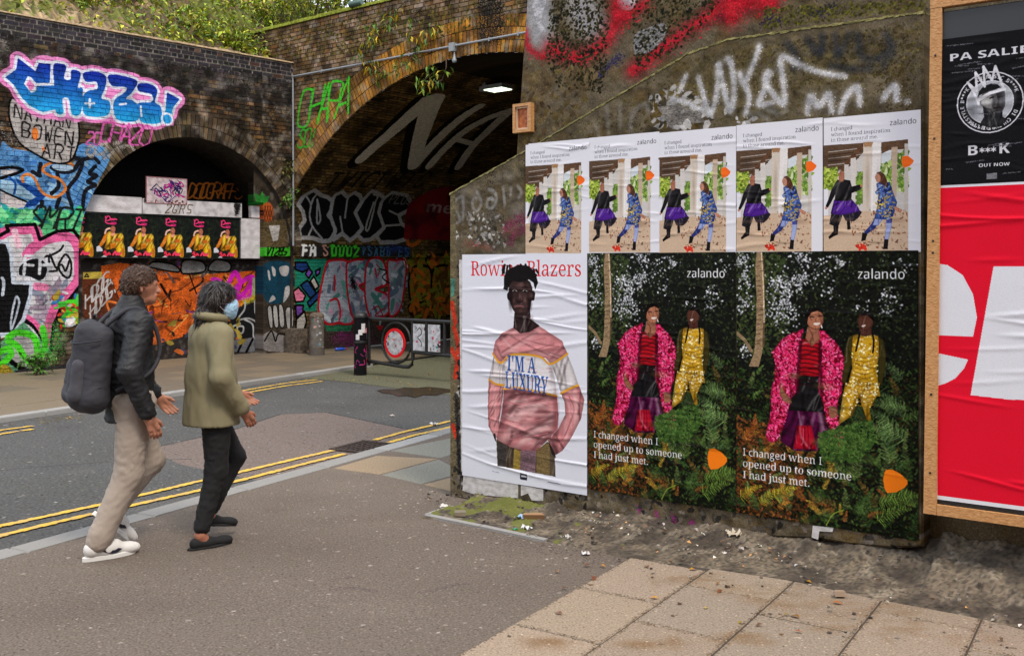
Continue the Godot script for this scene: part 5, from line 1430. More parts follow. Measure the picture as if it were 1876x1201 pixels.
func paint_concrete(cv: Cv) -> void:
	# shutter-board marks, drips, scraped paper, moss
	for i in 70:
		var q := Vector2(rf(0.3, 3.2), rf(2.0, 2.95))
		cv.soft(q.x, q.y, rf(0.08, 0.3), rf(0.06, 0.22), [c8(84, 72, 40), c8(66, 54, 32), c8(104, 92, 58), c8(96, 86, 66)][i % 4], 0.3)
	for i in 40:
		var q := Vector2(rf(0.0, 0.75), rf(1.6, 2.3))
		cv.soft(q.x, q.y, rf(0.04, 0.16), rf(0.05, 0.2), [c8(126, 122, 118), c8(92, 86, 80), c8(146, 140, 134), c8(80, 72, 62)][i % 4], 0.35)
	for i in 9:
		var x := 0.1 + i * 0.38
		cv.spray([x, 0.05, x + rf(-0.01, 0.01), 2.95], 0.008, c8(70, 60, 48), 0.25)
	for i in 46:
		var x := rf(0.0, 3.2)
		var y := rf(1.9, 2.95)
		cv.spray([x, y, x + rf(-0.02, 0.02), y - rf(0.2, 0.9)], rf(0.02, 0.07), [c8(58, 48, 32), c8(92, 78, 48), c8(110, 104, 92), c8(50, 44, 36)][i % 4], 0.1)
	for a in [[[1.992, 2.919, 3.234, 2.931, 3.234, 2.674, 2.368, 2.650, 1.884, 2.635], 1500], [[0.753, 2.378, 1.848, 2.904, 2.132, 2.933, 2.027, 2.654, 1.185, 2.421], 900], [[0.753, 2.342, 1.884, 2.767, 3.234, 2.874, 3.234, 2.502, 0.685, 2.401], 1300]]:
		cv.specks(a[0], a[1], 0.002, 0.009, [c8(88, 78, 44), c8(78, 68, 40), c8(100, 90, 54), c8(76, 64, 42)], 1.6)
	cv.specks([1.615, 2.696, 1.825, 2.768, 1.998, 2.631, 2.026, 2.511, 1.646, 2.490], 260, 0.004, 0.02, [c8(150, 148, 146), c8(62, 56, 46), c8(176, 172, 168), c8(96, 78, 36)], 1.8)
	cv.fill([1.676, 2.636, 1.825, 2.635, 1.970, 2.568, 1.998, 2.513, 1.766, 2.513], c8(128, 122, 116), 0.3)
	for q in [[890, 370], [740, 515], [650, 580], [840, 560], [760, 470]]:
		cv.specks([0.7 + q[0] * 0.0017, 2.33, 0.8 + q[0] * 0.0017, 2.33, 0.8 + q[0] * 0.0017, 2.6, 0.7 + q[0] * 0.0017, 2.6], 6, 0.006, 0.02, [c8(196, 192, 190)], 1.6)
	# dark blue ghost letters
	for l in [[2.497, 2.929, 2.561, 2.834, 2.535, 2.751], [2.623, 2.924, 2.697, 2.829, 2.710, 2.948], [2.782, 2.938, 2.794, 2.804, 2.866, 2.938], [2.901, 2.921, 2.924, 2.788, 3.005, 2.766, 3.062, 2.805], [3.051, 2.900, 3.085, 2.791, 3.028, 2.716], [2.746, 2.762, 2.889, 2.721, 2.982, 2.722]]:
		cv.airbrush(l, 0.07, c8(38, 44, 58), 0.2)
	# white sprayed tag
	var white := c8(206, 204, 208)
	for l in [[1.876, 2.808, 1.825, 2.708], [1.766, 2.681, 1.912, 2.626, 2.026, 2.556], [1.955, 2.792, 1.991, 2.671, 2.033, 2.562, 2.075, 2.675, 2.089, 2.855], [2.089, 2.855, 2.124, 2.683, 2.165, 2.563, 2.186, 2.702, 2.165, 2.845, 2.138, 2.875], [2.343, 2.931, 2.307, 2.828, 2.247, 2.721, 2.220, 2.788], [2.247, 2.721, 2.280, 2.628, 2.253, 2.529], [2.406, 2.766, 2.366, 2.657, 2.340, 2.584, 2.432, 2.588], [2.394, 2.767, 2.374, 2.719, 2.433, 2.625, 2.491, 2.576, 2.484, 2.694, 2.472, 2.845, 2.586, 2.781, 2.710, 2.724, 2.842, 2.691], [2.623, 2.508, 2.642, 2.604, 2.685, 2.538, 2.746, 2.605, 2.758, 2.495], [2.806, 2.491, 2.842, 2.583, 2.901, 2.625, 2.913, 2.517], [3.034, 2.540, 3.096, 2.615, 3.107, 2.521], [3.157, 2.522, 3.171, 2.517]]:
		cv.airbrush(l, 0.085, c8(176, 172, 166), 0.2)
		cv.airbrush(l, 0.045, white, 0.4)
		cv.spray(l, 0.03, white, 0.25)
	for l in [[2.274, 2.527, 2.340, 2.534, 2.406, 2.478], [2.381, 2.555, 2.459, 2.523, 2.510, 2.543], [1.316, 2.684, 1.332, 2.488], [1.412, 2.689, 1.420, 2.495], [1.491, 2.503, 1.507, 2.611, 1.600, 2.657, 1.615, 2.587], [1.234, 2.580, 1.267, 2.465]]:
		cv.airbrush(l, 0.05, c8(150, 148, 146), 0.2)
	# grey loops at the low end
	for l in [[0.032, 2.093, 0.074, 2.132, 0.121, 2.144, 0.132, 2.075, 0.127, 1.971], [0.254, 2.178, 0.294, 2.101, 0.259, 2.039, 0.219, 2.068, 0.219, 2.122, 0.259, 2.133], [0.356, 2.187, 0.412, 2.167, 0.428, 2.104, 0.384, 2.053, 0.345, 2.072, 0.356, 2.116, 0.389, 2.124, 0.406, 2.105], [0.484, 2.199, 0.495, 2.128, 0.500, 2.066], [0.555, 2.191, 0.549, 2.126], [0.609, 2.201, 0.641, 2.157, 0.619, 2.114], [0.062, 2.046, 0.038, 2.010, 0.062, 1.960, 0.103, 1.981, 0.074, 2.037], [0.162, 2.025, 0.208, 1.996, 0.179, 1.952]]:
		cv.airbrush(l, 0.035, c8(156, 152, 148), 0.35)
	cv.specks([0.162, 2.034, 0.500, 2.023, 0.500, 1.786, 0.162, 1.790], 150, 0.003, 0.014, [c8(150, 146, 140), c8(110, 104, 98), c8(64, 58, 52), c8(176, 172, 168)], 1.5)
	cv.spray([0.489, 1.900, 0.555, 1.942, 0.651, 1.992, 0.662, 1.905, 0.582, 1.881, 0.544, 1.803], 0.06, c8(122, 52, 78), 0.5)
	cv.specks([0.032, 1.924, 0.062, 1.914, 0.097, 1.854, 0.074, 1.827, 0.056, 1.864], 9, 0.004, 0.01, [c8(210, 206, 202)], 1.6)
	cv.spray([0.144, 1.817, 0.277, 1.802, 0.389, 1.769], 0.05, c8(150, 70, 66), 0.15)
	# chipped edge with red and teal paint
	cv.fill([0.000, 2.168, 0.056, 2.189, 0.066, 1.720, 0.056, 0.821, 0.076, 0.120, 0.005, 0.072], c8(112, 100, 74), 0.25)
	for l in [[0.026, 1.387, 0.056, 1.251], [0.046, 1.212, 0.086, 1.057, 0.056, 0.860], [0.026, 1.054, 0.076, 0.979], [0.036, 0.507, 0.066, 0.432]]:
		cv.line(l, 0.04, c8(206, 62, 40), false, 0.15)
	cv.fill([0.015, 1.564, 0.056, 1.564, 0.046, 1.447, 0.015, 1.426], c8(80, 140, 124), 0.2)
	cv.specks([0.076, 1.681, 0.137, 1.681, 0.137, 0.051, 0.086, 0.044], 120, 0.004, 0.016, [c8(46, 44, 46), c8(34, 32, 34), c8(180, 176, 172)], 1.4)
	cv.spray([0.061, 0.744, 0.097, 0.123], 0.03, c8(36, 36, 40), 0.9)
	# foot of the wall: smears of magenta, damp and pale scrapes
	for i in 5:
		var q := Vector2(1.547, 0.123) + Vector2(i * 0.12, -0.012 * i)
		cv.spray([q.x, q.y + 0.03, q.x + rf(0.01, 0.04), q.y - rf(0.04, 0.09)], 0.03, c8(150, 50, 120), 0.5)
	cv.specks([0.0, 0.0, 3.24, 0.0, 3.24, 0.26, 0.0, 0.2], 500, 0.004, 0.02, [c8(70, 64, 58), c8(96, 88, 78), c8(48, 44, 40), c8(120, 110, 100)], 1.6)

func paint_pier(cv: Cv) -> void:
	for i in 130:
		var q := Vector2(rf(0.3, 3.7), rf(0.0, 4.1))
		cv.soft(q.x, q.y, rf(0.08, 0.35), rf(0.08, 0.4), [c8(84, 72, 44), c8(66, 56, 38), c8(108, 94, 66), c8(96, 86, 70)][i % 4], 0.3)
	cv.airbrush([0.673, 3.489, 0.673, 3.398, 0.710, 3.288, 0.692, 3.215], 0.3, c8(160, 158, 160), 0.3)
	cv.fill([0.655, 3.492, 0.746, 3.477, 0.710, 3.348, 0.746, 3.267, 0.692, 3.290, 0.636, 3.434], c8(176, 174, 178), 0.14, true)
	cv.airbrush([1.012, 3.434, 1.063, 3.309, 1.216, 3.172], 0.3, c8(160, 156, 158), 0.3)
	cv.fill([1.315, 3.385, 1.444, 3.364, 1.412, 3.306, 1.331, 3.326], c8(214, 212, 216), 0.05, true)
	var red := c8(214, 30, 48)
	for l in [[[0.571, 3.292, 0.609, 3.158, 0.746, 3.085], 0.07], [[0.764, 3.160, 0.925, 3.065, 1.063, 3.048, 1.216, 3.129, 1.315, 3.257, 1.298, 3.388], 0.13], [[1.315, 3.286, 1.412, 3.271, 1.539, 3.349], 0.1], [[1.412, 2.905, 1.508, 2.949, 1.648, 3.029, 1.784, 3.106, 1.917, 3.161, 2.018, 3.219, 2.082, 3.262], 0.11], [[2.117, 3.138, 2.103, 3.232, 2.228, 3.225, 2.377, 3.201], 0.14], [[2.311, 3.199, 2.404, 3.191], 0.12], [[2.103, 3.258, 2.242, 3.236], 0.12]]:
		cv.airbrush(l[0], l[1] * 1.8, c8(140, 34, 40), 0.14)
		cv.airbrush(l[0], l[1] * 0.8, red, 0.22)
		cv.spray(l[0], l[1], red, 0.05)
	cv.fill([1.444, 3.140, 1.570, 3.178, 1.663, 3.178, 1.648, 3.084, 1.539, 3.015, 1.444, 3.013], c8(124, 122, 122), 0.3, true)
	cv.spray([1.149, 2.907, 1.249, 2.967, 1.347, 3.026], 0.05, c8(50, 46, 80), 0.5)
	cv.spray([2.535, 3.138, 2.624, 3.100, 2.724, 3.121], 0.06, c8(44, 46, 62), 0.5)
	cv.spray([2.311, 3.083, 2.351, 3.128, 2.391, 3.071], 0.05, c8(40, 36, 60), 0.5)
	for a in [[[0.782, 3.471, 1.249, 3.396, 1.232, 2.969, 1.182, 2.788, 0.836, 2.869, 0.746, 3.103], 1500], [[1.412, 3.370, 2.047, 3.267, 1.814, 3.034, 1.444, 2.901], 900]]:
		cv.specks(a[0], a[1], 0.003, 0.011, [c8(34, 32, 20), c8(48, 44, 26), c8(24, 23, 18), c8(60, 56, 34)], 1.3)
	cv.specks([0.467, 3.062, 1.182, 2.975, 0.942, 2.534, 0.467, 2.449], 300, 0.004, 0.02, [c8(92, 78, 46), c8(72, 58, 40), c8(104, 88, 60)], 1.8)
	cv.specks([2.311, 3.186, 3.227, 3.077, 3.227, 3.031, 2.311, 3.057], 900, 0.002, 0.009, [c8(84, 82, 30), c8(60, 56, 30), c8(104, 96, 44)], 1.8)

# ---------------------------------------------------------------- the place
const ARCH_C := Vector2(3.241, 1.891)      # small arch in the left wall
const ARCH_R := 2.048
const SPAN_C := Vector2(4.493, -0.728)     # wide arch of the bridge
const SPAN_R := 5.8555
const SPRING := 3.027
var TF_L := frame_at(-7.896, 0, -15.153, 0.68889, -0.72487)
var TF_B := frame_at(-4.234, 0, -19.0065, 0.78, 0.625)
var TF_C := frame_at(-0.4516, 0, -7.0686, 0.80459, 0.59383)
var TF_P := TF_C.translated_local(Vector3(0, 0, -0.14))
var TF_D := TF_C.translated_local(Vector3(0, 0, 0.10))
var M := {}

func arc(c: Vector2, r: float, a0: float, a1: float, n: int) -> PackedVector2Array:
	var o := PackedVector2Array()
	for i in n + 1:
		o.append(c + Vector2.from_angle(lerpf(a0, a1, float(i) / n)) * r)
	return o

func along(a: float, l: float) -> Vector2:
	# the street's own axes (a across, l along) to world x, z
	return Vector2(0.88 * a + 0.475 * l, 0.475 * a - 0.88 * l)

func build_left_wall() -> void:
	var w := thing("viaduct_wall", "dark sooty brick viaduct wall with a round arch and blue bubble-letter graffiti", "wall", TF_L)
	var cv := canvas(-2.2, 0.0, 5.4, 5.75, 150.0, c8(66, 56, 46))
	cv.fill([-2.2, 5.2, 5.4, 5.2, 5.4, 5.75, -2.2, 5.75], c8(146, 136, 124), 0.1)
	cv.fill([-2.2, 4.7, 5.4, 4.7, 5.4, 5.2, -2.2, 5.2], c8(96, 86, 76), 0.15)
	var keep := func(b: Array) -> bool:
		var m := Vector2((b[0] + b[2]) / 2.0, (b[1] + b[3]) / 2.0)
		if m.y < ARCH_C.y:
			return b[2] < 1.19
		return m.distance_to(ARCH_C) > ARCH_R + 0.44
	var tone := func(x: float, y: float) -> Color:
		if y > 5.2:
			return jit(c8(50, 46, 50) if rng.randf() < 0.93 else c8(96, 70, 56), 0.22)
		if y > 4.7:
			return jit(c8(56, 50, 48) if rng.randf() < 0.85 else c8(98, 78, 56), 0.25)
		return jit([c8(78, 64, 50), c8(64, 54, 44), c8(92, 74, 54), c8(84, 66, 48), c8(122, 86, 54)][mini(rng.randi() % 11 / 2, 4)], 0.2)
	var bricks := lay_bricks(-2.2, 5.3, 0.0, 5.55, keep)
	paint_bricks(cv, bricks, tone)
	var stones := arch_stones(ARCH_C, ARCH_R, 0.22, PI, 0.0, 0.085) + arch_stones(ARCH_C, ARCH_R + 0.22, 0.22, PI - 0.12, 0.5, 0.085)
	paint_stones(cv, stones, func(_x, _y): return jit([c8(98, 80, 60), c8(84, 70, 54), c8(112, 92, 66), c8(70, 60, 50)][rng.randi() % 4], 0.15))
	cv.blend(ov.grime)
	cv.blend(ov.pale, 0, 400)
	cv.blend(ov.soft_grime, 200, 0)
	cv.fill([-2.2, 5.25, 5.4, 5.25, 5.4, 5.75, -2.2, 5.75], c8(150, 141, 130), 0.2)
	paint_bricks(cv, bricks.filter(func(b): return b[1] > 5.24), tone)
	for i in 16:     # runs of soot below the coping
		var x := rf(0.0, 5.2)
		cv.spray([x, 5.2, x + rf(-0.04, 0.04), 5.2 - rf(0.4, 1.3)], rf(0.1, 0.3), c8(34, 31, 29), 0.16)
	paint_left_wall(cv)
	cv.blend(ov.grain)
	cv.blend(ov.soft_grime, 500, 300)
	var m := pic_mat(cv, 0.9)
	# mortar bed
	var mb := MB.new()
	cv.uv(mb)
	var out := PackedVector2Array([Vector2(-2.2, 0), Vector2(1.19, 0)]) + arc(ARCH_C, ARCH_R, PI, 0.0, 40) + PackedVector2Array([Vector2(5.29, 0), Vector2(5.316, 0), Vector2(5.316, 5.6), Vector2(-2.2, 5.6)])
	mb.poly_xy(out, 0.0, 1.0)
	put("mortar_bed", mb.done(), m, w)
	build_bricks(w, cv, bricks, m, func(x: float, y: float): return x + absf(y - 4.4) * 0.35 if x > -0.05 else 2000.0)
	build_stones(w, cv, stones, m, 0.017, 200)
	# core, coping and the lining of the arch
	mb = MB.new()
	mb.box(Vector3(-2.2, 5.0, -0.46), Vector3(5.3, 5.6, -0.02))
	put("wall_core", mb.done(), M.soot, w)
	mb = MB.new()
	var x := -2.2
	while x < 5.28:
		var l := rf(0.2, 0.45)
		var y := 5.6 + rf(-0.006, 0.012)
		mb.hexa([Vector3(x, 5.56, -0.5), Vector3(minf(x + l, 5.3), 5.56, -0.5), Vector3(minf(x + l, 5.3), y + 0.02, -0.5), Vector3(x, y + 0.02, -0.5), Vector3(x, 5.57, 0.045 + rf(-0.01, 0.01)), Vector3(minf(x + l, 5.3), 5.57, 0.045 + rf(-0.01, 0.01)), Vector3(minf(x + l, 5.3), y, 0.03), Vector3(x, y, 0.03)])
		x += l
	put("coping", mb.done(), M.dust, w)
	mb = MB.new()
	var prof := PackedVector2Array([Vector2(1.193, 0)]) + arc(ARCH_C, ARCH_R, PI, 0.0, 40) + PackedVector2Array([Vector2(5.289, 0)])
	for i in prof.size() - 1:
		var a := prof[i]
		var b := prof[i + 1]
		mb.quad(Vector3(a.x, a.y, 0.0), Vector3(b.x, b.y, 0.0), Vector3(b.x, b.y, -1.2), Vector3(a.x, a.y, -1.2), Vector3(ARCH_C.x - a.x, ARCH_C.y - a.y, 0))
	put("arch_lining", mb.done(), M.soot, w)
	# infill below the hoarding, above it a wall blackened for the shade of a void
	var ic := canvas(1.1, 0.0, 4.95, 1.85, 190.0, c8(46, 40, 38))
	ic.blend(ov.pale, 100, 100)
	paint_infill(ic)
	ic.blend(ov.grain)
	ic.blend(ov.soft_grime)
	mb = MB.new()
	ic.uv(mb)
	mb.box(Vector3(1.2, 0.0, -0.6), Vector3(4.72, 1.79, -0.35))
	put("infill_wall", mb.done(), pic_mat(ic, 0.8), w)
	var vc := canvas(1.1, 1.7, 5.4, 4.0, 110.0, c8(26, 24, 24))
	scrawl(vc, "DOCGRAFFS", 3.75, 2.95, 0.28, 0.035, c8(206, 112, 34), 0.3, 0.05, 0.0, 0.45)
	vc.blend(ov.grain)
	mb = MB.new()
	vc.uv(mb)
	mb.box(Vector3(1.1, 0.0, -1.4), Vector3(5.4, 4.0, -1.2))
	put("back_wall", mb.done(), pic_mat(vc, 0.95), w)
	# pillar standing in the arch, and its ledge
	mb = MB.new()
	cv.uv(mb)
	var pil := PackedVector2Array([Vector2(4.69, 0), Vector2(5.28, 0), Vector2(5.28, 1.9)])
	for i in 11:
		var xx := lerpf(5.28, 4.48, i / 10.0)
		pil.append(Vector2(xx, ARCH_C.y + sqrt(maxf(ARCH_R * ARCH_R - pow(xx - ARCH_C.x, 2), 0.0)) - 0.004))
	pil.append_array(PackedVector2Array([Vector2(4.48, 2.87), Vector2(4.69, 2.86)]))
	mb.poly_xy(pil, -0.06, 1.0)
	mb.quad(Vector3(4.69, 0, -0.06), Vector3(4.69, 3.4, -0.06), Vector3(4.69, 3.4, -0.6), Vector3(4.69, 0, -0.6), Vector3.LEFT)
	put("pillar", mb.done(), m, w)
	mb = MB.new()
	cv.uv(mb)
	mb.box(Vector3(4.68, 1.85, -0.058), Vector3(5.275, 2.04, 0.0))
	put("ledge", mb.done(), m, w)
	build_hoarding()

func build_hoarding() -> void:
	var h := thing("hoarding", "pale poster hoarding of whitewashed boards under the sooty round arch", "hoarding", TF_L)
	var mb := MB.new()
	mb.box(Vector3(1.2, 1.795, -0.34), Vector3(4.80, 2.56, -0.206))
	put("backing_board", mb.done(), M.black_board, h)
	for q in [[1.22, 2.56, 2.36, 2.845, 0.0], [2.37, 2.56, 4.30, 2.83, 0.02], [4.52, 2.57, 4.74, 2.8, 0.0], [4.29, 1.80, 4.82, 2.552, 0.012]]:
		mb = MB.new()
		var wm: Material = M.whitewash
		if q[0] == 2.37:
			var wc := canvas(2.37, 2.56, 4.30, 2.83, 240.0, c8(198, 192, 194))
			wc.blend(ov.soft_grime, 300, 500)
			scrawl(wc, "2GR5", 2.78, 2.6, 0.15, 0.018, c8(84, 66, 40), 0.3, 0.0, 0.0, 0.9)
			for i in 16:
				wc.spray([4.2 + rf(-0.06, 0.08), 2.83, 4.2 + rf(-0.06, 0.08), 2.83 - rf(0.05, 0.25)], 0.05, c8(24, 22, 22), 0.25)
			for i in 5:
				wc.spray([2.4 + rf(-0.03, 0.1), 2.83, 2.42 + rf(-0.03, 0.1), 2.76], 0.04, c8(24, 22, 22), 0.4)
			wc.uv(mb)
			wm = pic_mat(wc, 0.8)
		mb.box(Vector3(q[0], q[1] + 0.004, -0.3), Vector3(q[2], q[3], -0.195 + q[4]))
		put("white_board", mb.done(), wm, h)
	var sign_cv := canvas(0, 0, 0.74, 0.44, 420.0, c8(196, 178, 180))
	for i in 30:
		var p := Vector2(rf(0.08, 0.6), rf(0.1, 0.36))
		sign_cv.line([p.x, p.y, p.x + rf(-0.08, 0.1), p.y + rf(-0.12, 0.1), p.x + rf(0, 0.15), p.y + rf(-0.06, 0.08), p.x + rf(0.0, 0.1), p.y + rf(-0.1, 0.1)], rf(0.012, 0.024), [c8(60, 30, 104), c8(176, 40, 120), c8(38, 30, 70)][i % 3])
	sign_cv.blend(ov.soft_grime)
	sign_cv.specks([0, 0, 0.74, 0, 0.74, 0.05, 0, 0.05], 26, 0.006, 0.02, [c8(96, 44, 40), c8(70, 50, 46)], 1.5)
	var s := thing("small_sign_board", "small pale board scribbled in purple and magenta above the yellow gown posters", "sign", TF_L.translated_local(Vector3(2.44, 2.765, -0.17)))
	mb = MB.new()
	sign_cv.uv(mb)
	mb.box(Vector3(0, 0, -0.02), Vector3(0.74, 0.44, 0.0))
	put("board", mb.done(), pic_mat(sign_cv, 0.6), s)
	mb = MB.new()
	for q in [[-0.012, -0.012, 0.752, 0.0], [-0.012, 0.44, 0.752, 0.452], [-0.012, 0.0, 0.0, 0.44], [0.74, 0.0, 0.752, 0.44]]:
		mb.box(Vector3(q[0], q[1], -0.024), Vector3(q[2], q[3], 0.004))
	put("rim", mb.done(), M.pink_rim, s)
	var pm := pic_mat(pic_yellow_gown(), 0.5)
	var edges := [1.205, 1.565, 2.105, 2.645, 3.185, 3.725, 4.265]
	var names := ["partly hidden behind the arch jamb", "first whole one from the arch jamb", "second whole one from the jamb", "middle one, under the small scribbled board", "second one from the blank white board", "beside the blank white board"]
	for i in 6:
		var wdt: float = edges[i + 1] - edges[i] - 0.004
		var pm_mesh := paper(wdt, 0.73, 5, 0.003, 40 + i, 0.03)
		if i == 0:
			var ar := pm_mesh.surface_get_arrays(0)
			var uvs: PackedVector2Array = ar[Mesh.ARRAY_TEX_UV]
			for j in uvs.size():
				uvs[j].x = 0.335 + uvs[j].x * 0.665
			ar[Mesh.ARRAY_TEX_UV] = uvs
			pm_mesh = ArrayMesh.new()
			pm_mesh.add_surface_from_arrays(Mesh.PRIMITIVE_TRIANGLES, ar)
		var o := put("gown_poster", pm_mesh, pm)
		o.transform = TF_L.translated_local(Vector3(edges[i], 1.812, -0.204))
		tag(o, "dark poster of a figure in a yellow gown, " + names[i], "poster", "yellow gown posters on the hoarding")

func lining_point(d: Vector3) -> Vector3:
	# unrolled tunnel lining (depth, height along the curve, inwards) to the bridge's own axes
	if d.y <= SPRING:
		return Vector3(d.z, d.y, -d.x)
	var a := (PI - 0.6962) - (d.y - SPRING) / SPAN_R
	var p := SPAN_C + Vector2.from_angle(a) * (SPAN_R - d.z)
	return Vector3(p.x, p.y, -d.x)

func rolled(mb: MB) -> ArrayMesh:
	for i in mb.v.size():
		var p := mb.v[i]
		var q := lining_point(p)
		var n := mb.n[i]
		var ey := lining_point(p + Vector3(0, 0.01, 0)) - q
		var ez := lining_point(p + Vector3(0, 0, 0.01)) - q
		mb.n[i] = (Vector3(0, 0, -1) * n.x + ey.normalized() * n.y + ez.normalized() * n.z).normalized()
		mb.v[i] = q
	return mb.done()

func build_bridge() -> void:
	var w := thing("brick_bridge", "weathered brown brick bridge with a wide arch ringed in orange brick", "bridge", TF_B)
	var cv := canvas(-2.6, 1.5, 6.3, 6.5, 140.0, c8(84, 70, 52))
	var keep := func(b: Array) -> bool:
		var m := Vector2((b[0] + b[2]) / 2.0, (b[1] + b[3]) / 2.0)
		if m.x < 0.02 and m.y < 5.45:
			return false
		return m.distance_to(SPAN_C) > SPAN_R + 0.60
	var tone := func(x: float, y: float) -> Color:
		return jit([c8(128, 102, 72), c8(112, 88, 64), c8(142, 116, 88), c8(96, 78, 56), c8(132, 94, 58), c8(150, 124, 104)][rng.randi() % 6], 0.17)
	var bricks := lay_bricks(-2.6, 6.2, 1.6, 6.33, keep)
	paint_bricks(cv, bricks, tone)
	var stones := []
	for r in 3:
		for s in arch_stones(SPAN_C, SPAN_R + r * 0.205, 0.205, PI - 0.6962, 1.275, 0.08):
			if (s[0].x + s[1].x) / 2.0 > 0.04:
				stones.append(s)
	paint_stones(cv, stones, func(x, _y): return jit([c8(196, 130, 44), c8(178, 116, 42), c8(166, 110, 52), c8(150, 104, 60), c8(206, 142, 52)][rng.randi() % 5].lerp(c8(138, 108, 84), clampf(0.9 - x * 0.3, 0.0, 0.6) * rf(0.3, 1.0)), 0.14))
	cv.blend(ov.grime, 100, 300)
	cv.blend(ov.pale, 500, 0)
	cv.blend(ov.rust, 200, 200)
	cv.specks([-0.794, 6.179, 2.467, 6.191, 5.668, 5.842, 5.668, 5.498, 2.467, 5.511, 0.049, 5.635], 700, 0.008, 0.03, [c8(86, 76, 34), c8(70, 64, 36), c8(104, 90, 40)], 1.8)
	for q in [Vector2(4.823, 5.985), Vector2(5.133, 5.933), Vector2(4.962, 5.962)]:   # black drip stains
		cv.spray([q.x, 6.5, q.x + 0.02, 5.75, q.x, 5.3], 0.24, c8(36, 32, 30), 0.42)
	paint_bridge(cv)
	cv.blend(ov.grain)
	var m := pic_mat(cv, 0.92)
	m.texture_repeat = true
	var mb := MB.new()
	cv.uv(mb)
	var out := PackedVector2Array([Vector2(-2.6, 0), Vector2(0.0, 0)]) + arc(SPAN_C, SPAN_R, PI - 0.6962, 0.6962, 50) + PackedVector2Array([Vector2(8.986, 0), Vector2(11, 0), Vector2(11, 6.34), Vector2(-2.6, 6.34)])
	mb.poly_xy(out, 0.0, 1.0)
	put("mortar_bed", mb.done(), m, w)
	build_bricks(w, cv, bricks, m, func(x: float, y: float): return absf(x - 3.2) + absf(y - 5.6) * 0.6 if x < 5.7 and y > 5.0 else (5.0 + x if x > 0.0 and x < 5.7 else 2000.0))
	build_stones(w, cv, stones, m, 0.016, 300)
	mb = MB.new()
	mb.box(Vector3(-2.6, 6.1, -0.5), Vector3(11, 6.34, -0.02))
	put("parapet_core", mb.done(), M.soot, w)
	mb = MB.new()
	var x := -2.6
	while x < 11.0:
		var l := rf(0.16, 0.4)
		mb.hexa([Vector3(x, 6.34, -0.54), Vector3(x + l, 6.34, -0.54), Vector3(x + l, 6.40 + rf(0, 0.02), -0.54), Vector3(x, 6.40 + rf(0, 0.02), -0.54), Vector3(x, 6.33, 0.05), Vector3(x + l, 6.33, 0.05), Vector3(x + l, 6.38 + rf(0, 0.02), 0.03 + rf(0, 0.02)), Vector3(x, 6.38 + rf(0, 0.02), 0.03 + rf(0, 0.02))])
		x += l
	put("mossy_coping", mb.done(), M.moss, w)
	# vault and side walls
	var tc := canvas(0.0, 0.0, 6.2, 7.4, 125.0, c8(44, 35, 23))
	var tb := lay_bricks(0.0, 6.2, 0.0, 7.4, func(_b): return true)
	paint_bricks(tc, tb, func(_x, y): return jit([c8(112, 87, 50), c8(94, 73, 43), c8(126, 99, 60), c8(80, 64, 40)][rng.randi() % 4], 0.15))
	tc.blend(ov.grime, 300, 500)
	tc.blend(ov.rust)
	tc.fill([0, 0, 6.2, 0, 6.2, 0.45, 0, 0.5], c8(64, 54, 46), 0.3)
	paint_tunnel(tc)
	tc.blend(ov.grain)
	var tm := pic_mat(tc, 0.85)
	mb = MB.new()
	tc.uv(mb)
	for i in 10:
		for j in 66:
			var y0 := j * 0.2 if j < 15 else (SPRING if j == 15 else SPRING + (j - 15) * 0.2008)
			var y1 := (j + 1) * 0.2 if j < 14 else (SPRING if j == 14 else SPRING + (j - 14) * 0.2008)
			mb.quad(Vector3(i, y0, 0), Vector3(i, y1, 0), Vector3(i + 1, y1, 0), Vector3(i + 1, y0, 0), Vector3(0, 0, 1))
	put("vault_lining", rolled(mb), tm, w)
	mb = MB.new()
	tc.uv(mb)
	for b in tb:
		brick_into(mb, b, 0.008)
	stuff(put("vault_bricks", rolled(mb), tm, w))
	mb = MB.new()
	tc.uv(mb)
	mb.box(Vector3(0.02, 1.85, 0.004), Vector3(8.0, 2.045, 0.06))
	put("string_course", rolled(mb), tm, w)
	mb = MB.new()
	mb.box(Vector3(8.986, 0.0, -10.0), Vector3(9.4, 3.1, -0.02))
	mb.box(Vector3(-0.4, 0.0, -10.4), Vector3(9.4, 5.4, -10.0))  # unseen end wall, added to keep the tunnel dark
	put("side_and_added_end_wall", mb.done(), M.soot, w)
	mb = MB.new()
	mb.box(Vector3(0.01, 0.0, 0.0), Vector3(0.42, 0.46, 0.2))
	put("plinth", mb.done(), M.stained, w)
	build_tunnel_fittings()

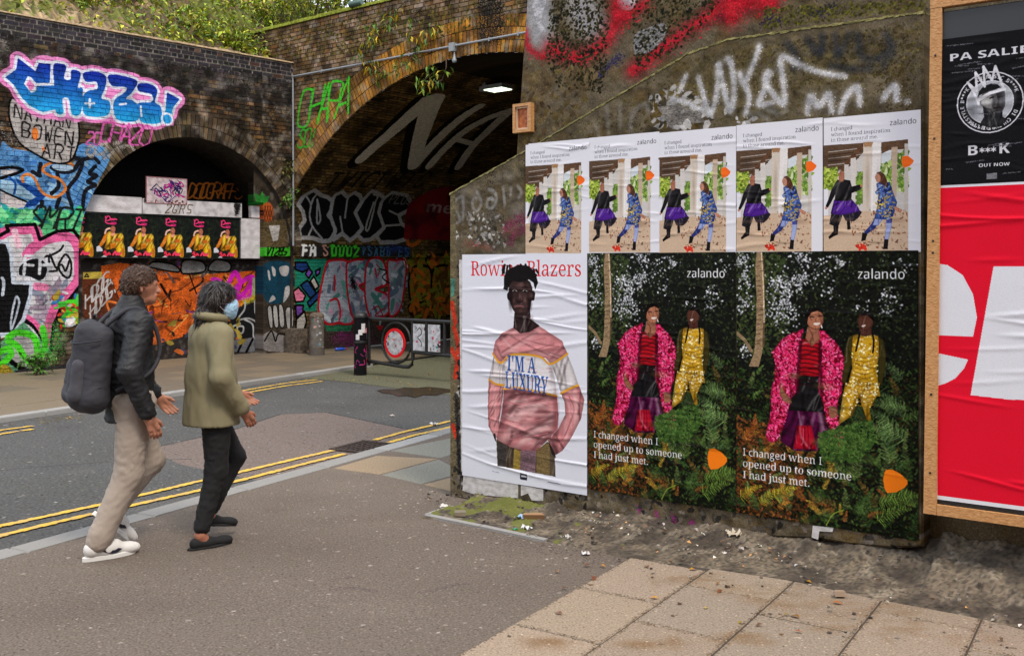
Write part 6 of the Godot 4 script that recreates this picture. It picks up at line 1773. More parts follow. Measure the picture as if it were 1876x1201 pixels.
func build_tunnel_fittings() -> void:
	# red board with pale lettering on the tunnel wall
	var rc := canvas(2.95, 2.2, 6.0, 3.75, 140.0, c8(124, 20, 26))
	var p := Vector2(3.515, 2.921)
	rc.print_text("me·me", font("Droid Sans", true), p.x, p.y, 0.27, c8(166, 140, 140), 0.0, 0.0, 1.5)
	rc.blend(ov.grime)
	rc.blend(ov.grain)
	var t := thing("red_sign", "dark red round-cornered sign with pale lettering inside the tunnel", "sign", TF_B)
	var mb := MB.new()
	rc.uv(mb)
	var pts := PackedVector2Array([Vector2(2.98, 2.25), Vector2(6.0, 2.25), Vector2(6.0, 3.6)]) + arc(Vector2(4.1, 2.5), 1.1, PI / 2, PI, 12)
	mb.poly_xy(pts, 0.03, 1.0)
	put("board", rolled(mb), pic_mat(rc, 0.6), t)
	# conduit along the arch and down the corner
	t = thing("electrical_conduit", "thin grey metal conduit running over the orange arch and down the corner", "conduit", TF_B)
	mb = MB.new()
	mb.tube([Vector3(0.06, 5.31, 0.05), Vector3(2.0, 5.305, 0.05), Vector3(4.0, 5.315, 0.05), Vector3(7.0, 5.31, 0.05)], 0.02, 0.02)
	put("pipe_run", mb.done(), M.zinc, t)
	mb = MB.new()
	mb.tube([Vector3(0.05, 5.33, 0.05), Vector3(0.05, 4.0, 0.045), Vector3(0.06, 3.0, 0.05), Vector3(0.06, 2.05, 0.05)], 0.02, 0.02)
	put("down_pipe", mb.done(), M.zinc, t)
	for x in [0.9, 2.1, 3.2, 5.0, 5.6]:
		mb = MB.new()
		mb.box(Vector3(x - 0.012, 5.28, 0.0), Vector3(x + 0.012, 5.34, 0.073))
		put("clip", mb.done(), M.zinc, t)
	var q := Vector2(4.209, 5.298)
	mb = MB.new()
	mb.box(Vector3(q.x - 0.055, q.y - 0.075, 0.01), Vector3(q.x + 0.055, q.y + 0.065, 0.1))
	put("junction_box", mb.done(), M.zinc_pale, t)
	mb = MB.new()
	mb.lathe([Vector2(0.0, 0.0), Vector2(0.035, 0.01), Vector2(0.04, 0.05), Vector2(0.02, 0.1), Vector2(0.012, 0.16), Vector2(0.012, 0.2)], 12, Vector3(q.x + 0.03, q.y - 0.27, 0.05))
	put("hanging_gland", mb.done(), M.zinc_pale, t)
	# lamp under the crown
	var lp := lining_point(Vector3(1.65, 7.4, 0.2))
	t = thing("tunnel_lamp", "square lit lamp on a bracket under the tunnel crown", "lamp", TF_B.translated_local(lp))
	mb = MB.new()
	mb.box(Vector3(-0.23, 0.0, -0.17), Vector3(0.23, 0.07, 0.17))
	put("housing", mb.done(), M.zinc_pale, t)
	mb = MB.new()
	mb.box(Vector3(-0.4, 0.0, -0.06), Vector3(-0.235, 0.09, 0.06))
	mb.box(Vector3(-0.34, 0.09, -0.04), Vector3(-0.27, 0.2, 0.04))
	put("bracket", mb.done(), M.zinc_pale, t)
	mb = MB.new()
	mb.box(Vector3(-0.21, -0.012, -0.15), Vector3(0.21, -0.001, 0.15))
	put("lamp_diffuser", mb.done(), M.glow, t)
	var al := AreaLight3D.new()
	al.name = "lamp_light"
	al.area_size = Vector2(0.42, 0.3)
	al.light_color = Color(0.9, 1.0, 0.85)
	al.light_energy = 0.35
	al.area_range = 14.0
	al.shadow_enabled = true
	t.add_child(al)
	al.position = Vector3(0, -0.03, 0)
	al.rotation.x = -PI / 2

func concrete_mat(cv: Cv, sd: int) -> StandardMaterial3D:
	var m := pic_mat(cv, 0.9)
	var f := noise(0.06, sd, 5)
	var im := f.get_image(512, 512)
	im.convert(Image.FORMAT_RGBA8)
	im.bump_map_to_normal_map(3.0)
	m.normal_enabled = true
	m.normal_texture = ImageTexture.create_from_image(im)
	m.normal_scale = 0.5
	return m

func bevelled(mb: MB, pts: PackedVector2Array, z_back: float, z_front: float, bev: float) -> void:
	# a plate in the wall's plane with a chamfered front edge; pts anticlockwise
	var n := pts.size()
	var inner := PackedVector2Array()
	for i in n:
		var a := (pts[i] - pts[(i + n - 1) % n]).normalized()
		var b := (pts[(i + 1) % n] - pts[i]).normalized()
		var na := Vector2(-a.y, a.x)
		var nb := Vector2(-b.y, b.x)
		inner.append(pts[i] + (na + nb) / maxf(1.0 + na.dot(nb), 0.4) * bev)
	mb.poly_xy(inner, z_front, 1.0)
	for i in n:
		var j := (i + 1) % n
		var e := (pts[j] - pts[i]).normalized()
		var o := Vector3(e.y, -e.x, 0.3)
		mb.quad(Vector3(inner[i].x, inner[i].y, z_front), Vector3(inner[j].x, inner[j].y, z_front), Vector3(pts[j].x, pts[j].y, z_front - bev), Vector3(pts[i].x, pts[i].y, z_front - bev), o)
		mb.quad(Vector3(pts[i].x, pts[i].y, z_front - bev), Vector3(pts[j].x, pts[j].y, z_front - bev), Vector3(pts[j].x, pts[j].y, z_back), Vector3(pts[i].x, pts[i].y, z_back), o)

func build_concrete() -> void:
	var cv := canvas(-0.03, 0.0, 3.27, 3.03, 300.0, c8(112, 100, 80))
	cv.blend(ov.rust, 300, 300)
	cv.blend(ov.soft_grime, 500, 500)
	paint_concrete(cv)
	cv.blend(ov.grain)
	cv.blend(ov.soft_grime, 100, 500)
	var w := thing("concrete_wing_wall", "stained concrete wing wall with a sloping top, pasted with fashion posters", "wall", TF_C)
	var mb := MB.new()
	cv.uv(mb)
	var pts := flat2([0.000, -0.015, 0.382, 0.000, 0.663, 0.026, 1.185, 0.052, 1.662, 0.065, 1.992, 0.067, 2.368, 0.090, 2.685, 0.129, 2.866, 0.135, 3.096, 0.151, 3.240, 0.181]) 
	for i in range(1, pts.size() - 1):
		pts[i].y += rf(-0.006, 0.006)
	pts.append_array(PackedVector2Array([Vector2(3.24, 2.985), Vector2(2.132, 2.991), Vector2(1.884, 2.942), Vector2(0.676, 2.439), Vector2(0.0, 2.172)]))
	bevelled(mb, pts, -0.139, 0.0, 0.012)
	put("slab_face", mb.done(), concrete_mat(cv, 51), w)
	# mossy drip edge along the sloping top
	mb = MB.new()
	var top := [Vector2(0.0, 2.172), Vector2(0.676, 2.439), Vector2(1.884, 2.942), Vector2(2.132, 2.991), Vector2(3.24, 2.985)]
	for i in 4:
		var n := int(top[i].distance_to(top[i + 1]) / 0.03) + 1
		for j in n:
			var a: Vector2 = top[i].lerp(top[i + 1], float(j) / n)
			var b: Vector2 = top[i].lerp(top[i + 1], float(j + 1) / n)
			var h := rf(0.002, 0.016)
			mb.hexa([Vector3(a.x, a.y - 0.004, -0.135), Vector3(b.x, b.y - 0.004, -0.135), Vector3(b.x, b.y + h, -0.135), Vector3(a.x, a.y + h, -0.135), Vector3(a.x, a.y - rf(0.004, 0.014), 0.003), Vector3(b.x, b.y - rf(0.004, 0.014), 0.003), Vector3(b.x, b.y + h * 0.5, -0.004), Vector3(a.x, a.y + h * 0.5, -0.004)])
	put("moss_edge", mb.done(), M.moss_dark, w)
	var pc := canvas(0.2, 0.0, 3.8, 4.2, 210.0, c8(104, 92, 74))
	pc.blend(ov.rust)
	pc.blend(ov.soft_grime)
	paint_pier(pc)
	pc.blend(ov.grain)
	var pr := thing("concrete_pier", "tall mossy concrete pier with red and grey paint behind the sloping wall", "pier", TF_P)
	mb = MB.new()
	pc.uv(mb)
	bevelled(mb, PackedVector2Array([Vector2(0.28, 0), Vector2(6.0, 0), Vector2(6.0, 6.5), Vector2(0.84, 6.5)]), -1.2, 0.0, 0.015)
	put("pier_face", mb.done(), concrete_mat(pc, 52), pr)
	# small wooden panel fixed to the pier
	var a := Vector2(0.496, 2.580)
	var t := thing("wooden_panel", "small orange wooden framed panel fixed to the pier edge", "panel", TF_P.translated_local(Vector3(a.x, a.y, 0.0)))
	var wd := 0.155
	var hg := 0.2
	mb = MB.new()
	mb.box(Vector3(0.01, 0.01, 0.002), Vector3(wd - 0.01, hg - 0.01, 0.02))
	put("back_panel", mb.done(), M.plank_red, t)
	for q in [[0.0, 0.0, wd, 0.02], [0.0, hg - 0.02, wd, hg], [0.0, 0.02, 0.02, hg - 0.02], [wd - 0.024, 0.02, wd, hg - 0.02]]:
		mb = MB.new()
		mb.box(Vector3(q[0], q[1], 0.002), Vector3(q[2], q[3], 0.045))
		put("frame_bar", mb.done(), M.pine, t)
	for q in [[0.022, 0.022, wd - 0.026, 0.032], [0.022, hg - 0.032, wd - 0.026, hg - 0.022], [0.022, 0.034, 0.032, hg - 0.034], [wd - 0.036, 0.034, wd - 0.026, hg - 0.034]]:
		mb = MB.new()
		mb.box(Vector3(q[0], q[1], 0.02), Vector3(q[2], q[3], 0.034))
		put("inner_slat", mb.done(), M.pine_pale, t)

func lin(c: Color) -> Color:
	return c.srgb_to_linear()

func build_ground() -> void:
	var mb := MB.new()
	mb.poly_xz(PackedVector2Array([Vector2(-90, -90), Vector2(90, -90), Vector2(90, 60), Vector2(-90, 60)]), -0.12)
	struct(put("ground", mb.done(), M.asphalt_dark))
	mb = MB.new()
	mb.poly_xz(PackedVector2Array([along(-9.97, -14), along(-9.97, 13.2), along(-9.97, 30), along(12, 30), along(12, 8.9), along(-5.33, 8.9), along(-5.33, -14)]), -0.05)
	struct(put("road", mb.done(), road_material()))
	mb = MB.new()
	mb.poly_xz(flat2([-3.135, -14.927, -2.390, -14.434, -1.579, -13.661, -0.778, -12.966, 0.418, -12.143, 1.812, -20.132, 0.798, -23.182, -2.438, -20.132, -2.695, -16.277]), -0.046)
	struct(put("mossy_setts", mb.done(), M.setts))
	mb = MB.new()
	mb.poly_xz(flat2([-1.849, -13.421, -1.768, -13.600, -1.625, -13.540, -1.516, -13.784, -1.326, -13.722, -1.200, -13.846, -1.006, -13.722, -0.827, -13.540, -0.810, -13.247, -0.919, -13.133, -1.004, -12.911, -1.167, -12.966, -1.256, -12.697, -1.392, -12.911, -1.479, -12.803, -1.598, -13.077, -1.722, -13.133]), -0.042)
	var pud := put("puddle", mb.done(), M.water)
	struct(pud)
	# worn double yellow lines
	for l in [[-3.712, -5.397, -3.343, -6.415, -3.148, -6.681, -2.922, -7.002, -2.496, -7.708, -2.179, -8.204, -1.911, -8.644, -1.650, -9.053], [-3.555, -5.169, -3.221, -6.182, -3.048, -6.469, -2.831, -6.785, -2.394, -7.391, -2.094, -7.887, -1.825, -8.361, -1.512, -8.895], [-1.343, -9.592, -1.107, -10.066, -0.876, -10.444, -0.649, -10.813, -0.240, -11.375], [-1.208, -9.415, -0.976, -9.871, -0.624, -10.408, -0.232, -10.968], [-5.429, -8.226, -5.298, -10.166, -5.094, -10.444], [-5.152, -7.806, -5.177, -9.935, -4.992, -10.234], [-3.697, -13.362, -3.305, -14.233, -2.926, -14.712], [-3.618, -13.077, -3.230, -13.909, -2.804, -14.502]]:
		mb = MB.new()
		var pts := flat2(l)
		for i in pts.size() - 1:
			var n := int(pts[i].distance_to(pts[i + 1]) / 0.035) + 1
			for j in n:
				if rng.randf() < 0.006:
					continue
				mb.col = lin([c8(204, 162, 60), c8(198, 160, 72), c8(192, 156, 82), c8(208, 168, 66), c8(184, 150, 84)][rng.randi() % 5])
				var a := pts[i].lerp(pts[i + 1], float(j) / n)
				var b := pts[i].lerp(pts[i + 1], float(j + 1) / n)
				var s := (b - a).normalized().orthogonal()
				var h0 := 0.034 * rf(0.7, 1.15)
				var h1 := 0.034 * rf(0.7, 1.15)
				mb.quad(Vector3(a.x + s.x * h0, -0.041, a.y + s.y * h0), Vector3(b.x + s.x * h0, -0.041, b.y + s.y * h0), Vector3(b.x - s.x * h1, -0.041, b.y - s.y * h1), Vector3(a.x - s.x * h1, -0.041, a.y - s.y * h1), Vector3.UP)
		struct(put("yellow_line", mb.done(), M.vertex))
	# near footway: asphalt with chewing gum, damp and cracks
	var fc := canvas(-4.0, 3.3, 3.6, 10.2, 200.0, c8(108, 97, 88))
	for i in 60:
		var q := Vector2(rf(-3.5, 2.5), rf(3.6, 9.0))
		fc.soft(q.x, q.y, rf(0.15, 0.7), rf(0.1, 0.4), [c8(94, 83, 75), c8(122, 110, 100), c8(100, 90, 83)][i % 3], 0.35)
	fc.specks([-2.421, 3.257, -3.999, 5.380, -0.521, 8.684, 0.670, 5.690, -0.227, 4.165, -0.431, 3.257], 26000, 0.002, 0.006, [c8(90, 79, 74), c8(130, 116, 108), c8(78, 69, 65), c8(146, 131, 122), c8(102, 89, 83), c8(120, 105, 98)], 1.2)
	fc.spray([-0.482, 6.292, -0.126, 5.976, 0.196, 5.690, 0.498, 5.531, 0.676, 5.480], 0.45, c8(90, 78, 71), 0.035)
	fc.spray([-0.386, 6.429, 0.072, 5.916, 0.502, 5.583], 0.22, c8(80, 69, 62), 0.05)
	fc.spray([-1.193, 7.209, -0.833, 7.577, -0.433, 7.209], 0.35, c8(98, 86, 80), 0.03)
	fc.spray([-2.411, 4.626, -2.023, 4.934, -1.352, 4.699], 0.5, c8(98, 86, 81), 0.03)
	fc.spray([-1.552, 5.192, -0.803, 4.853, -0.269, 4.486], 0.6, c8(124, 111, 104), 0.025)
	fc.specks([-2.171, 4.165, -2.856, 5.480, -1.798, 7.388, -0.629, 8.204, 0.658, 5.583, -0.227, 4.165], 170, 0.005, 0.013, [c8(152, 142, 134), c8(162, 152, 144), c8(142, 132, 124)], 1.3)
	fc.specks([-0.509, 5.801, -0.403, 6.719, 0.512, 5.690, 0.179, 5.192, -0.412, 5.380], 110, 0.004, 0.011, [c8(172, 162, 154), c8(154, 144, 136)], 1.3)
	fc.specks([-1.411, 6.719, -1.254, 7.577, -0.581, 7.577, -0.440, 6.719, -1.182, 6.292], 60, 0.004, 0.01, [c8(164, 154, 146)], 1.3)
	for l in [[-0.942, 5.017, -0.836, 5.051, -0.689, 5.000], [-0.464, 4.975, -0.305, 5.086, -0.222, 5.121], [-0.917, 5.192, -0.837, 5.229]]:
		fc.spray(l, 0.03, c8(90, 80, 78), 0.35)
	fc.blend(ov.grain)
	fc.blend(ov.fine)
	mb = MB.new()
	mb.slab_xz(PackedVector2Array([along(-5.15, -14), along(-5.15, 8.7), along(-3.0, 9.6), along(12, 9.6), along(12, -14)]), -0.11, 0.0, 0.001)
	var fm := ground_mat(fc, 0.85, 0.7, 61)
	struct(put("pavement", mb.done(), fm))
	# kerb stones, each its own piece
	for side in [[-5.33, -5.155, -3.4, 8.7, 0.0, "kerb"], [-10.13, -9.97, 2.0, 13.1, 0.0, "far_kerb"]]:
		var k := Node3D.new()
		k.name = side[5]
		add_child(k, true)
		struct(k)
		var l: float = side[2]
		while l < side[3]:
			mb = MB.new()
			var e := l + rf(0.84, 0.94)
			mb.slab_xz(PackedVector2Array([along(side[0], l), along(side[0], e - 0.008), along(side[1], e - 0.008), along(side[1], l)]), -0.12, side[4] + 0.004 + rf(-0.002, 0.003), 0.012)
			put("kerb_stone", mb.done(), [M.granite, M.granite_b][rng.randi() % 2], k)
			l = e
	# far pavement with worn flagstones
	mb = MB.new()
	mb.poly_xz(PackedVector2Array([along(-10.13, -14), along(-10.13, 13.1), along(-10.0, 16), along(-10.0, 30), along(-24, 30), along(-24, -14)]), -0.02)
	var fp := Node3D.new()
	fp.name = "far_pavement"
	add_child(fp)
	struct(fp)
	put("bedding", mb.done(), M.joint, fp)
	var row := 0
	var a := -10.135
	while a > -16.0:
		var wdt := rf(0.55, 0.66)
		var l := 3.0 + rf(0, 0.5)
		while l < 15.6:
			var e := l + rf(0.6, 0.95)
			mb = MB.new()
			var y := rf(-0.003, 0.003)
			mb.slab_xz(PackedVector2Array([along(a - wdt + 0.012, l), along(a - wdt + 0.012, e - 0.012), along(a, e - 0.012), along(a, l)]), -0.05, y, 0.006)
			put("flagstone", mb.done(), [M.york_a, M.york_a, M.york_c][rng.randi() % 3], fp)
			l = e
		a -= wdt
		row += 1
	# flagstones at the kerb by the wall end
	var nf := Node3D.new()
	nf.name = "kerb_flagstones"
	add_child(nf)
	struct(nf)
	var nm := 0
	for q in [[-1.454, -8.027, -1.044, -7.795, -0.636, -8.414, -1.179, -8.559], [-1.032, -7.775, -0.686, -7.444, -0.384, -7.857, -0.625, -8.390], [-0.672, -7.425, -0.348, -7.122, -0.381, -7.795], [-1.084, -8.787, -0.621, -8.462, -0.430, -8.787, -0.468, -9.581, -0.850, -9.110]]:
		mb = MB.new()
		mb.slab_xz(flat2(q), -0.05, 0.004, 0.004)
		put("flagstone", mb.done(), [M.york_b, M.york_d, M.york_b, M.york_d][nm], nf)
		nm += 1
	# pale slabs in the foreground
	var fg := Node3D.new()
	fg.name = "paving_slabs"
	add_child(fg)
	struct(fg)
	mb = MB.new()
	mb.poly_xz(flat2([-0.215, -4.154, 0.667, -5.562, 1.102, -5.480, 2.512, -4.699, 3.377, -3.658, 2.710, -2.935, -0.388, -2.935, -0.571, -3.570]), 0.0025)
	put("joint_bed", mb.done(), M.joint, fg)
	var o := Vector2(0.666, -5.551)
	var slab_mat := slab_material(o, (Vector2(-0.224, -4.165) - o).normalized())
	var b := (Vector2(-0.224, -4.165) - o).normalized()      # along a row, towards the viewer
	var c := Vector2(-b.y, b.x) * (1.0 if Vector2(-b.y, b.x).x > 0 else -1.0)
	for r in 9:
		var sh: float = SHIFT[r]
		var l := -0.62 * 2 - sh
		while l < 5.0:
			var len := 0.615
			mb = MB.new()
			var p0 := o + c * (r * 0.452 + 0.004)
			var y := 0.006 + rf(-0.002, 0.002)
			mb.slab_xz(PackedVector2Array([p0 + b * (l + 0.004), p0 + b * (l + len - 0.004), p0 + b * (l + len - 0.004) + c * 0.444, p0 + b * (l + 0.004) + c * 0.444]), -0.03, y, 0.004)
			if l > -0.2 - r * 0.28:
				put("paving_slab", mb.done(), slab_mat, fg)
			l += len

const SHIFT := [0.0, 0.33, 0.12, 0.45, 0.2, 0.38, 0.05, 0.3, 0.15]

func ground_mat(cv: Cv, rough: float, bump: float, sd: int) -> StandardMaterial3D:
	var m := pic_mat(cv, rough)
	m.uv1_scale = Vector3(cv.k / cv.w, cv.k / cv.h, 1)
	m.uv1_offset = Vector3(-cv.x0 * cv.k / cv.w, cv.y1 * cv.k / cv.h, 0)
	var gn := noise(0.35, sd, 3).get_image(1024, 1024)
	gn.convert(Image.FORMAT_RGBA8)
	gn.bump_map_to_normal_map(2.5)
	m.normal_enabled = true
	m.normal_texture = ImageTexture.create_from_image(gn)
	m.normal_scale = bump
	return m

func slab_material(o: Vector2, b: Vector2) -> StandardMaterial3D:
	# worn concrete slabs: each its own tone, dirt along the joints, tea-coloured stains
	var cv := canvas(-0.9, 3.0, 3.4, 5.9, 230.0, c8(150, 130, 108))
	var c := Vector2(-b.y, b.x) * (1.0 if Vector2(-b.y, b.x).x > 0 else -1.0)
	for r in 9:
		var l: float = -1.24 - SHIFT[r]
		while l < 5.0:
			var p := o + c * (r * 0.452) + b * l
			var q := []
			for e in [p, p + b * 0.615, p + b * 0.615 + c * 0.45, p + c * 0.45]:
				q.append_array([e.x, -e.y])
			cv.fill(q, jit(c8(154, 136, 117), 0.07).lerp(c8(142, 128, 114), rng.randf()), 0.03)
			q.append_array([q[0], q[1]])
			for i in range(0, 8, 2):
				cv.spray([q[i], q[i + 1], q[i + 2], q[i + 3]], 0.03, c8(98, 80, 62), 0.18)
			l += 0.615
	for q in [[Vector2(0.929, 5.192), 0.2], [Vector2(1.277, 4.975), 0.28], [Vector2(1.438, 4.775), 0.25], [Vector2(0.997, 4.355), 0.1], [Vector2(1.599, 4.626), 0.3], [Vector2(1.871, 4.420), 0.3], [Vector2(0.625, 4.292), 0.12], [Vector2(1.809, 4.775), 0.25], [Vector2(0.172, 4.292), 0.1]]:
		for i in 14:
			cv.soft(q[0].x + rf(-1, 1) * q[1], q[0].y + rf(-0.6, 0.4) * q[1], rf(0.04, 0.16), rf(0.03, 0.1), [c8(120, 88, 58), c8(132, 104, 76), c8(108, 86, 64)][i % 3], 0.22)
	var all := [-0.9, 3.0, 3.4, 3.0, 3.4, 5.9, -0.9, 5.9]
	cv.specks(all, 14000, 0.0015, 0.0045, [c8(130, 112, 94), c8(186, 168, 148), c8(116, 98, 82), c8(176, 156, 134)], 1.2)
	cv.specks(all, 120, 0.004, 0.012, [c8(96, 80, 66), c8(180, 166, 150), c8(110, 84, 58)], 1.5)
	cv.blend(ov.grain)
	return ground_mat(cv, 0.85, 0.6, 62)

func road_material() -> StandardMaterial3D:
	var cv := canvas(-9.0, 4.0, 2.5, 17.0, 110.0, c8(84, 83, 82))
	for i in 120:
		var q := along(rf(-9.9, -5.4), rf(0.0, 13.0))
		cv.soft(q.x, -q.y, rf(0.2, 0.9), rf(0.2, 0.8), [c8(70, 69, 68), c8(98, 96, 93), c8(76, 76, 72)][i % 3], 0.3)
	# reddish resurfaced strip by the kerb and a darker one behind it
	cv.fill([-3.402, 9.167, -2.927, 10.171, -2.664, 11.336, -2.172, 11.467, -0.912, 10.068, -1.446, 8.735, -2.032, 7.816, -2.850, 8.437], c8(112, 99, 93), 0.05)
	cv.line([-3.402, 9.167, -2.927, 10.171, -2.664, 11.336, -2.172, 11.467, -0.912, 10.068], 0.03, c8(62, 60, 59), false, 0.1, false)
	cv.line([-4.275, 8.204, -3.509, 8.559, -2.837, 8.684], 0.02, c8(66, 64, 62), false, 0.2)
	var all := [-9.0, 4.0, 2.5, 4.0, 2.5, 17.0, -9.0, 17.0]
	cv.specks(all, 26000, 0.004, 0.011, [c8(62, 61, 60), c8(108, 106, 103), c8(52, 51, 50), c8(126, 122, 118), c8(92, 88, 84)], 1.2)
	cv.specks(all, 700, 0.008, 0.02, [c8(150, 146, 140), c8(134, 126, 112), c8(60, 58, 56)], 1.3)
	for i in 60:    # moss and grit along the gutters
		var q := along(rf(-9.95, -9.5), rf(2.0, 13.0))
		cv.specks([q.x - 0.15, -q.y - 0.15, q.x + 0.15, -q.y - 0.15, q.x + 0.15, -q.y + 0.15, q.x - 0.15, -q.y + 0.15], 14, 0.008, 0.025, [c8(84, 76, 46), c8(110, 96, 70), c8(66, 58, 44)], 1.5)
	cv.blend(ov.grain)
	return ground_mat(cv, 0.82, 0.8, 63)

func build_rubble() -> void:
	# broken bank of dirt along the foot of the concrete wall
	var edge := flat2([-0.600, -6.429, -0.382, -6.360, 0.203, -5.893, 0.653, -5.541, 1.076, -5.351, 1.447, -5.147, 1.777, -4.869, 2.155, -4.612, 2.313, -4.439, 2.496, -4.231, 2.769, -3.949])
	var inv := TF_C.affine_inverse()
	var bound := []
	for p in edge:
		var q := inv * Vector3(p.x, 0, p.y)
		bound.append(Vector2(q.x, q.z))
	var nz := noise(3.0, 71, 4)
	var fine := noise(14.0, 72, 3)
	var cn := noise(2.2, 73, 5)
	var grit := noise(34.0, 74, 3)
	var mb := MB.new()
	var cols := 420
	var rows := 60
	for i in cols + 1:
		var s := lerpf(bound[0].x, 4.9, float(i) / cols)
		var zb := 0.3
		for j in bound.size() - 1:
			if s >= bound[j].x and s <= bound[j + 1].x:
				zb = lerpf(bound[j].y, bound[j + 1].y, (s - bound[j].x) / (bound[j + 1].x - bound[j].x))
		var hw := lerpf(0.03, 0.15, clampf(s / 3.2, 0, 1)) + (0.05 if s > 3.3 else 0.0)
		for j in rows + 1:
			var t := float(j) / rows
			var z := lerpf(-0.13 if s > 0.0 else 0.0, zb, t)
			var y := hw * pow(1.0 - t, 1.3) * 1.15 + 0.012 * (1.0 - t)
			y += (nz.get_noise_2d(s, z) * 0.04 + absf(fine.get_noise_2d(s, z * 1.4)) * -0.026 + grit.get_noise_2d(s, z) * 0.009) * (1.0 - pow(t, 3.0)) + 0.008
			if j == rows:
				y = -0.01
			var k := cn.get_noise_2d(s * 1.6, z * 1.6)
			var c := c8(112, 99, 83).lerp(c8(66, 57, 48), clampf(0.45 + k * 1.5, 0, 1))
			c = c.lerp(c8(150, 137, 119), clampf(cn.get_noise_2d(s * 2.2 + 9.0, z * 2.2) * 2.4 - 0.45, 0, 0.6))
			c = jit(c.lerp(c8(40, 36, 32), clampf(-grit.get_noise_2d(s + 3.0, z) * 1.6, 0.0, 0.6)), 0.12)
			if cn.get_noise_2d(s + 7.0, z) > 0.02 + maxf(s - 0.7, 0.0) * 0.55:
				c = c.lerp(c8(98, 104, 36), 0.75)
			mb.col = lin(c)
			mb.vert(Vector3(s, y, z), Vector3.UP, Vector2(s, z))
	for i in cols:
		for j in rows:
			var a := i * (rows + 1) + j
			mb.ix.append_array([a, a + rows + 1, a + 1, a + 1, a + rows + 1, a + rows + 2])
	mb.n = normals_of(mb.v, mb.ix)
	if mb.n[500].y < 0:
		for i in mb.n.size():
			mb.n[i] = -mb.n[i]
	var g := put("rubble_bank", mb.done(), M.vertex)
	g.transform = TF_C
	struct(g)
	# loose chips of stone
	mb = MB.new()
	for i in 300:
		var s := rf(-0.1, 4.4)
		var z := rf(0.02, 0.1 + minf(0.22 + s * 0.25, 0.95))
		var r := rf(0.003, 0.009)
		var hw := lerpf(0.03, 0.15, clampf(s / 3.2, 0, 1))
		var y := hw * pow(1.0 - clampf(z / 0.8, 0, 1), 1.3) + 0.004
		mb.col = lin([c8(120, 110, 98), c8(104, 94, 84), c8(70, 62, 56), c8(112, 92, 74), c8(150, 140, 128)][rng.randi() % 5])
		rock(mb, Vector3(s, y, z), r)
	var ch := put("stone_chips", mb.done(), M.vertex)
	ch.transform = TF_C
	stuff(ch)
	tag(ch, "loose stone chips strewn along the foot of the concrete wall", "gravel")

func rock(mb: MB, at: Vector3, r: float) -> void:
	var p := []
	for i in 8:
		p.append(at + Vector3((-1 if i in [0, 3, 4, 7] else 1) * r * rf(0.6, 1.3), (-1 if i in [0, 1, 4, 5] else 1) * r * rf(0.4, 0.9), (-1 if i < 4 else 1) * r * rf(0.6, 1.2)))
	mb.hexa(p)

func build_added_terrace() -> void:
	# unseen brick terrace behind the viewer, added to cut low sky light
	var list := [["added tall brown brick terrace house across the street, unseen, with black window frames", -17.0, -4.5, 11.0, M.brick_a], ["added red brick warehouse across the street, unseen straight behind the viewer", -4.3, 8.5, 9.5, M.brick_b], ["added yellowish brick corner house across the street, unseen, beside the warehouse", 8.7, 20.0, 10.5, M.brick_a]]
	for q in list:
		var t := thing("added_street_building", q[0], "building", Transform3D(Basis(), Vector3(q[1], 0, 8.0)), "added unseen buildings across the street")
		var wd: float = q[2] - q[1]
		var mb := MB.new()
		mb.box(Vector3(0, -0.1, 0), Vector3(wd, q[3], 6.0))
		put("wall", mb.done(), q[4], t)
		mb = MB.new()
		mb.box(Vector3(-0.1, q[3] - 0.5, -0.15), Vector3(wd + 0.1, q[3] - 0.2, -0.005))
		put("cornice", mb.done(), M.stained, t)
		for r in 3:
			for c in 5:
				var x := (c + 0.5) * wd / 5.0
				mb = MB.new()
				mb.box(Vector3(x - 0.6, 1.0 + r * 3.0, -0.06), Vector3(x + 0.6, 2.9 + r * 3.0, -0.004))
				var w := put("window", mb.done(), M.iron, t)
				mb = MB.new()
				mb.box(Vector3(x - 0.52, 1.08 + r * 3.0, -0.075), Vector3(x + 0.52, 2.82 + r * 3.0, -0.062))
				put("pane", mb.done(), M.dark_glass, w)

# ---- leaves
func leaf_mesh(l: float, w: float) -> ArrayMesh:
	var mb := MB.new()
	var a := Vector3.ZERO
	var b := Vector3(-w, 0.12 * l, l * 0.45)
	var c := Vector3(0, 0.02 * l, l * 0.5)
	var d := Vector3(w, 0.12 * l, l * 0.45)
	var e := Vector3(0, -0.15 * l, l)
	mb.tri(a, b, c)
	mb.tri(b, e, c)
	mb.tri(a, c, d)
	mb.tri(c, e, d)
	return mb.done()

func scatter(called: String, mesh: Mesh, tfs: Array, cols: Array, m: Material, parent: Node = null) -> MultiMeshInstance3D:
	var mm := MultiMesh.new()
	mm.transform_format = MultiMesh.TRANSFORM_3D
	mm.use_colors = true
	mm.mesh = mesh
	mm.instance_count = tfs.size()
	for i in tfs.size():
		mm.set_instance_transform(i, tfs[i])
		mm.set_instance_color(i, lin(jit(cols[rng.randi() % cols.size()], 0.25)))
	var o := MultiMeshInstance3D.new()
	o.name = called
	o.multimesh = mm
	o.material_override = m
	(parent if parent else self).add_child(o, true)
	return o

func any_turn(s: float) -> Basis:
	return Basis.from_euler(Vector3(rf(-0.9, 0.9), rf(0, TAU), rf(-0.9, 0.9))).scaled(Vector3.ONE * s)

const GREENS := [Color(0.5, 0.58, 0.12), Color(0.4, 0.5, 0.12), Color(0.62, 0.66, 0.18), Color(0.3, 0.4, 0.1), Color(0.7, 0.68, 0.2), Color(0.52, 0.48, 0.15)]

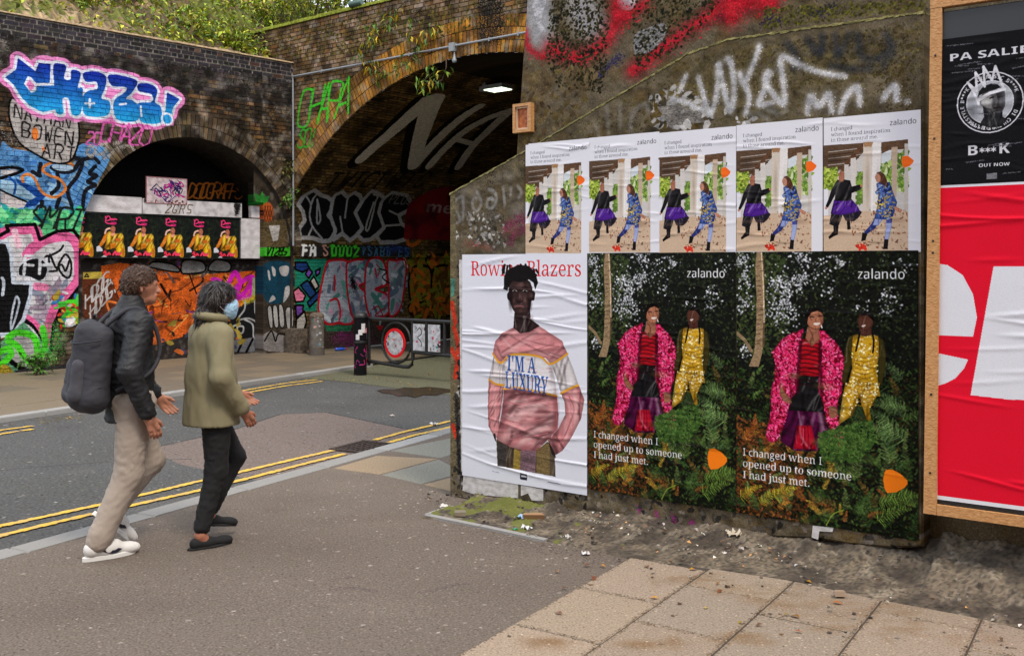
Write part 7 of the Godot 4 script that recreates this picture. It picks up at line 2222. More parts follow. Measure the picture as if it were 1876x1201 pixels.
func build_embankment() -> void:
	var nz := noise(0.9, 81, 5)
	var cn := noise(0.8, 82, 5)
	var mb := MB.new()
	var nx := 280
	var ny := 110
	var spots := []
	for j in ny + 1:
		for i in nx + 1:
			var x := lerpf(-3.0, 8.2, float(i) / nx)
			var t := float(j) / ny
			var z := -0.42 - t * 6.0
			var y := 5.5 + t * 4.6 + nz.get_noise_2d(x, z) * 0.5 * minf(t * 5.0, 1.0) + nz.get_noise_2d(x * 4.0, z * 4.0) * 0.12 + nz.get_noise_2d(x * 14.0, z * 14.0) * 0.07
			var k := cn.get_noise_2d(x * 1.2, z * 1.2)
			var right := clampf((x - 1.2) / 3.0, 0.0, 1.0)
			var c := c8(168, 144, 112).lerp(c8(96, 80, 54), clampf(0.35 + k + right * 0.7, 0, 1))
			if cn.get_noise_2d(x * 1.5 + 20, z * 1.5) + nz.get_noise_2d(x * 9.0, z * 9.0) * 0.4 > 0.3 - right * 0.25:
				c = c8(94, 100, 34)
			mb.col = lin(jit(c.lerp(c8(70, 56, 40), clampf(-nz.get_noise_2d(x * 14.0, z * 14.0) * 1.8, 0.0, 0.7)), 0.22))
			mb.vert(Vector3(x, y, z), Vector3.UP, Vector2(x, z))
			if t > 0.0 and rng.randf() < (0.1 + right * 0.5 + (0.3 if k < -0.2 else 0.0)) * 0.16:
				spots.append(Vector3(x, y, z))
	for j in ny:
		for i in nx:
			var a := j * (nx + 1) + i
			mb.ix.append_array([a, a + nx + 1, a + 1, a + 1, a + nx + 1, a + nx + 2])
	mb.n = normals_of(mb.v, mb.ix)
	if mb.n[800].y < 0:
		for i in mb.n.size():
			mb.n[i] = -mb.n[i]
	var g := put("embankment", mb.done(), M.vertex)
	g.transform = TF_L
	struct(g)
	var tfs := []
	for s in spots:
		for i in 9:
			tfs.append(TF_L * Transform3D(any_turn(rf(0.6, 1.5)), s + Vector3(rf(-0.16, 0.16), rf(0.0, 0.3), rf(-0.16, 0.16))))
	var dry := []
	for i in 900:
		var k0 := rng.randi() % mb.v.size()
		if mb.v[k0].x < 3.2:
			dry.append(TF_L * Transform3D(any_turn(rf(0.5, 1.1)), mb.v[k0] + Vector3(0, rf(0.0, 0.05), 0)))
	var dg := scatter("dry_grass", leaf_mesh(0.14, 0.006), dry, [Color(0.66, 0.56, 0.4), Color(0.56, 0.46, 0.32), Color(0.72, 0.64, 0.48)], M.leaf)
	stuff(dg)
	tag(dg, "dry straw-coloured grass on the bare part of the bank", "grass")
	var u := scatter("undergrowth", leaf_mesh(0.11, 0.022), tfs, GREENS, M.leaf)
	stuff(u)
	tag(u, "yellow-green undergrowth covering the bank above the dark brick wall", "undergrowth")

func shrub(called: String, label: String, at: Vector3, hgt: float, spread: float, stems: int, per: int, cols: Array, group: String, droop := 0.0) -> void:
	var t := thing(called, label, "shrub", Transform3D(Basis(), at), group)
	var mb := MB.new()
	var tfs := []
	for i in stems:
		var a := rf(0, TAU)
		var tip := Vector3(cos(a) * spread * rf(0.3, 1.0), hgt * rf(0.6, 1.0), sin(a) * spread * rf(0.3, 1.0))
		var pts := []
		for k in 6:
			var u := k / 5.0
			pts.append(Vector3(tip.x * u, tip.y * sin(u * (PI / 2 + droop)), tip.z * u) + Vector3(rf(-0.02, 0.02), 0, rf(-0.02, 0.02)))
		mb.tube(pts, 0.013, 0.004, 5, false)
		for k in per:
			var u := rf(0.25, 1.0)
			var p := Vector3(tip.x * u, tip.y * sin(u * (PI / 2 + droop)), tip.z * u) + Vector3(rf(-0.09, 0.09), rf(-0.08, 0.08), rf(-0.09, 0.09))
			tfs.append(Transform3D(any_turn(rf(0.7, 1.4)), p))
	put("stems", mb.done(), M.twig, t)
	stuff(scatter("foliage", leaf_mesh(0.1, 0.018), tfs, cols, M.leaf, t))

func build_plants() -> void:
	# shrubs behind the mossy parapet
	var list := [["yellow-green shrub at the corner where the two brick walls meet", -1.4, 1.3], ["bushy shrub behind the mossy parapet, next to the bare stems", -0.6, 1.5], ["shrub with bare forked stems above the mossy parapet", 0.2, 1.5], ["leafy shrub above the parapet, just before the pipe end", 1.0, 1.4], ["leafy shrub above the parapet, just past the pipe end", 1.9, 1.6]]
	for s in list:
		shrub("shrub", s[0], TF_B * Vector3(s[1], 6.2, -0.9), s[2], 0.85, 22, 46, GREENS, "shrubs behind the bridge parapet")
	for i in 5:
		shrub("bank_shrub", ["light green shrub low on the bank by the bridge parapet", "sprawling shrub on the bank over the arch crown", "small shrub on the bank near the coping, right of the crown", "tall shrub at the top of the bank", "pale shrub at the bare sandy part of the bank"][i], TF_L * Vector3([4.7, 3.0, 3.9, 3.4, 1.9][i], [5.7, 6.6, 5.9, 7.0, 6.2][i], [-0.9, -1.9, -1.0, -2.6, -1.6][i]), [0.55, 0.8, 0.45, 0.9, 0.4][i], 0.5, 12, 36, GREENS, "shrubs on the bank")
	# buddleia growing out of the bridge brickwork
	var yel := [Color(0.75, 0.62, 0.1), Color(0.36, 0.46, 0.12), Color(0.28, 0.4, 0.12), Color(0.62, 0.58, 0.14), Color(0.3, 0.44, 0.14)]
	var sprays := [
		["trailing plant with yellow leaves hanging down the bridge brickwork over the conduit", [3.089, 6.247, 2.952, 6.156, 2.883, 6.086, 2.768, 6.006, 2.675, 5.922, 2.415, 5.896, 2.296, 5.914, 2.415, 5.763, 2.463, 5.723, 2.248, 5.671, 2.102, 5.591, 2.029, 5.467, 2.223, 5.291, 2.320, 5.262, 2.510, 5.122, 2.557, 5.033]],
		["trailing plant with a few yellow leaves near the middle of the arch ring", [3.491, 6.307, 3.579, 6.101, 3.314, 5.920, 3.292, 5.683, 3.666, 5.579, 3.557, 5.516, 3.774, 5.690, 3.839, 5.727]],
		["sprig hanging on a brown stem below the arch edge beside the junction box", [4.052, 5.304, 4.073, 5.114, 4.094, 4.971, 3.967, 4.784, 3.731, 4.701, 3.579, 4.814, 3.491, 4.792, 3.817, 4.943, 3.774, 4.996]],
		["low sprig of green leaves on the arch ring under the conduit", [3.709, 5.288, 3.403, 5.314, 3.336, 5.307, 3.157, 5.154, 3.044, 5.152, 2.906, 5.137]]]
	for s in sprays:
		var t := thing("trailing_plant", s[0], "plant", TF_B, "plants rooted in the bridge")
		var p := flat2(s[1])
		var pts := []
		var tfs := []
		for i in p.size():
			pts.append(Vector3(p[i].x, p[i].y, 0.05 + 0.02 * (i % 3)))
			if i > 1:
				for k in 8:
					var o := Vector3(rf(-0.13, 0.13), rf(-0.13, 0.09), rf(0.0, 0.12))
					tfs.append(Transform3D(Basis.from_euler(Vector3(rf(0.3, 1.3), rf(0, TAU), rf(-0.4, 0.4))).scaled(Vector3.ONE * rf(0.7, 1.5)), pts[i] + o))
		var mb := MB.new()
		mb.tube(pts, 0.012, 0.005, 5, false)
		put("stem", mb.done(), M.twig, t)
		stuff(scatter("foliage", leaf_mesh(0.12, 0.019), tfs, yel, M.leaf, t))
	# weeds at the foot of the painted wall
	shrub("weed", "small green weed at the foot of the white and pink graffiti", Vector3(-7.25, 0.0, -14.95), 0.3, 0.28, 9, 24, [Color(0.24, 0.4, 0.12), Color(0.3, 0.46, 0.16)], "")
	for q in [[0, "green weed sprouting from the pillar top above the painted pineapple", 5.15, 2.75], [1, "dry brown weed on the arch shoulder beside the corner pipe", 5.2, 3.3]]:
		shrub("weed", q[1], TF_L * Vector3(q[2], q[3], 0.03), 0.35, 0.2, 7, 20, [Color(0.36, 0.38, 0.12), Color(0.4, 0.36, 0.16)] if q[0] == 1 else [Color(0.3, 0.46, 0.14)], "")

# ---------------------------------------------------------------- posters on the concrete wall and the board
func build_posters() -> void:
	var dance := pic_mat(pic_dance(), 0.5)
	var lab := ["lowest, at the sloping wall edge", "second from the sloping wall edge", "middle one of the row of five", "second from the wooden frame", "beside the wooden frame"]
	var s0 := [0.68, 1.187, 1.69, 2.202, 2.716]
	for i in 5:
		var o := put("dance_poster", paper(0.509 if i < 4 else 0.513, 0.745, 15, 0.0045, 100 + i, 0.05, [-0.1, 0.955, 0.1, 1.01, 0.1, 1.1, -0.1, 1.1] if i == 0 else []), dance)
		o.transform = TF_C.translated_local(Vector3(s0[i], 1.735 - 0.002 * i + [0.0, 0.004, -0.003, 0.003, 0.0][i], 0.003 + 0.0006 * (i % 2)))
		tag(o, "white poster of two dancers between columns, " + lab[i], "poster", "row of dancer posters")
	var forest := pic_mat(pic_forest(), 0.3)
	for i in 2:
		var o := put("forest_poster", paper(1.014, 1.524, 30, 0.0042, 120 + i, 0.05), forest)
		o.transform = TF_C.translated_local(Vector3([1.183, 2.203][i], 0.211, 0.0045))
		tag(o, ["dark woodland poster of two laughing women, next to the white jumper poster", "dark woodland poster of two laughing women, next to the wooden frame"][i], "poster", "woodland posters")
	var j := put("jumper_poster", paper(1.046, 1.568, 46, 0.0075, 130, 0.09), pic_mat(pic_jumper(), 0.5))
	j.transform = TF_C.translated_local(Vector3(0.127, 0.167, 0.006))
	tag(j, "tall wrinkled white poster of a man in a pink and white jumper", "poster")
	# scraps of older paper round it
	var n := 0
	for q in [[[0.097, 1.697, 0.137, 1.704, 0.137, 0.183, 0.117, 0.196], "narrow strip of old white paper along the jumper poster's edge"], [[0.137, 0.214, 0.617, 0.175, 0.617, 0.071, 0.236, 0.045, 0.127, 0.057], "torn white paper scrap under the jumper poster"], [[0.640, 0.164, 0.825, 0.159, 0.825, 0.082, 0.731, 0.072, 0.699, 0.116, 0.640, 0.089], "small torn paper scrap under the jumper poster, beside a larger one"], [[2.655, 0.204, 2.771, 0.210, 2.765, 0.185, 2.692, 0.179, 2.685, 0.129, 2.648, 0.136], "small torn beige paper scrap at the foot of the woodland poster"]]:
		var mb := MB.new()
		var pts := flat2(q[0])
		mb.poly_xy(pts, 0.0075 if n == 0 else 0.004 + n * 0.0003, 1.0)
		var o := put("paper_scrap", mb.done(), M.old_paper)
		o.transform = TF_C
		tag(o, q[1], "paper", "scraps of old poster")
		n += 1

func build_board() -> void:
	var t := thing("poster_board", "tall black poster board in a pine frame standing out from the wall", "board", TF_D)
	var mb := MB.new()
	mb.box(Vector3(3.30, 0.42, -0.03), Vector3(4.46, 2.94, 0.012))
	put("backing_sheet", mb.done(), M.black_board, t)
	# left rail leans a little
	mb = MB.new()
	mb.hexa([Vector3(3.272, 0.39, -0.02), Vector3(3.334, 0.39, -0.02), Vector3(3.362, 2.96, -0.02), Vector3(3.306, 2.96, -0.02), Vector3(3.272, 0.39, 0.03), Vector3(3.334, 0.39, 0.03), Vector3(3.362, 2.96, 0.03), Vector3(3.306, 2.96, 0.03)])
	put("side_rail", mb.done(), M.pine, t)
	mb = MB.new()
	mb.box(Vector3(4.44, 0.39, -0.02), Vector3(4.51, 2.96, 0.05))
	put("side_rail", mb.done(), M.pine, t)
	mb = MB.new()
	mb.box(Vector3(3.305, 2.962, -0.02), Vector3(4.51, 3.016, 0.031))
	put("top_rail", mb.done(), M.pine, t)
	mb = MB.new()
	mb.box(Vector3(3.336, 0.39, -0.02), Vector3(4.438, 0.443, 0.031))
	put("bottom_rail", mb.done(), M.pine, t)
	for q in [[3.32, 2.72], [3.315, 2.3], [3.309, 1.78], [3.308, 1.72], [3.3, 1.0], [3.295, 0.6], [3.8, 0.415], [3.45, 2.985]]:
		mb = MB.new()
		mb.lathe([Vector2(0.0, 0.0), Vector2(0.006, 0.0), Vector2(0.006, 0.002), Vector2(0.0, 0.002)], 8)
		var s := put("screw", mb.done(), M.iron, t)
		s.transform = Transform3D(Basis(Vector3.RIGHT, PI / 2), Vector3(q[0] + 0.01, q[1], 0.0305))
	mb = MB.new()
	mb.box(Vector3(3.345, 2.80, 0.0125), Vector3(4.43, 2.935, 0.0145))
	put("grey_sheet", mb.done(), M.slate, t)
	var o := put("music_poster", paper(0.487, 0.733, 24, 0.004, 141, 0.12), pic_mat(pic_crown(), 0.4))
	o.transform = TF_D.translated_local(Vector3(3.343, 2.067, 0.0155))
	tag(o, "black music poster with a crowned portrait in a white ring", "poster")
	o = put("red_poster", paper(1.033, 1.593, 22, 0.0065, 142, 0.06), pic_mat(pic_red(), 0.45))
	o.transform = TF_D.translated_local(Vector3(3.322, 0.468, 0.0135))
	tag(o, "bright red poster with huge white letters on the pine-framed board", "poster")

# ---------------------------------------------------------------- street furniture
func stickers(w: float, h: float, k: float, base: Color, n: int, cols: Array) -> Cv:
	var cv := canvas(0, 0, w, h, k, base)
	for i in n:
		var p := Vector2(rf(0, w), rf(0, h))
		var sx := rf(0.02, 0.06)
		var sy := rf(0.02, 0.05)
		cv.fill([p.x, p.y, p.x + sx, p.y + rf(-0.01, 0.01), p.x + sx, p.y + sy, p.x, p.y + sy], cols[i % cols.size()], 0.1)
		cv.line([p.x + sx * 0.2, p.y + sy * 0.5, p.x + sx * 0.5, p.y + sy * rf(0.3, 0.8), p.x + sx * 0.8, p.y + sy * 0.5], 0.006, [INK, c8(190, 40, 60), c8(40, 70, 130)][i % 3])
	cv.blend(ov.grain)
	cv.blend(ov.soft_grime)
	return cv

func build_gate() -> void:
	var g0 := Vector2(-2.286, -15.469)
	var tf := frame_at(g0.x, 0, g0.y, 0.78, 0.625)
	# black gate post splashed with magenta
	var pc := canvas(0, 0, 0.66, 0.98, 220.0, c8(22, 21, 23))
	for i in 24:
		var p := Vector2(rf(0, 0.66), rf(0.1, 0.5))
		pc.line([p.x, p.y, p.x + rf(-0.06, 0.06), p.y + rf(-0.08, 0.08), p.x + rf(-0.08, 0.08), p.y + rf(-0.12, 0.1)], rf(0.006, 0.018), [c8(180, 44, 118), c8(170, 40, 46), c8(150, 50, 120)][i % 3])
	for i in 12:
		var p := Vector2(rf(0, 0.6), rf(0.6, 0.88))
		pc.fill([p.x, p.y, p.x + 0.07, p.y, p.x + 0.07, p.y + rf(0.06, 0.14), p.x, p.y + 0.1], [c8(206, 200, 200), c8(214, 140, 150), c8(200, 196, 198)][i % 3], 0.1)
	var t := thing("gate_post", "black gate post splashed with magenta and red paint", "post", Transform3D(Basis(Vector3.UP, 2.2), Vector3(Vector2(-2.377, -15.389).x, -0.05, Vector2(-2.377, -15.389).y)))
	var mb := MB.new()
	mb.lathe([Vector2(0.1, 0.0), Vector2(0.1, 0.9)], 24)
	put("shaft", mb.done(), pic_mat(pc, 0.5), t)
	mb = MB.new()
	mb.lathe([Vector2(0.112, 0.9), Vector2(0.116, 0.93), Vector2(0.1, 0.965), Vector2(0.06, 0.985), Vector2(0.0, 0.99)], 24)
	put("cap", mb.done(), M.iron, t)
	mb = MB.new()
	mb.lathe([Vector2(0.104, 0.5), Vector2(0.108, 0.51), Vector2(0.108, 0.53), Vector2(0.104, 0.54)], 24)
	put("collar", mb.done(), M.iron, t)
	# swing gate
	t = thing("swing_gate", "low black tubular road gate with stickered round sign", "gate", tf)
	var r := 0.028
	mb = MB.new()
	mb.tube([Vector3(-0.06, 0.83, 0), Vector3(1.0, 0.84, 0), Vector3(3.2, 0.84, 0)], r, r)
	put("top_rail", mb.done(), M.iron, t)
	mb = MB.new()
	mb.tube([Vector3(0.045, 0.86, 0), Vector3(0.045, 0.1, 0)], r, r)
	put("upright", mb.done(), M.iron, t)
	mb = MB.new()
	mb.tube([Vector3(0.0, 0.17, 0), Vector3(0.8, 0.125, 0), Vector3(0.93, 0.13, 0), Vector3(0.99, 0.17, 0), Vector3(1.01, 0.25, 0), Vector3(1.01, 0.83, 0)], r, r)
	put("bottom_rail", mb.done(), M.iron, t)
	mb = MB.new()
	mb.tube([Vector3(1.01, 0.36, 0), Vector3(2.0, 0.345, 0), Vector3(3.2, 0.345, 0)], r, r)
	put("lower_rail", mb.done(), M.iron, t)
	for x in [1.3, 1.66, 2.3, 3.1]:
		mb = MB.new()
		mb.tube([Vector3(x, 0.36, 0), Vector3(x, 0.83, 0)], 0.024, 0.024)
		put("upright", mb.done(), M.iron, t)
	mb = MB.new()
	var ring := []
	for i in 33:
		ring.append(Vector3(0.66 + cos(TAU * i / 32) * 0.31, 0.485 + sin(TAU * i / 32) * 0.31, 0.0))
	mb.tube(ring, 0.02, 0.02, 8, false)
	put("ring", mb.done(), M.iron, t)
	for q in [[1.05, 0.0, "white plate"], [1.36, 1.0, "stickered plate"]]:
		var sc := stickers(0.24, 0.4, 480.0, c8(198, 196, 200), 3 if q[1] == 0.0 else 16, [c8(206, 200, 200), c8(40, 36, 40), c8(214, 90, 110), c8(150, 120, 90), c8(90, 150, 160)])
		if q[1] == 0.0:
			sc.line([0.08, 0.3, 0.14, 0.34, 0.18, 0.26, 0.1, 0.2, 0.16, 0.14, 0.18, 0.08], 0.014, INK)
			sc.line([0.04, 0.36, 0.08, 0.34, 0.05, 0.32], 0.01, INK)
		mb = MB.new()
		sc.uv(mb)
		mb.box(Vector3(0, 0, 0), Vector3(0.24, 0.4, 0.008))
		var pl := put("plate", mb.done(), pic_mat(sc, 0.5), t)
		pl.position = Vector3(q[0], 0.39, 0.03)
	var rc := stickers(0.46, 0.46, 420.0, c8(190, 186, 188), 24, [c8(206, 204, 206), c8(214, 120, 120), c8(90, 90, 110), c8(160, 160, 166), c8(196, 170, 90), c8(40, 36, 38), c8(120, 130, 190)])
	for i in 40:
		var a := TAU * i / 40.0
		rc.dot(0.23 + cos(a) * 0.205, 0.23 + sin(a) * 0.205, 0.026, c8(206, 32, 38), 0.06)
	t = thing("round_sign", "round no-vehicles sign with red rim covered in stickers", "sign", tf.translated_local(Vector3(0.655, 0.48, 0.03)))
	mb = MB.new()
	rc.uv(mb)
	mb.uo = Vector2(-0.23, 0.23)
	var disc := arc(Vector2.ZERO, 0.225, 0.0, TAU - 0.13, 47)
	mb.poly_xy(disc, 0.006, 1.0)
	for i in disc.size():
		var e := disc[(i + 1) % disc.size()]
		mb.quad(Vector3(disc[i].x, disc[i].y, 0.006), Vector3(e.x, e.y, 0.006), Vector3(e.x, e.y, -0.006), Vector3(disc[i].x, disc[i].y, -0.006), Vector3(disc[i].x, disc[i].y, 0))
	put("plate", mb.done(), pic_mat(rc, 0.45), t)
	mb = MB.new()
	mb.box(Vector3(-0.3, -0.015, -0.02), Vector3(0.3, 0.015, -0.008))
	put("bracket", mb.done(), M.iron, t)
	# sticker-covered bollard by the tunnel corner
	var bc := stickers(0.85, 0.8, 260.0, c8(112, 106, 100), 52, [c8(206, 204, 204), c8(190, 196, 200), c8(60, 58, 60), c8(90, 150, 160), c8(176, 50, 50), c8(214, 170, 160), c8(80, 130, 90)])
	bc.fill([0, 0, 0.85, 0, 0.85, 0.17, 0, 0.17], c8(88, 82, 76), 0.2)
	t = thing("stickered_bollard", "stout grey bollard plastered with stickers by the tunnel corner", "bollard", Transform3D(Basis(), Vector3(Vector2(-3.646, -18.333).x, 0, Vector2(-3.646, -18.333).y)))
	mb = MB.new()
	mb.lathe([Vector2(0.145, 0.0), Vector2(0.145, 0.12), Vector2(0.135, 0.14), Vector2(0.132, 0.7)], 28)
	put("shaft", mb.done(), pic_mat(bc, 0.55), t)
	mb = MB.new()
	mb.lathe([Vector2(0.132, 0.7), Vector2(0.14, 0.715), Vector2(0.13, 0.76), Vector2(0.08, 0.795), Vector2(0.0, 0.8)], 28)
	put("cap", mb.done(), M.stained, t)
	# bottle lying by the wall
	t = thing("plastic_bottle", "blue and red plastic bottle lying against the tunnel wall", "bottle", Transform3D(Basis(Vector3.UP, 0.6) * Basis(Vector3.FORWARD, PI / 2), Vector3(Vector2(-3.449, -19.161).x, 0.035, Vector2(-3.449, -19.161).y)))
	mb = MB.new()
	mb.lathe([Vector2(0.0, 0.0), Vector2(0.033, 0.005), Vector2(0.033, 0.16), Vector2(0.015, 0.2), Vector2(0.013, 0.22)], 14)
	put("body", mb.done(), mat(c8(40, 80, 180), 0.25), t)
	mb = MB.new()
	mb.lathe([Vector2(0.016, 0.215), Vector2(0.016, 0.245), Vector2(0.0, 0.246)], 14)
	put("cap", mb.done(), mat(c8(190, 30, 50), 0.4), t)
	# pipe end on the parapet
	t = thing("pipe_end", "short grey-green pipe end poking out over the mossy parapet", "pipe", TF_B.translated_local(Vector3(Vector2(1.827, 6.354).x, 6.42, 0.05)))
	mb = MB.new()
	mb.tube([Vector3(0.15, 0.0, -0.02), Vector3(0.0, 0.0, 0.0), Vector3(-0.12, -0.005, 0.03)], 0.05, 0.06, 16, true)
	put("barrel", mb.done(), M.zinc_green, t)
	mb = MB.new()
	mb.tube([Vector3(-0.1, -0.005, 0.026), Vector3(-0.125, -0.005, 0.031)], 0.05, 0.05, 16)
	put("bore", mb.done(), M.iron, t)
	# drain grating
	var o := Vector2(-1.388, -9.217)
	var e := (Vector2(-1.399, -8.895) - Vector2(-1.640, -9.053)).normalized()
	t = thing("drain_grate", "rusty black iron drain grate set between the yellow lines", "grate", frame_at(o.x, -0.044, o.y, 0.475, -0.88))
	mb = MB.new()
	for q in [[-0.26, -0.21, 0.26, -0.17], [-0.26, 0.17, 0.26, 0.21], [-0.26, -0.17, -0.22, 0.17], [0.22, -0.17, 0.26, 0.17]]:
		mb.box(Vector3(q[0], -0.03, q[1]), Vector3(q[2], 0.012, q[3]))
	put("frame", mb.done(), M.rusty, t)
	for i in 6:
		mb = MB.new()
		var z := -0.14 + i * 0.056
		mb.box(Vector3(-0.22, -0.03, z - 0.009), Vector3(0.22, 0.008, z + 0.009))
		put("bar", mb.done(), M.rusty, t)
	for i in 4:
		mb = MB.new()
		var x := -0.13 + i * 0.087
		mb.box(Vector3(x - 0.008, -0.03, -0.168), Vector3(x + 0.008, 0.005, 0.168))
		put("cross_bar", mb.done(), M.rusty, t)
	mb = MB.new()
	mb.box(Vector3(-0.22, -0.045, -0.17), Vector3(0.22, -0.032, 0.17))
	put("pit", mb.done(), M.black_board, t)

# ---------------------------------------------------------------- small things on the ground
func crumpled(sz: float, sd: int) -> ArrayMesh:
	var n := 7
	var f := noise(2.2, sd, 3)
	var mb := MB.new()
	for j in n + 1:
		for i in n + 1:
			var p := Vector2(i - n / 2.0, j - n / 2.0) / n * sz
			mb.vert(Vector3(p.x + f.get_noise_2d(i * 0.9, j * 0.9 + 30) * sz * 0.25, absf(f.get_noise_2d(i * 0.6, j * 0.6)) * sz * 0.7 + 0.004, p.y * 0.7 + f.get_noise_2d(i * 0.9 + 50, j * 0.9) * sz * 0.25), Vector3.UP, Vector2(i, j) / n)
	for j in n:
		for i in n:
			var a := j * (n + 1) + i
			mb.ix.append_array([a, a + 1, a + n + 1, a + 1, a + n + 2, a + n + 1])
	mb.n = normals_of(mb.v, mb.ix)
	return mb.done()

func build_litter() -> void:
	var n := 0
	for q in [
		[Vector2(0.077, -6.319), 0.085, c8(150, 180, 214), "crumpled blue and white wrapper on the mossy rubble under the jumper poster", 0.03],
		[Vector2(0.089, -6.136), 0.06, c8(214, 212, 214), "scrap of white tissue below the crumpled blue wrapper", 0.01],
		[Vector2(0.335, -5.916), 0.05, c8(200, 194, 188), "small white paper crumb near the middle of the rubble edge", 0.01],
		[Vector2(0.421, -5.614), 0.045, c8(216, 214, 216), "white feather-like scrap on the dark asphalt by the slab corner", 0.004],
		[Vector2(2.052, -5.480), 0.075, c8(206, 206, 216), "crumpled white tissue standing on the rubble under the woodland poster", 0.12],
		[Vector2(1.813, -5.332), 0.05, c8(216, 214, 214), "white scrap on the dirt, near the standing tissue", 0.07],
		[Vector2(2.487, -4.814), 0.09, c8(220, 220, 222), "torn white paper at the far end of the rubble below the board", 0.04],
		[Vector2(1.286, -5.690), 0.085, c8(186, 172, 154), "flattened beige paper cup on the dirt under the woodland poster", 0.09],
		[Vector2(2.297, -5.060), 0.05, c8(180, 184, 196), "silvery wrapper on the rubble below the pine-framed board", 0.08],
		[Vector2(-0.468, -6.689), 0.06, c8(214, 210, 206), "white paper strip at the corner of the concrete edging", 0.01],
		[Vector2(-0.834, -10.495), 0.08, c8(216, 214, 212), "white paper plate fragment on the road by the yellow lines", -0.044],
		[Vector2(-1.360, -11.124), 0.05, c8(206, 190, 184), "small pink receipt on the dark road", -0.044],
		[Vector2(0.020, -6.111), 0.03, c8(60, 150, 120), "tiny green bottle top on the concrete edging", 0.008]]:
		var o := put("litter", crumpled(q[1], 200 + n), mat(q[2], 0.7))
		o.position = Vector3(q[0].x, q[4], q[0].y)
		o.rotation.y = rf(0, TAU)
		tag(o, q[3], "litter", "litter on the ground")
		n += 1
	# three larger stones in the moss
	for q in [[Vector2(0.130, -6.319), 0.05, c8(156, 118, 84), "orange-brown stone lying in the moss under the jumper poster"], [Vector2(-0.334, -6.457), 0.028, c8(120, 108, 92), "small grey stone in the moss at the wall end"], [Vector2(1.634, -4.885), 0.022, c8(150, 128, 110), "flat pinkish stone at the rubble edge by the slabs"]]:
		var mb := MB.new()
		mb.col = lin(q[2])
		rock(mb, Vector3.ZERO, q[1])
		var o := put("stone", mb.done(), M.vertex)
		o.position = Vector3(q[0].x, q[1] * 0.4 + 0.02, q[0].y)
		o.scale = Vector3(1.3, 0.7, 0.9)
		tag(o, q[3], "stone")
	# concrete edging round the rubble
	var k := Node3D.new()
	k.name = "edging_kerb"
	add_child(k)
	struct(k)
	for q in [[Vector2(-0.562, -6.485), Vector2(-0.411, -6.719)], [Vector2(-0.562, -6.485), Vector2(-0.200, -6.213)], [Vector2(-0.193, -6.213), Vector2(0.203, -5.893)]]:
		var mb := MB.new()
		mb.bar(Vector3(q[0].x, -0.01, q[0].y), Vector3(q[1].x, -0.01, q[1].y), 0.045, 0.05)
		put("edging_stone", mb.done(), M.granite, k)
	# crumbs of paper, glass and plaster swept against the rubble
	var bits := []
	var rim := flat2([0.204, -5.916, 0.658, -5.583, 1.086, -5.400, 1.465, -5.211, 1.801, -4.934, 2.182, -4.670, 2.345, -4.500])
	for i in 260:
		var k0 := rng.randi() % (rim.size() - 1)
		var p := rim[k0].lerp(rim[k0 + 1], rng.randf()) + Vector2(rf(-0.1, 0.3), rf(-0.35, 0.06))
		bits.append(Transform3D(Basis.from_euler(Vector3(rf(-0.5, 0.5), rf(0, TAU), rf(-0.5, 0.5))).scaled(Vector3.ONE * rf(0.15, 0.5)), Vector3(p.x, 0.02 + maxf(0.0, 0.35 * (-p.y - 5.0) * 0.3), p.y)))
	var cr_ := scatter("litter_crumbs", leaf_mesh(0.06, 0.022), bits, [Color(0.8, 0.78, 0.76), Color(0.7, 0.5, 0.3), Color(0.62, 0.58, 0.54), Color(0.8, 0.76, 0.7), Color(0.45, 0.3, 0.2)], M.leaf)
	stuff(cr_)
	tag(cr_, "tiny crumbs of paper and plaster along the edge of the rubble", "litter crumbs")
	# fallen leaves
	var tfs := []
	for i in 90:
		var p := Vector2(rf(0.2, 2.4), -rf(4.4, 5.6))
		if i < 36:
			p = along(rf(-9.9, -9.3), rf(5.0, 12.8))
		elif i < 60:
			p = flat2([-2.761, -14.703, -0.768, -12.802, -0.979, -16.319, -2.561, -15.469])[rng.randi() % 4].lerp(Vector2(-1.578, -14.348), rf(0.1, 1.0))
		tfs.append(Transform3D(Basis(Vector3.UP, rf(0, TAU)).scaled(Vector3.ONE * rf(0.5, 1.0)), Vector3(p.x, -0.035 if i < 60 else 0.014, p.y)))
	var lv := scatter("fallen_leaves", leaf_mesh(0.06, 0.016), tfs, [Color(0.6, 0.42, 0.12), Color(0.5, 0.28, 0.12), Color(0.66, 0.56, 0.2), Color(0.42, 0.26, 0.14)], M.leaf)
	stuff(lv)
	tag(lv, "fallen yellow and brown leaves scattered over road and pavement", "leaves")

# ---------------------------------------------------------------- people
func merged(list: Array) -> ArrayMesh:
	var vs := PackedVector3Array()
	var ns := PackedVector3Array()
	var us := PackedVector2Array()
	var ix := PackedInt32Array()
	for m in list:
		var a: Array = m.surface_get_arrays(0)
		var base := vs.size()
		vs.append_array(a[Mesh.ARRAY_VERTEX])
		ns.append_array(a[Mesh.ARRAY_NORMAL])
		us.append_array(a[Mesh.ARRAY_TEX_UV])
		for i in a[Mesh.ARRAY_INDEX]:
			ix.append(base + i)
	var ar := []
	ar.resize(Mesh.ARRAY_MAX)
	ar[Mesh.ARRAY_VERTEX] = vs
	ar[Mesh.ARRAY_NORMAL] = ns
	ar[Mesh.ARRAY_TEX_UV] = us
	ar[Mesh.ARRAY_INDEX] = ix
	var o := ArrayMesh.new()
	o.add_surface_from_arrays(Mesh.PRIMITIVE_TRIANGLES, ar)
	return o

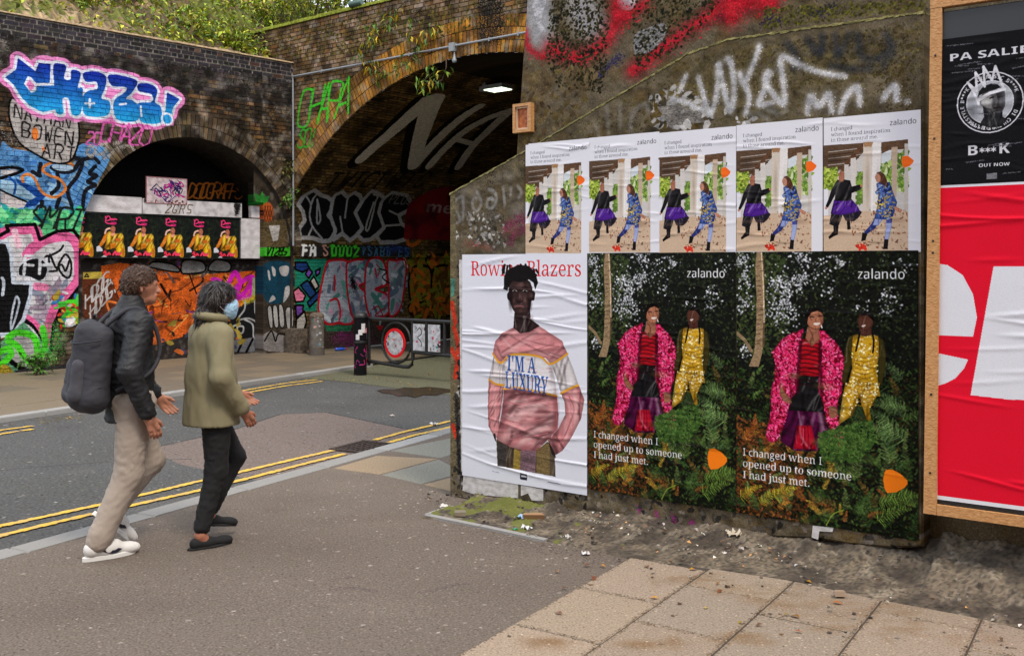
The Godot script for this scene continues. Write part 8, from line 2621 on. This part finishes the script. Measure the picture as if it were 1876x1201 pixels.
func hand(wrist: Vector3, dir: Vector3, inward: Vector3, fwd: Vector3, s: float) -> ArrayMesh:
	# dir: towards the fingers; inward: the palm's side; fwd: the thumb's side
	var p := []
	var k := wrist + dir * 0.085 * s
	p.append([wrist - dir * 0.02, wrist + dir * 0.02 * s, 0.024 * s, 0.026 * s, 0.01])
	p.append([wrist + dir * 0.02 * s + fwd * 0.012 * s, k + fwd * 0.02 * s, 0.02 * s, 0.014 * s, 0.02])
	p.append([wrist + dir * 0.02 * s - fwd * 0.012 * s, k - fwd * 0.024 * s, 0.02 * s, 0.013 * s, 0.02])
	for i in 4:
		var o := fwd * (0.028 - 0.019 * i) * s
		var l: float = [0.075, 0.083, 0.078, 0.06][i] * s
		var a := k + o
		var b := a + (dir + inward * 0.25).normalized() * l * 0.45
		var c := b + (dir + inward * 0.8).normalized() * l * 0.32
		var d := c + (dir * 0.6 + inward).normalized() * l * 0.25
		p.append([a - dir * 0.01, b, 0.0095 * s, 0.009 * s, 0.003])
		p.append([b, c, 0.009 * s, 0.0082 * s, 0.003])
		p.append([c, d, 0.0082 * s, 0.0075 * s, 0.003])
	var t := wrist + dir * 0.03 * s + fwd * 0.025 * s
	var t2 := t + (dir * 0.8 + fwd * 0.7 + inward * 0.3).normalized() * 0.04 * s
	p.append([t, t2, 0.013 * s, 0.0105 * s, 0.006])
	p.append([t2, t2 + (dir + fwd * 0.2 + inward * 0.4).normalized() * 0.03 * s, 0.0105 * s, 0.009 * s, 0.003])
	return skin(p, 0.0042)

func head_mesh(c: Vector3, s: float, f: Vector3, side: Vector3) -> ArrayMesh:
	# c: middle of the skull; f: where the face looks
	var u := Vector3.UP
	var p := [
		[c + u * 0.028 * s - f * 0.012 * s, c + u * 0.024 * s + f * 0.012 * s, 0.083 * s, 0.08 * s, 0.02],
		[c - u * 0.02 * s + f * 0.03 * s, c - u * 0.065 * s + f * 0.045 * s, 0.062 * s, 0.046 * s, 0.04],
		[c - u * 0.075 * s + f * 0.058 * s, c - u * 0.082 * s + f * 0.066 * s, 0.026 * s, 0.022 * s, 0.03],
		[c - u * 0.06 * s - f * 0.02 * s, c - u * 0.17 * s - f * 0.03 * s, 0.052 * s, 0.058 * s, 0.03],
		[c + u * 0.005 * s + f * 0.092 * s, c - u * 0.03 * s + f * 0.108 * s, 0.009 * s, 0.014 * s, 0.012],
		[c - u * 0.03 * s + f * 0.096 * s - side * 0.012 * s, c - u * 0.03 * s + f * 0.096 * s + side * 0.012 * s, 0.009 * s, 0.009 * s, 0.008],
		[c + u * 0.022 * s + f * 0.08 * s - side * 0.035 * s, c + u * 0.022 * s + f * 0.08 * s + side * 0.035 * s, 0.013 * s, 0.013 * s, 0.02],
		[c - u * 0.052 * s + f * 0.092 * s - side * 0.018 * s, c - u * 0.052 * s + f * 0.092 * s + side * 0.018 * s, 0.008 * s, 0.008 * s, 0.006],
		[c - u * 0.062 * s + f * 0.089 * s - side * 0.014 * s, c - u * 0.062 * s + f * 0.089 * s + side * 0.014 * s, 0.008 * s, 0.008 * s, 0.006]]
	for q in [-1, 1]:
		p.append([c + side * q * 0.082 * s + u * 0.014 * s - f * 0.004 * s, c + side * q * 0.08 * s - u * 0.026 * s + f * 0.002 * s, 0.02 * s, 0.013 * s, 0.006, side, 2.2])
		p.append([c + side * q * 0.093 * s + u * 0.006 * s, c + side * q * 0.092 * s - u * 0.01 * s, 0.007 * s, 0.006 * s, 0.0, side, 1.0, true])
		p.append([c + f * 0.1 * s + side * q * 0.034 * s + u * 0.003 * s, c + f * 0.1 * s + side * q * 0.03 * s + u * 0.003 * s, 0.015 * s, 0.015 * s, 0.0, side, 1.0, true])
	return skin(p, 0.0055)

func shoe(t: Node3D, at: Transform3D, s: float, upper: Material, sole: Material, trainer: bool) -> void:
	var p := []
	if trainer:
		p = [[Vector3(0, 0.055, -0.085), Vector3(0, 0.05, 0.0), 0.042, 0.042, 0.02], [Vector3(0, 0.05, 0.0), Vector3(0, 0.035, 0.13), 0.042, 0.034, 0.03, Vector3.UP, 1.15], [Vector3(0.008, 0.034, 0.12), Vector3(0.004, 0.032, 0.16), 0.04, 0.034, 0.03, Vector3.UP, 1.25], [Vector3(0, 0.07, -0.085), Vector3(0, 0.095, -0.06), 0.038, 0.04, 0.02], [Vector3(0, 0.085, -0.03), Vector3(0, 0.07, 0.05), 0.034, 0.03, 0.03]]
	else:
		p = [[Vector3(0, 0.036, -0.085), Vector3(0, 0.03, 0.0), 0.036, 0.036, 0.02], [Vector3(0, 0.03, 0.0), Vector3(0, 0.026, 0.12), 0.036, 0.03, 0.03, Vector3.UP, 1.2], [Vector3(0, 0.026, 0.1), Vector3(0, 0.024, 0.14), 0.034, 0.03, 0.03, Vector3.UP, 1.3]]
	for q in p:
		for i in 4:
			q[i] *= s
	var u := put("shoe", skin(p, 0.0065), upper, t)
	u.transform = at
	var mb := MB.new()
	var pts := PackedVector2Array()
	for i in 26:
		var a := TAU * i / 26.0
		var z := 0.015 + sin(a) * 0.152
		var w := 0.046 if z > -0.02 else 0.04
		pts.append(Vector2(cos(a) * w * (1.0 if absf(sin(a)) < 0.9 else 1.05), z) * s)
	mb.slab_xz(pts, 0.0, 0.026 * s if trainer else 0.014 * s, 0.004)
	put("sole", mb.done(), sole, u)
	if trainer:
		for q in [-1, 1]:
			mb = MB.new()
			var sw := [[0.03, 0.028], [0.05, 0.047], [0.0, 0.046], [-0.06, 0.078], [0.0, 0.035]]
			var pv := []
			for e in [[0.075, 0.05], [0.045, 0.032], [0.015, 0.03], [-0.02, 0.042], [-0.075, 0.075], [-0.02, 0.057], [0.012, 0.05], [0.035, 0.05], [0.05, 0.058]]:
				pv.append(Vector3(q * (0.0485 - absf(e[0]) * 0.03), e[1], e[0]) * s)
			for i in [[0, 1, 8], [1, 7, 8], [1, 2, 7], [2, 6, 7], [2, 3, 6], [3, 5, 6], [3, 4, 5]]:
				if q > 0:
					mb.tri(pv[i[0]], pv[i[1]], pv[i[2]])
				else:
					mb.tri(pv[i[0]], pv[i[2]], pv[i[1]])
			put("side_mark", mb.done(), M.ink, u)
		mb = MB.new()
		for i in 5:
			mb.bar(Vector3(-0.026, 0.105 - i * 0.011, 0.0 + i * 0.02) * s, Vector3(0.026, 0.105 - i * 0.011, 0.0 + i * 0.02) * s, 0.008, 0.008)
		put("laces", mb.done(), M.lace, u)

func strands(mesh: Mesh, n: int, flow: Vector3, l: float, lift: float) -> ArrayMesh:
	# fine locks lying on a head of hair
	var a := mesh.surface_get_arrays(0)
	var vs: PackedVector3Array = a[Mesh.ARRAY_VERTEX]
	var ns: PackedVector3Array = a[Mesh.ARRAY_NORMAL]
	var mb := MB.new()
	for i in n:
		var k := rng.randi() % vs.size()
		var nn := ns[k]
		var d := (flow + Vector3(rf(-0.5, 0.5), rf(-0.3, 0.3), rf(-0.5, 0.5)))
		d = (d - nn * d.dot(nn)).normalized()
		var s := d.cross(nn).normalized() * rf(0.0015, 0.0035)
		var p := vs[k] - nn * 0.002
		var q := p + d * l * rf(0.4, 0.7) + nn * lift * rf(0.5, 1.6)
		var e := p + d * l * rf(0.8, 1.3) + nn * lift * rf(-0.3, 1.0)
		mb.tri(p - s, q - s, q + s)
		mb.tri(p - s, q + s, p + s)
		mb.tri(q - s, e, q + s)
	return mb.done()

func turned(ang: float, at: Vector3) -> Transform3D:
	# a foot tipped about its ball: ang > 0 lifts the heel
	return Transform3D(Basis(Vector3.RIGHT, ang), at)

func build_people() -> void:
	var fwd := Vector3(0.76, 0, -0.65).normalized()
	var bas := Basis(Vector3.UP.cross(fwd), Vector3.UP, fwd)
	# ------------------------------------------------ person in a black jacket
	var t := thing("person", "person in black jacket and beige trousers walking with a rucksack", "person", Transform3D(bas.scaled(Vector3.ONE * 0.975), Vector3(-2.235, 0, -5.74)))
	var f := Vector3(0, 0, 1)
	var hc := Vector3(0.0, 1.575, 0.06)
	var face := Vector3(-0.3, -0.03, 1).normalized()
	var sd := face.cross(Vector3.UP).normalized()
	var body := [
		[Vector3(0, 0.92, 0), Vector3(0, 1.3, 0.0), 0.115, 0.125, 0.03, f, 1.3],
		[Vector3(0, 1.38, 0.0), Vector3(0, 1.5, 0.025), 0.055, 0.052, 0.05],
		[Vector3(-0.17, 1.36, 0), Vector3(0.17, 1.36, 0), 0.05, 0.05, 0.05]]
	var rs := Vector3(-0.185, 1.36, 0.0)
	var re := Vector3(-0.25, 1.09, -0.09)
	var rw := Vector3(-0.25, 0.85, 0.01)
	var ls := Vector3(0.185, 1.36, 0.0)
	var le := Vector3(0.245, 1.09, 0.06)
	var lw := Vector3(0.21, 0.9, 0.22)
	var rh := Vector3(-0.09, 0.87, 0.0)
	var rk := Vector3(-0.095, 0.47, -0.04)
	var ra := Vector3(-0.095, 0.1, -0.215)
	var lh := Vector3(0.09, 0.87, 0.0)
	var lk := Vector3(0.09, 0.5, 0.16)
	var la := Vector3(0.09, 0.2, -0.1)
	for q in [[rs, re, 0.04, 0.034], [re, rw, 0.034, 0.026], [ls, le, 0.04, 0.034], [le, lw, 0.034, 0.026], [rh, rk, 0.07, 0.05], [rk, ra, 0.048, 0.036], [lh, lk, 0.07, 0.05], [lk, la, 0.048, 0.036]]:
		body.append(q + [0.02])
	put("body", merged([skin(body, 0.014), head_mesh(hc, 1.0, face, sd), hand(rw + (rw - re).normalized() * 0.03, (rw - re).normalized(), Vector3(1, 0, 0), Vector3(0, 0.2, 1).normalized(), 1.0), hand(lw + (lw - le).normalized() * 0.03, (lw - le).normalized(), Vector3(-1, 0, 0), Vector3(0, 0.5, 1).normalized(), 1.0)]), M.skin_a, t)
	put("jacket", skin([
		[Vector3(0, 0.7, 0.0), Vector3(0, 1.08, 0.0), 0.178, 0.165, 0.04, f, 1.3],
		[Vector3(0, 1.08, 0.0), Vector3(0, 1.3, 0.0), 0.165, 0.165, 0.05, f, 1.3],
		[Vector3(-0.13, 1.35, 0.0), Vector3(0.13, 1.35, 0.0), 0.075, 0.075, 0.08],
		[Vector3(0, 1.4, 0.0), Vector3(0, 1.475, 0.012), 0.082, 0.075, 0.04],
		[rs + Vector3(0.02, 0, 0), re, 0.075, 0.066, 0.04], [re, rw, 0.064, 0.052, 0.03],
		[ls - Vector3(0.02, 0, 0), le, 0.075, 0.066, 0.04], [le, lw, 0.064, 0.052, 0.03],
		[Vector3(0, -2.23, 0.0), Vector3(0, -2.23, 0.001), 3.0, 3.0, 0.0, f, 1.0, true]], 0.0115, 0.008, 24.0, 5, Vector3(0.3, 1.0, 0.3)), M.jacket, t)
	put("trousers", skin([
		[Vector3(-0.06, 0.88, 0), Vector3(0.06, 0.88, 0), 0.12, 0.12, 0.05],
		[rh, rk, 0.108, 0.082, 0.05], [rk, ra.lerp(rk, 0.12), 0.08, 0.07, 0.03], [ra.lerp(rk, 0.12), ra + Vector3(0, 0.0, 0.0), 0.07, 0.068, 0.02],
		[lh, lk, 0.108, 0.08, 0.05], [lk, la, 0.08, 0.066, 0.03]], 0.0115, 0.0045, 16.0, 8, Vector3(0.7, 1.0, 0.7)), M.chino, t)
	shoe(t, Transform3D(Basis(), Vector3(-0.095, 0.002, -0.165)), 1.0, M.white_shoe, M.white_sole, true)
	shoe(t, turned(0.75, Vector3(0.09, 0.13, -0.09)), 1.0, M.white_shoe, M.white_sole, true)
	var hr := put("hair", skin([
		[hc + Vector3(0, 0.034, -0.012), hc + Vector3(0, 0.036, 0.012), 0.09, 0.086, 0.02],
		[hc + Vector3(0, -0.01, -0.045), hc + Vector3(0, -0.05, -0.045), 0.062, 0.05, 0.03],
		[hc + face * 0.085 + Vector3(0, -0.03, 0), hc + face * 0.1 + Vector3(0, -0.02, 0), 0.075, 0.075, 0.0, f, 1.0, true]], 0.006, 0.006, 110.0, 9, Vector3(1.0, 0.5, 1.0)), M.hair_brown, t)
	put("hair_locks", strands(hr.mesh, 2600, Vector3(0, -0.6, -0.5), 0.03, 0.006), M.hair_brown, hr)
	# rucksack
	var b := thing("rucksack", "dark grey rucksack on the back of the walking person in black", "rucksack", t.transform)
	put("bag", skin([
		[Vector3(-0.075, 0.93, -0.24), Vector3(0.075, 0.93, -0.24), 0.085, 0.085, 0.03],
		[Vector3(-0.07, 0.93, -0.23), Vector3(-0.06, 1.28, -0.19), 0.084, 0.074, 0.03], [Vector3(0.07, 0.93, -0.23), Vector3(0.06, 1.28, -0.19), 0.084, 0.074, 0.03],
		[Vector3(0, 0.95, -0.27), Vector3(0, 1.3, -0.23), 0.095, 0.085, 0.04]], 0.0115, 0.004, 14.0, 21), M.bag, b)
	for q in [[1.27, 0.15, 0.0], [1.0, 0.17, 0.0]]:
		var zm := MB.new()
		var zp := []
		for i in 13:
			var an := PI * i / 12.0
			zp.append(Vector3(cos(an) * 0.152, q[0] - sin(an) * 0.02, -0.215 - sin(an) * (0.115 if q[0] > 1.1 else 0.125)))
		zm.tube(zp, 0.0045, 0.0045, 6)
		put("zip", zm.done(), M.ink, b)
	put("front_pocket", skin([
		[Vector3(-0.06, 0.95, -0.315), Vector3(0.06, 0.95, -0.315), 0.05, 0.05, 0.02],
		[Vector3(-0.055, 0.95, -0.315), Vector3(-0.05, 1.12, -0.3), 0.05, 0.045, 0.03], [Vector3(0.055, 0.95, -0.315), Vector3(0.05, 1.12, -0.3), 0.05, 0.045, 0.03]], 0.0115, 0.003, 14.0, 22), M.bag_pale, b)
	for q in [-1, 1]:
		var mb := MB.new()
		var path := Curve3D.new()
		for e in [[0.07, 1.35, -0.16], [0.1, 1.438, -0.05], [0.11, 1.43, 0.04], [0.115, 1.33, 0.11], [0.13, 1.18, 0.13], [0.168, 1.06, 0.05], [0.14, 0.97, -0.13]]:
			path.add_point(Vector3(q * e[0], e[1], e[2]))
		for e in range(1, 6):
			var tan := (path.get_point_position(e + 1) - path.get_point_position(e - 1)) / 6.0
			path.set_point_in(e, -tan)
			path.set_point_out(e, tan)
		mb.tube(Array(path.tessellate(3, 3)), 0.014, 0.012)
		put("strap", mb.done(), M.bag, b)
	var hm := MB.new()
	hm.tube([Vector3(-0.03, 1.37, -0.2), Vector3(-0.02, 1.41, -0.2), Vector3(0.02, 1.41, -0.2), Vector3(0.03, 1.37, -0.2)], 0.008, 0.008)
	put("handle", hm.done(), M.bag, b)
	# ------------------------------------------------ person in an olive coat
	t = thing("person", "person in olive coat, black trousers and pale blue face mask", "person", Transform3D(bas.scaled(Vector3.ONE * 0.98), Vector3(-1.80, 0, -5.87)))
	hc = Vector3(0.0, 1.475, 0.05)
	face = Vector3(-0.5, -0.04, 1).normalized()
	sd = face.cross(Vector3.UP).normalized()
	rs = Vector3(-0.165, 1.27, 0.0)
	re = Vector3(-0.225, 1.03, -0.04)
	rw = Vector3(-0.2, 0.84, 0.1)
	ls = Vector3(0.165, 1.27, 0.0)
	le = Vector3(0.22, 1.03, 0.05)
	lw = Vector3(0.17, 0.9, 0.22)
	rh = Vector3(-0.08, 0.83, 0.0)
	rk = Vector3(-0.08, 0.46, 0.0)
	ra = Vector3(-0.08, 0.08, -0.1)
	lh = Vector3(0.08, 0.83, 0.0)
	lk = Vector3(0.08, 0.49, 0.19)
	la = Vector3(0.08, 0.16, 0.02)
	body = [
		[Vector3(0, 0.86, 0), Vector3(0, 1.2, 0.0), 0.1, 0.11, 0.03, f, 1.3],
		[Vector3(0, 1.28, 0.0), Vector3(0, 1.41, 0.02), 0.048, 0.045, 0.05],
		[Vector3(-0.14, 1.26, 0), Vector3(0.14, 1.26, 0), 0.045, 0.045, 0.05]]
	for q in [[rs, re, 0.036, 0.03], [re, rw, 0.03, 0.024], [ls, le, 0.036, 0.03], [le, lw, 0.03, 0.024], [rh, rk, 0.065, 0.045], [rk, ra, 0.042, 0.032], [ra, ra + Vector3(0, -0.045, 0.03), 0.034, 0.033], [lh, lk, 0.065, 0.045], [lk, la, 0.042, 0.032], [la, la + Vector3(0, -0.04, 0.02), 0.034, 0.033]]:
		body.append(q + [0.02])
	put("body", merged([skin(body, 0.012), head_mesh(hc, 0.95, face, sd), hand(rw + (rw - re).normalized() * 0.03, (rw - re).normalized(), Vector3(1, 0, 0), Vector3(0, 0.4, 1).normalized(), 0.9), hand(lw + (lw - le).normalized() * 0.03, (lw - le).normalized(), Vector3(-1, 0, 0), Vector3(0, 0.5, 1).normalized(), 0.9)]), M.skin_b, t)
	put("coat", skin([
		[Vector3(0, 0.66, 0.0), Vector3(0, 1.02, 0.0), 0.205, 0.17, 0.04, f, 1.2],
		[Vector3(0, 1.02, 0.0), Vector3(0, 1.2, 0.0), 0.17, 0.155, 0.05, f, 1.25],
		[Vector3(-0.11, 1.26, 0.0), Vector3(0.11, 1.26, 0.0), 0.07, 0.07, 0.08],
		[Vector3(0, 1.31, 0.0), Vector3(0, 1.36, 0.01), 0.08, 0.078, 0.04],
		[rs + Vector3(0.02, 0, 0), re, 0.072, 0.062, 0.04], [re, rw, 0.06, 0.054, 0.03],
		[ls - Vector3(0.02, 0, 0), le, 0.072, 0.062, 0.04], [le, lw, 0.06, 0.054, 0.03],
		[Vector3(0, -2.27, 0.0), Vector3(0, -2.27, 0.001), 3.0, 3.0, 0.0, f, 1.0, true]], 0.0115, 0.006, 9.0, 15, Vector3(1.0, 0.35, 1.0)), M.olive, t)
	var cm := MB.new()
	var cr := []
	for i in 15:
		var an := lerpf(0.5, TAU - 0.5, i / 14.0) + PI / 2
		cr.append(Vector3(cos(an) * 0.088, 1.375 - sin(an) * 0.012, sin(an) * 0.082))
	cm.tube(cr, 0.026, 0.026, 8)
	put("collar", cm.done(), M.olive, t)
	for q in [-1, 1]:
		cm = MB.new()
		cm.bar(Vector3(q * 0.155, 0.965, 0.07), Vector3(q * 0.19, 0.94, -0.03), 0.02, 0.05)
		put("pocket_flap", cm.done(), M.olive, t)
	put("trousers", skin([
		[Vector3(-0.05, 0.84, 0), Vector3(0.05, 0.84, 0), 0.11, 0.11, 0.05],
		[rh, rk, 0.098, 0.066, 0.05], [rk, ra + Vector3(0, 0.05, 0.01), 0.064, 0.05, 0.03],
		[lh, lk, 0.098, 0.066, 0.05], [lk, la + Vector3(0, 0.04, 0.02), 0.064, 0.05, 0.03]], 0.0125, 0.006, 20.0, 18), M.black_cloth, t)
	shoe(t, Transform3D(Basis(), Vector3(-0.08, 0.002, -0.055)), 0.92, M.black_cloth, M.black_sole, false)
	shoe(t, turned(0.2, Vector3(0.08, 0.085, 0.05)), 0.92, M.black_cloth, M.black_sole, false)
	hr = put("hair", skin([
		[hc + Vector3(0, 0.032, -0.012), hc + Vector3(0, 0.034, 0.01), 0.09, 0.084, 0.02],
		[hc + Vector3(0, 0.0, -0.045), hc + Vector3(0, -0.1, -0.07), 0.07, 0.06, 0.03],
		[hc + Vector3(0, -0.08, -0.08), hc + Vector3(0, -0.2, -0.11), 0.055, 0.035, 0.03],
		[hc + face * 0.085 + Vector3(0, -0.035, 0), hc + face * 0.1 + Vector3(0, -0.025, 0), 0.075, 0.075, 0.0, f, 1.0, true]], 0.006, 0.005, 120.0, 19, Vector3(1.0, 0.15, 1.0)), M.hair_dark, t)
	put("hair_locks", strands(hr.mesh, 2600, Vector3(0, -1, -0.25), 0.07, 0.004), M.hair_dark, hr)
	var mk := put("face_mask", skin([
		[hc + face * 0.062 - sd * 0.04 - Vector3(0, 0.04, 0), hc + face * 0.062 + sd * 0.04 - Vector3(0, 0.04, 0), 0.036, 0.036, 0.02],
		[hc + face * 0.085 + Vector3(0, -0.02, 0), hc + face * 0.075 + Vector3(0, -0.08, 0), 0.032, 0.032, 0.03],
		[hc + face * 0.055 - sd * 0.035 - Vector3(0, 0.07, 0), hc + face * 0.055 + sd * 0.035 - Vector3(0, 0.07, 0), 0.034, 0.034, 0.02]], 0.0055, 0.004, 40.0, 25), M.mask, t)
	for q in [-1, 1]:
		for y in [-0.02, -0.07]:
			var mb := MB.new()
			mb.tube([hc + face * 0.05 + sd * q * 0.07 + Vector3(0, y, 0), hc + face * 0.02 + sd * q * 0.083 + Vector3(0, y * 0.6, 0), hc - face * 0.012 + sd * q * 0.088 + Vector3(0, -0.01, 0)], 0.002, 0.002, 5, false)
			put("ear_loop", mb.done(), M.lace, mk)

# ---------------------------------------------------------------- materials and the whole scene
func make_materials() -> void:
	M.soot = grainy(c8(34, 30, 27), c8(52, 45, 38), c8(74, 62, 50), 0.7, 0.95, 201)
	M.dust = grainy(c8(120, 98, 72), c8(158, 134, 104), c8(186, 162, 132), 1.2, 0.95, 202)
	M.black_board = grainy(c8(18, 18, 19), c8(26, 25, 26), c8(38, 36, 36), 1.0, 0.55, 203)
	M.whitewash = grainy(c8(168, 160, 160), c8(196, 190, 192), c8(214, 208, 212), 0.6, 0.8, 204, 2.0)
	M.stained = grainy(c8(62, 52, 44), c8(92, 80, 68), c8(122, 108, 94), 1.2, 0.9, 205)
	M.moss = grainy(c8(86, 84, 28), c8(126, 134, 32), c8(168, 176, 52), 1.4, 0.95, 206, 8.0)
	M.moss_dark = grainy(c8(62, 54, 30), c8(96, 90, 44), c8(140, 130, 84), 2.0, 0.95, 207, 8.0)
	M.zinc = mat(c8(140, 142, 146), 0.5)
	M.zinc_pale = mat(c8(146, 150, 152), 0.5, 0.2)
	M.zinc_green = mat(c8(74, 96, 88), 0.5, 0.2)
	M.pink_rim = mat(c8(150, 96, 100), 0.6)
	M.pine = grainy(c8(178, 124, 74), c8(196, 142, 88), c8(206, 156, 104), 1.6, 0.6, 208, 2.0, 0.05)
	M.pine_pale = mat(c8(206, 176, 146), 0.6)
	M.plank_red = grainy(c8(130, 62, 26), c8(176, 92, 40), c8(202, 118, 56), 3.0, 0.6, 209, 2.0)
	M.slate = mat(c8(54, 56, 60), 0.5)
	M.iron = grainy(c8(18, 18, 19), c8(28, 27, 28), c8(44, 42, 42), 3.0, 0.45, 210, 2.0)
	M.rusty = grainy(c8(34, 26, 22), c8(56, 42, 34), c8(84, 62, 48), 4.0, 0.7, 211)
	M.old_paper = grainy(c8(170, 164, 160), c8(202, 196, 194), c8(216, 212, 212), 2.0, 0.8, 212, 2.0)
	M.asphalt_dark = grainy(c8(56, 55, 55), c8(78, 76, 75), c8(98, 95, 93), 1.0, 0.9, 214, 7.0, 0.1)
	M.brick_a = grainy(c8(84, 66, 48), c8(108, 86, 64), c8(128, 104, 80), 0.5, 0.9, 240)
	M.brick_b = grainy(c8(90, 54, 42), c8(112, 68, 54), c8(130, 84, 68), 0.5, 0.9, 241)
	M.dark_glass = mat(c8(30, 33, 36), 0.1)
	M.setts = grainy(c8(58, 60, 36), c8(92, 90, 66), c8(124, 120, 96), 1.1, 0.9, 216, 9.0, 0.06)
	M.granite = grainy(c8(120, 118, 116), c8(148, 145, 142), c8(170, 166, 162), 2.4, 0.85, 218, 4.0, 0.2)
	M.granite_b = grainy(c8(108, 106, 102), c8(136, 132, 128), c8(160, 155, 150), 2.4, 0.85, 219, 4.0, 0.2)
	M.joint = mat(c8(66, 58, 50), 0.95)
	M.york_a = grainy(c8(104, 90, 72), c8(116, 102, 82), c8(128, 113, 92), 0.9, 0.6, 220, 3.0, 0.1)
	M.york_b = grainy(c8(126, 106, 82), c8(140, 119, 93), c8(152, 131, 104), 0.9, 0.7, 221, 3.0, 0.1)
	M.york_c = grainy(c8(90, 80, 68), c8(104, 93, 78), c8(118, 106, 90), 0.9, 0.6, 222, 3.0, 0.1)
	M.york_d = grainy(c8(106, 104, 95), c8(118, 115, 105), c8(130, 127, 116), 0.9, 0.8, 223, 3.0, 0.1)
	M.vertex = vmat(0.95)
	var leaf := vmat(0.6)
	leaf.backlight_enabled = true
	leaf.backlight = Color(0.35, 0.4, 0.15)
	leaf.cull_mode = BaseMaterial3D.CULL_DISABLED
	M.leaf = leaf
	M.twig = mat(c8(92, 72, 58), 0.9)
	M.water = mat(c8(70, 62, 52), 0.12)
	M.skin_a = mat(c8(178, 122, 98), 0.55)
	M.skin_b = mat(c8(168, 110, 86), 0.55)
	for m in [M.skin_a, M.skin_b]:
		m.subsurf_scatter_enabled = true
		m.subsurf_scatter_strength = 0.12
	M.jacket = grainy(c8(16, 16, 20), c8(23, 23, 28), c8(31, 31, 37), 6.0, 0.6, 227, 3.0, 0.2)
	M.chino = grainy(c8(144, 130, 118), c8(162, 148, 136), c8(178, 164, 152), 6.0, 0.9, 228, 3.0, 0.3)
	M.olive = grainy(c8(108, 100, 74), c8(128, 120, 92), c8(146, 138, 108), 5.0, 0.85, 229, 3.0, 0.25)
	M.black_cloth = grainy(c8(13, 13, 15), c8(19, 19, 21), c8(27, 27, 29), 6.0, 0.85, 230, 2.0, 0.3)
	M.bag = grainy(c8(34, 33, 39), c8(47, 46, 53), c8(60, 59, 66), 5.0, 0.75, 231, 3.0, 0.25)
	M.bag_pale = grainy(c8(46, 45, 52), c8(60, 58, 66), c8(74, 72, 80), 5.0, 0.75, 232, 3.0, 0.25)
	M.white_shoe = mat(c8(216, 212, 208), 0.55)
	M.white_sole = mat(c8(224, 222, 218), 0.6)
	M.black_sole = mat(c8(22, 21, 22), 0.8)
	M.lace = mat(c8(206, 198, 214), 0.8)
	M.ink = mat(c8(26, 26, 40), 0.6)
	M.hair_brown = mat(c8(74, 50, 36), 0.55)
	M.hair_dark = mat(c8(38, 28, 25), 0.5)
	M.mask = mat(c8(160, 196, 222), 0.8)
	var glow := mat(c8(240, 250, 225), 0.5)
	glow.emission_enabled = true
	glow.emission = Color(0.93, 1.0, 0.86)
	glow.emission_energy_multiplier = 1.6
	M.glow = glow

func _ready() -> void:
	rng.seed = 20201
	# camera: level, with the lens shifted down
	var cam := Camera3D.new()
	cam.name = "camera"
	cam.projection = Camera3D.PROJECTION_FRUSTUM
	cam.near = 0.1
	cam.far = 300.0
	cam.size = 0.1 * 1201.0 / 1800.0
	cam.frustum_offset = Vector2(0.0, -0.1 * 112.5 / 1800.0)
	add_child(cam)
	cam.position = Vector3(0, 1.65, 0)
	cam.current = true
	# overcast sky
	var env := Environment.new()
	var sky := Sky.new()
	var sm := ProceduralSkyMaterial.new()
	sm.sky_top_color = Color(0.90, 0.93, 0.97)
	sm.sky_horizon_color = Color(0.84, 0.87, 0.91)
	sm.sky_curve = 0.2
	sm.ground_horizon_color = Color(0.5, 0.49, 0.48)
	sm.ground_bottom_color = Color(0.3, 0.29, 0.28)
	sky.sky_material = sm
	env.background_mode = Environment.BG_SKY
	env.sky = sky
	env.tonemap_mode = Environment.TONE_MAPPER_LINEAR
	env.tonemap_exposure = 2.2
	env.sdfgi_enabled = true
	env.ssao_enabled = true
	env.ssil_enabled = true
	var we := WorldEnvironment.new()
	we.name = "world_environment"
	we.environment = env
	add_child(we)
	# veiled sun, high behind the viewer
	var sun := DirectionalLight3D.new()
	sun.name = "sun"
	sun.light_color = Color(1.0, 0.96, 0.9)
	sun.light_energy = 0.4
	sun.light_angular_distance = 14.0
	sun.shadow_enabled = true
	add_child(sun)
	sun.look_at_from_position(Vector3(3.0, 9.0, 5.0), Vector3.ZERO)
	make_materials()
	await make_overlays()
	build_ground()
	build_left_wall()
	build_bridge()
	build_concrete()
	build_added_terrace()
	build_rubble()
	build_embankment()
	build_plants()
	build_posters()
	build_board()
	build_gate()
	build_people()
	build_litter()
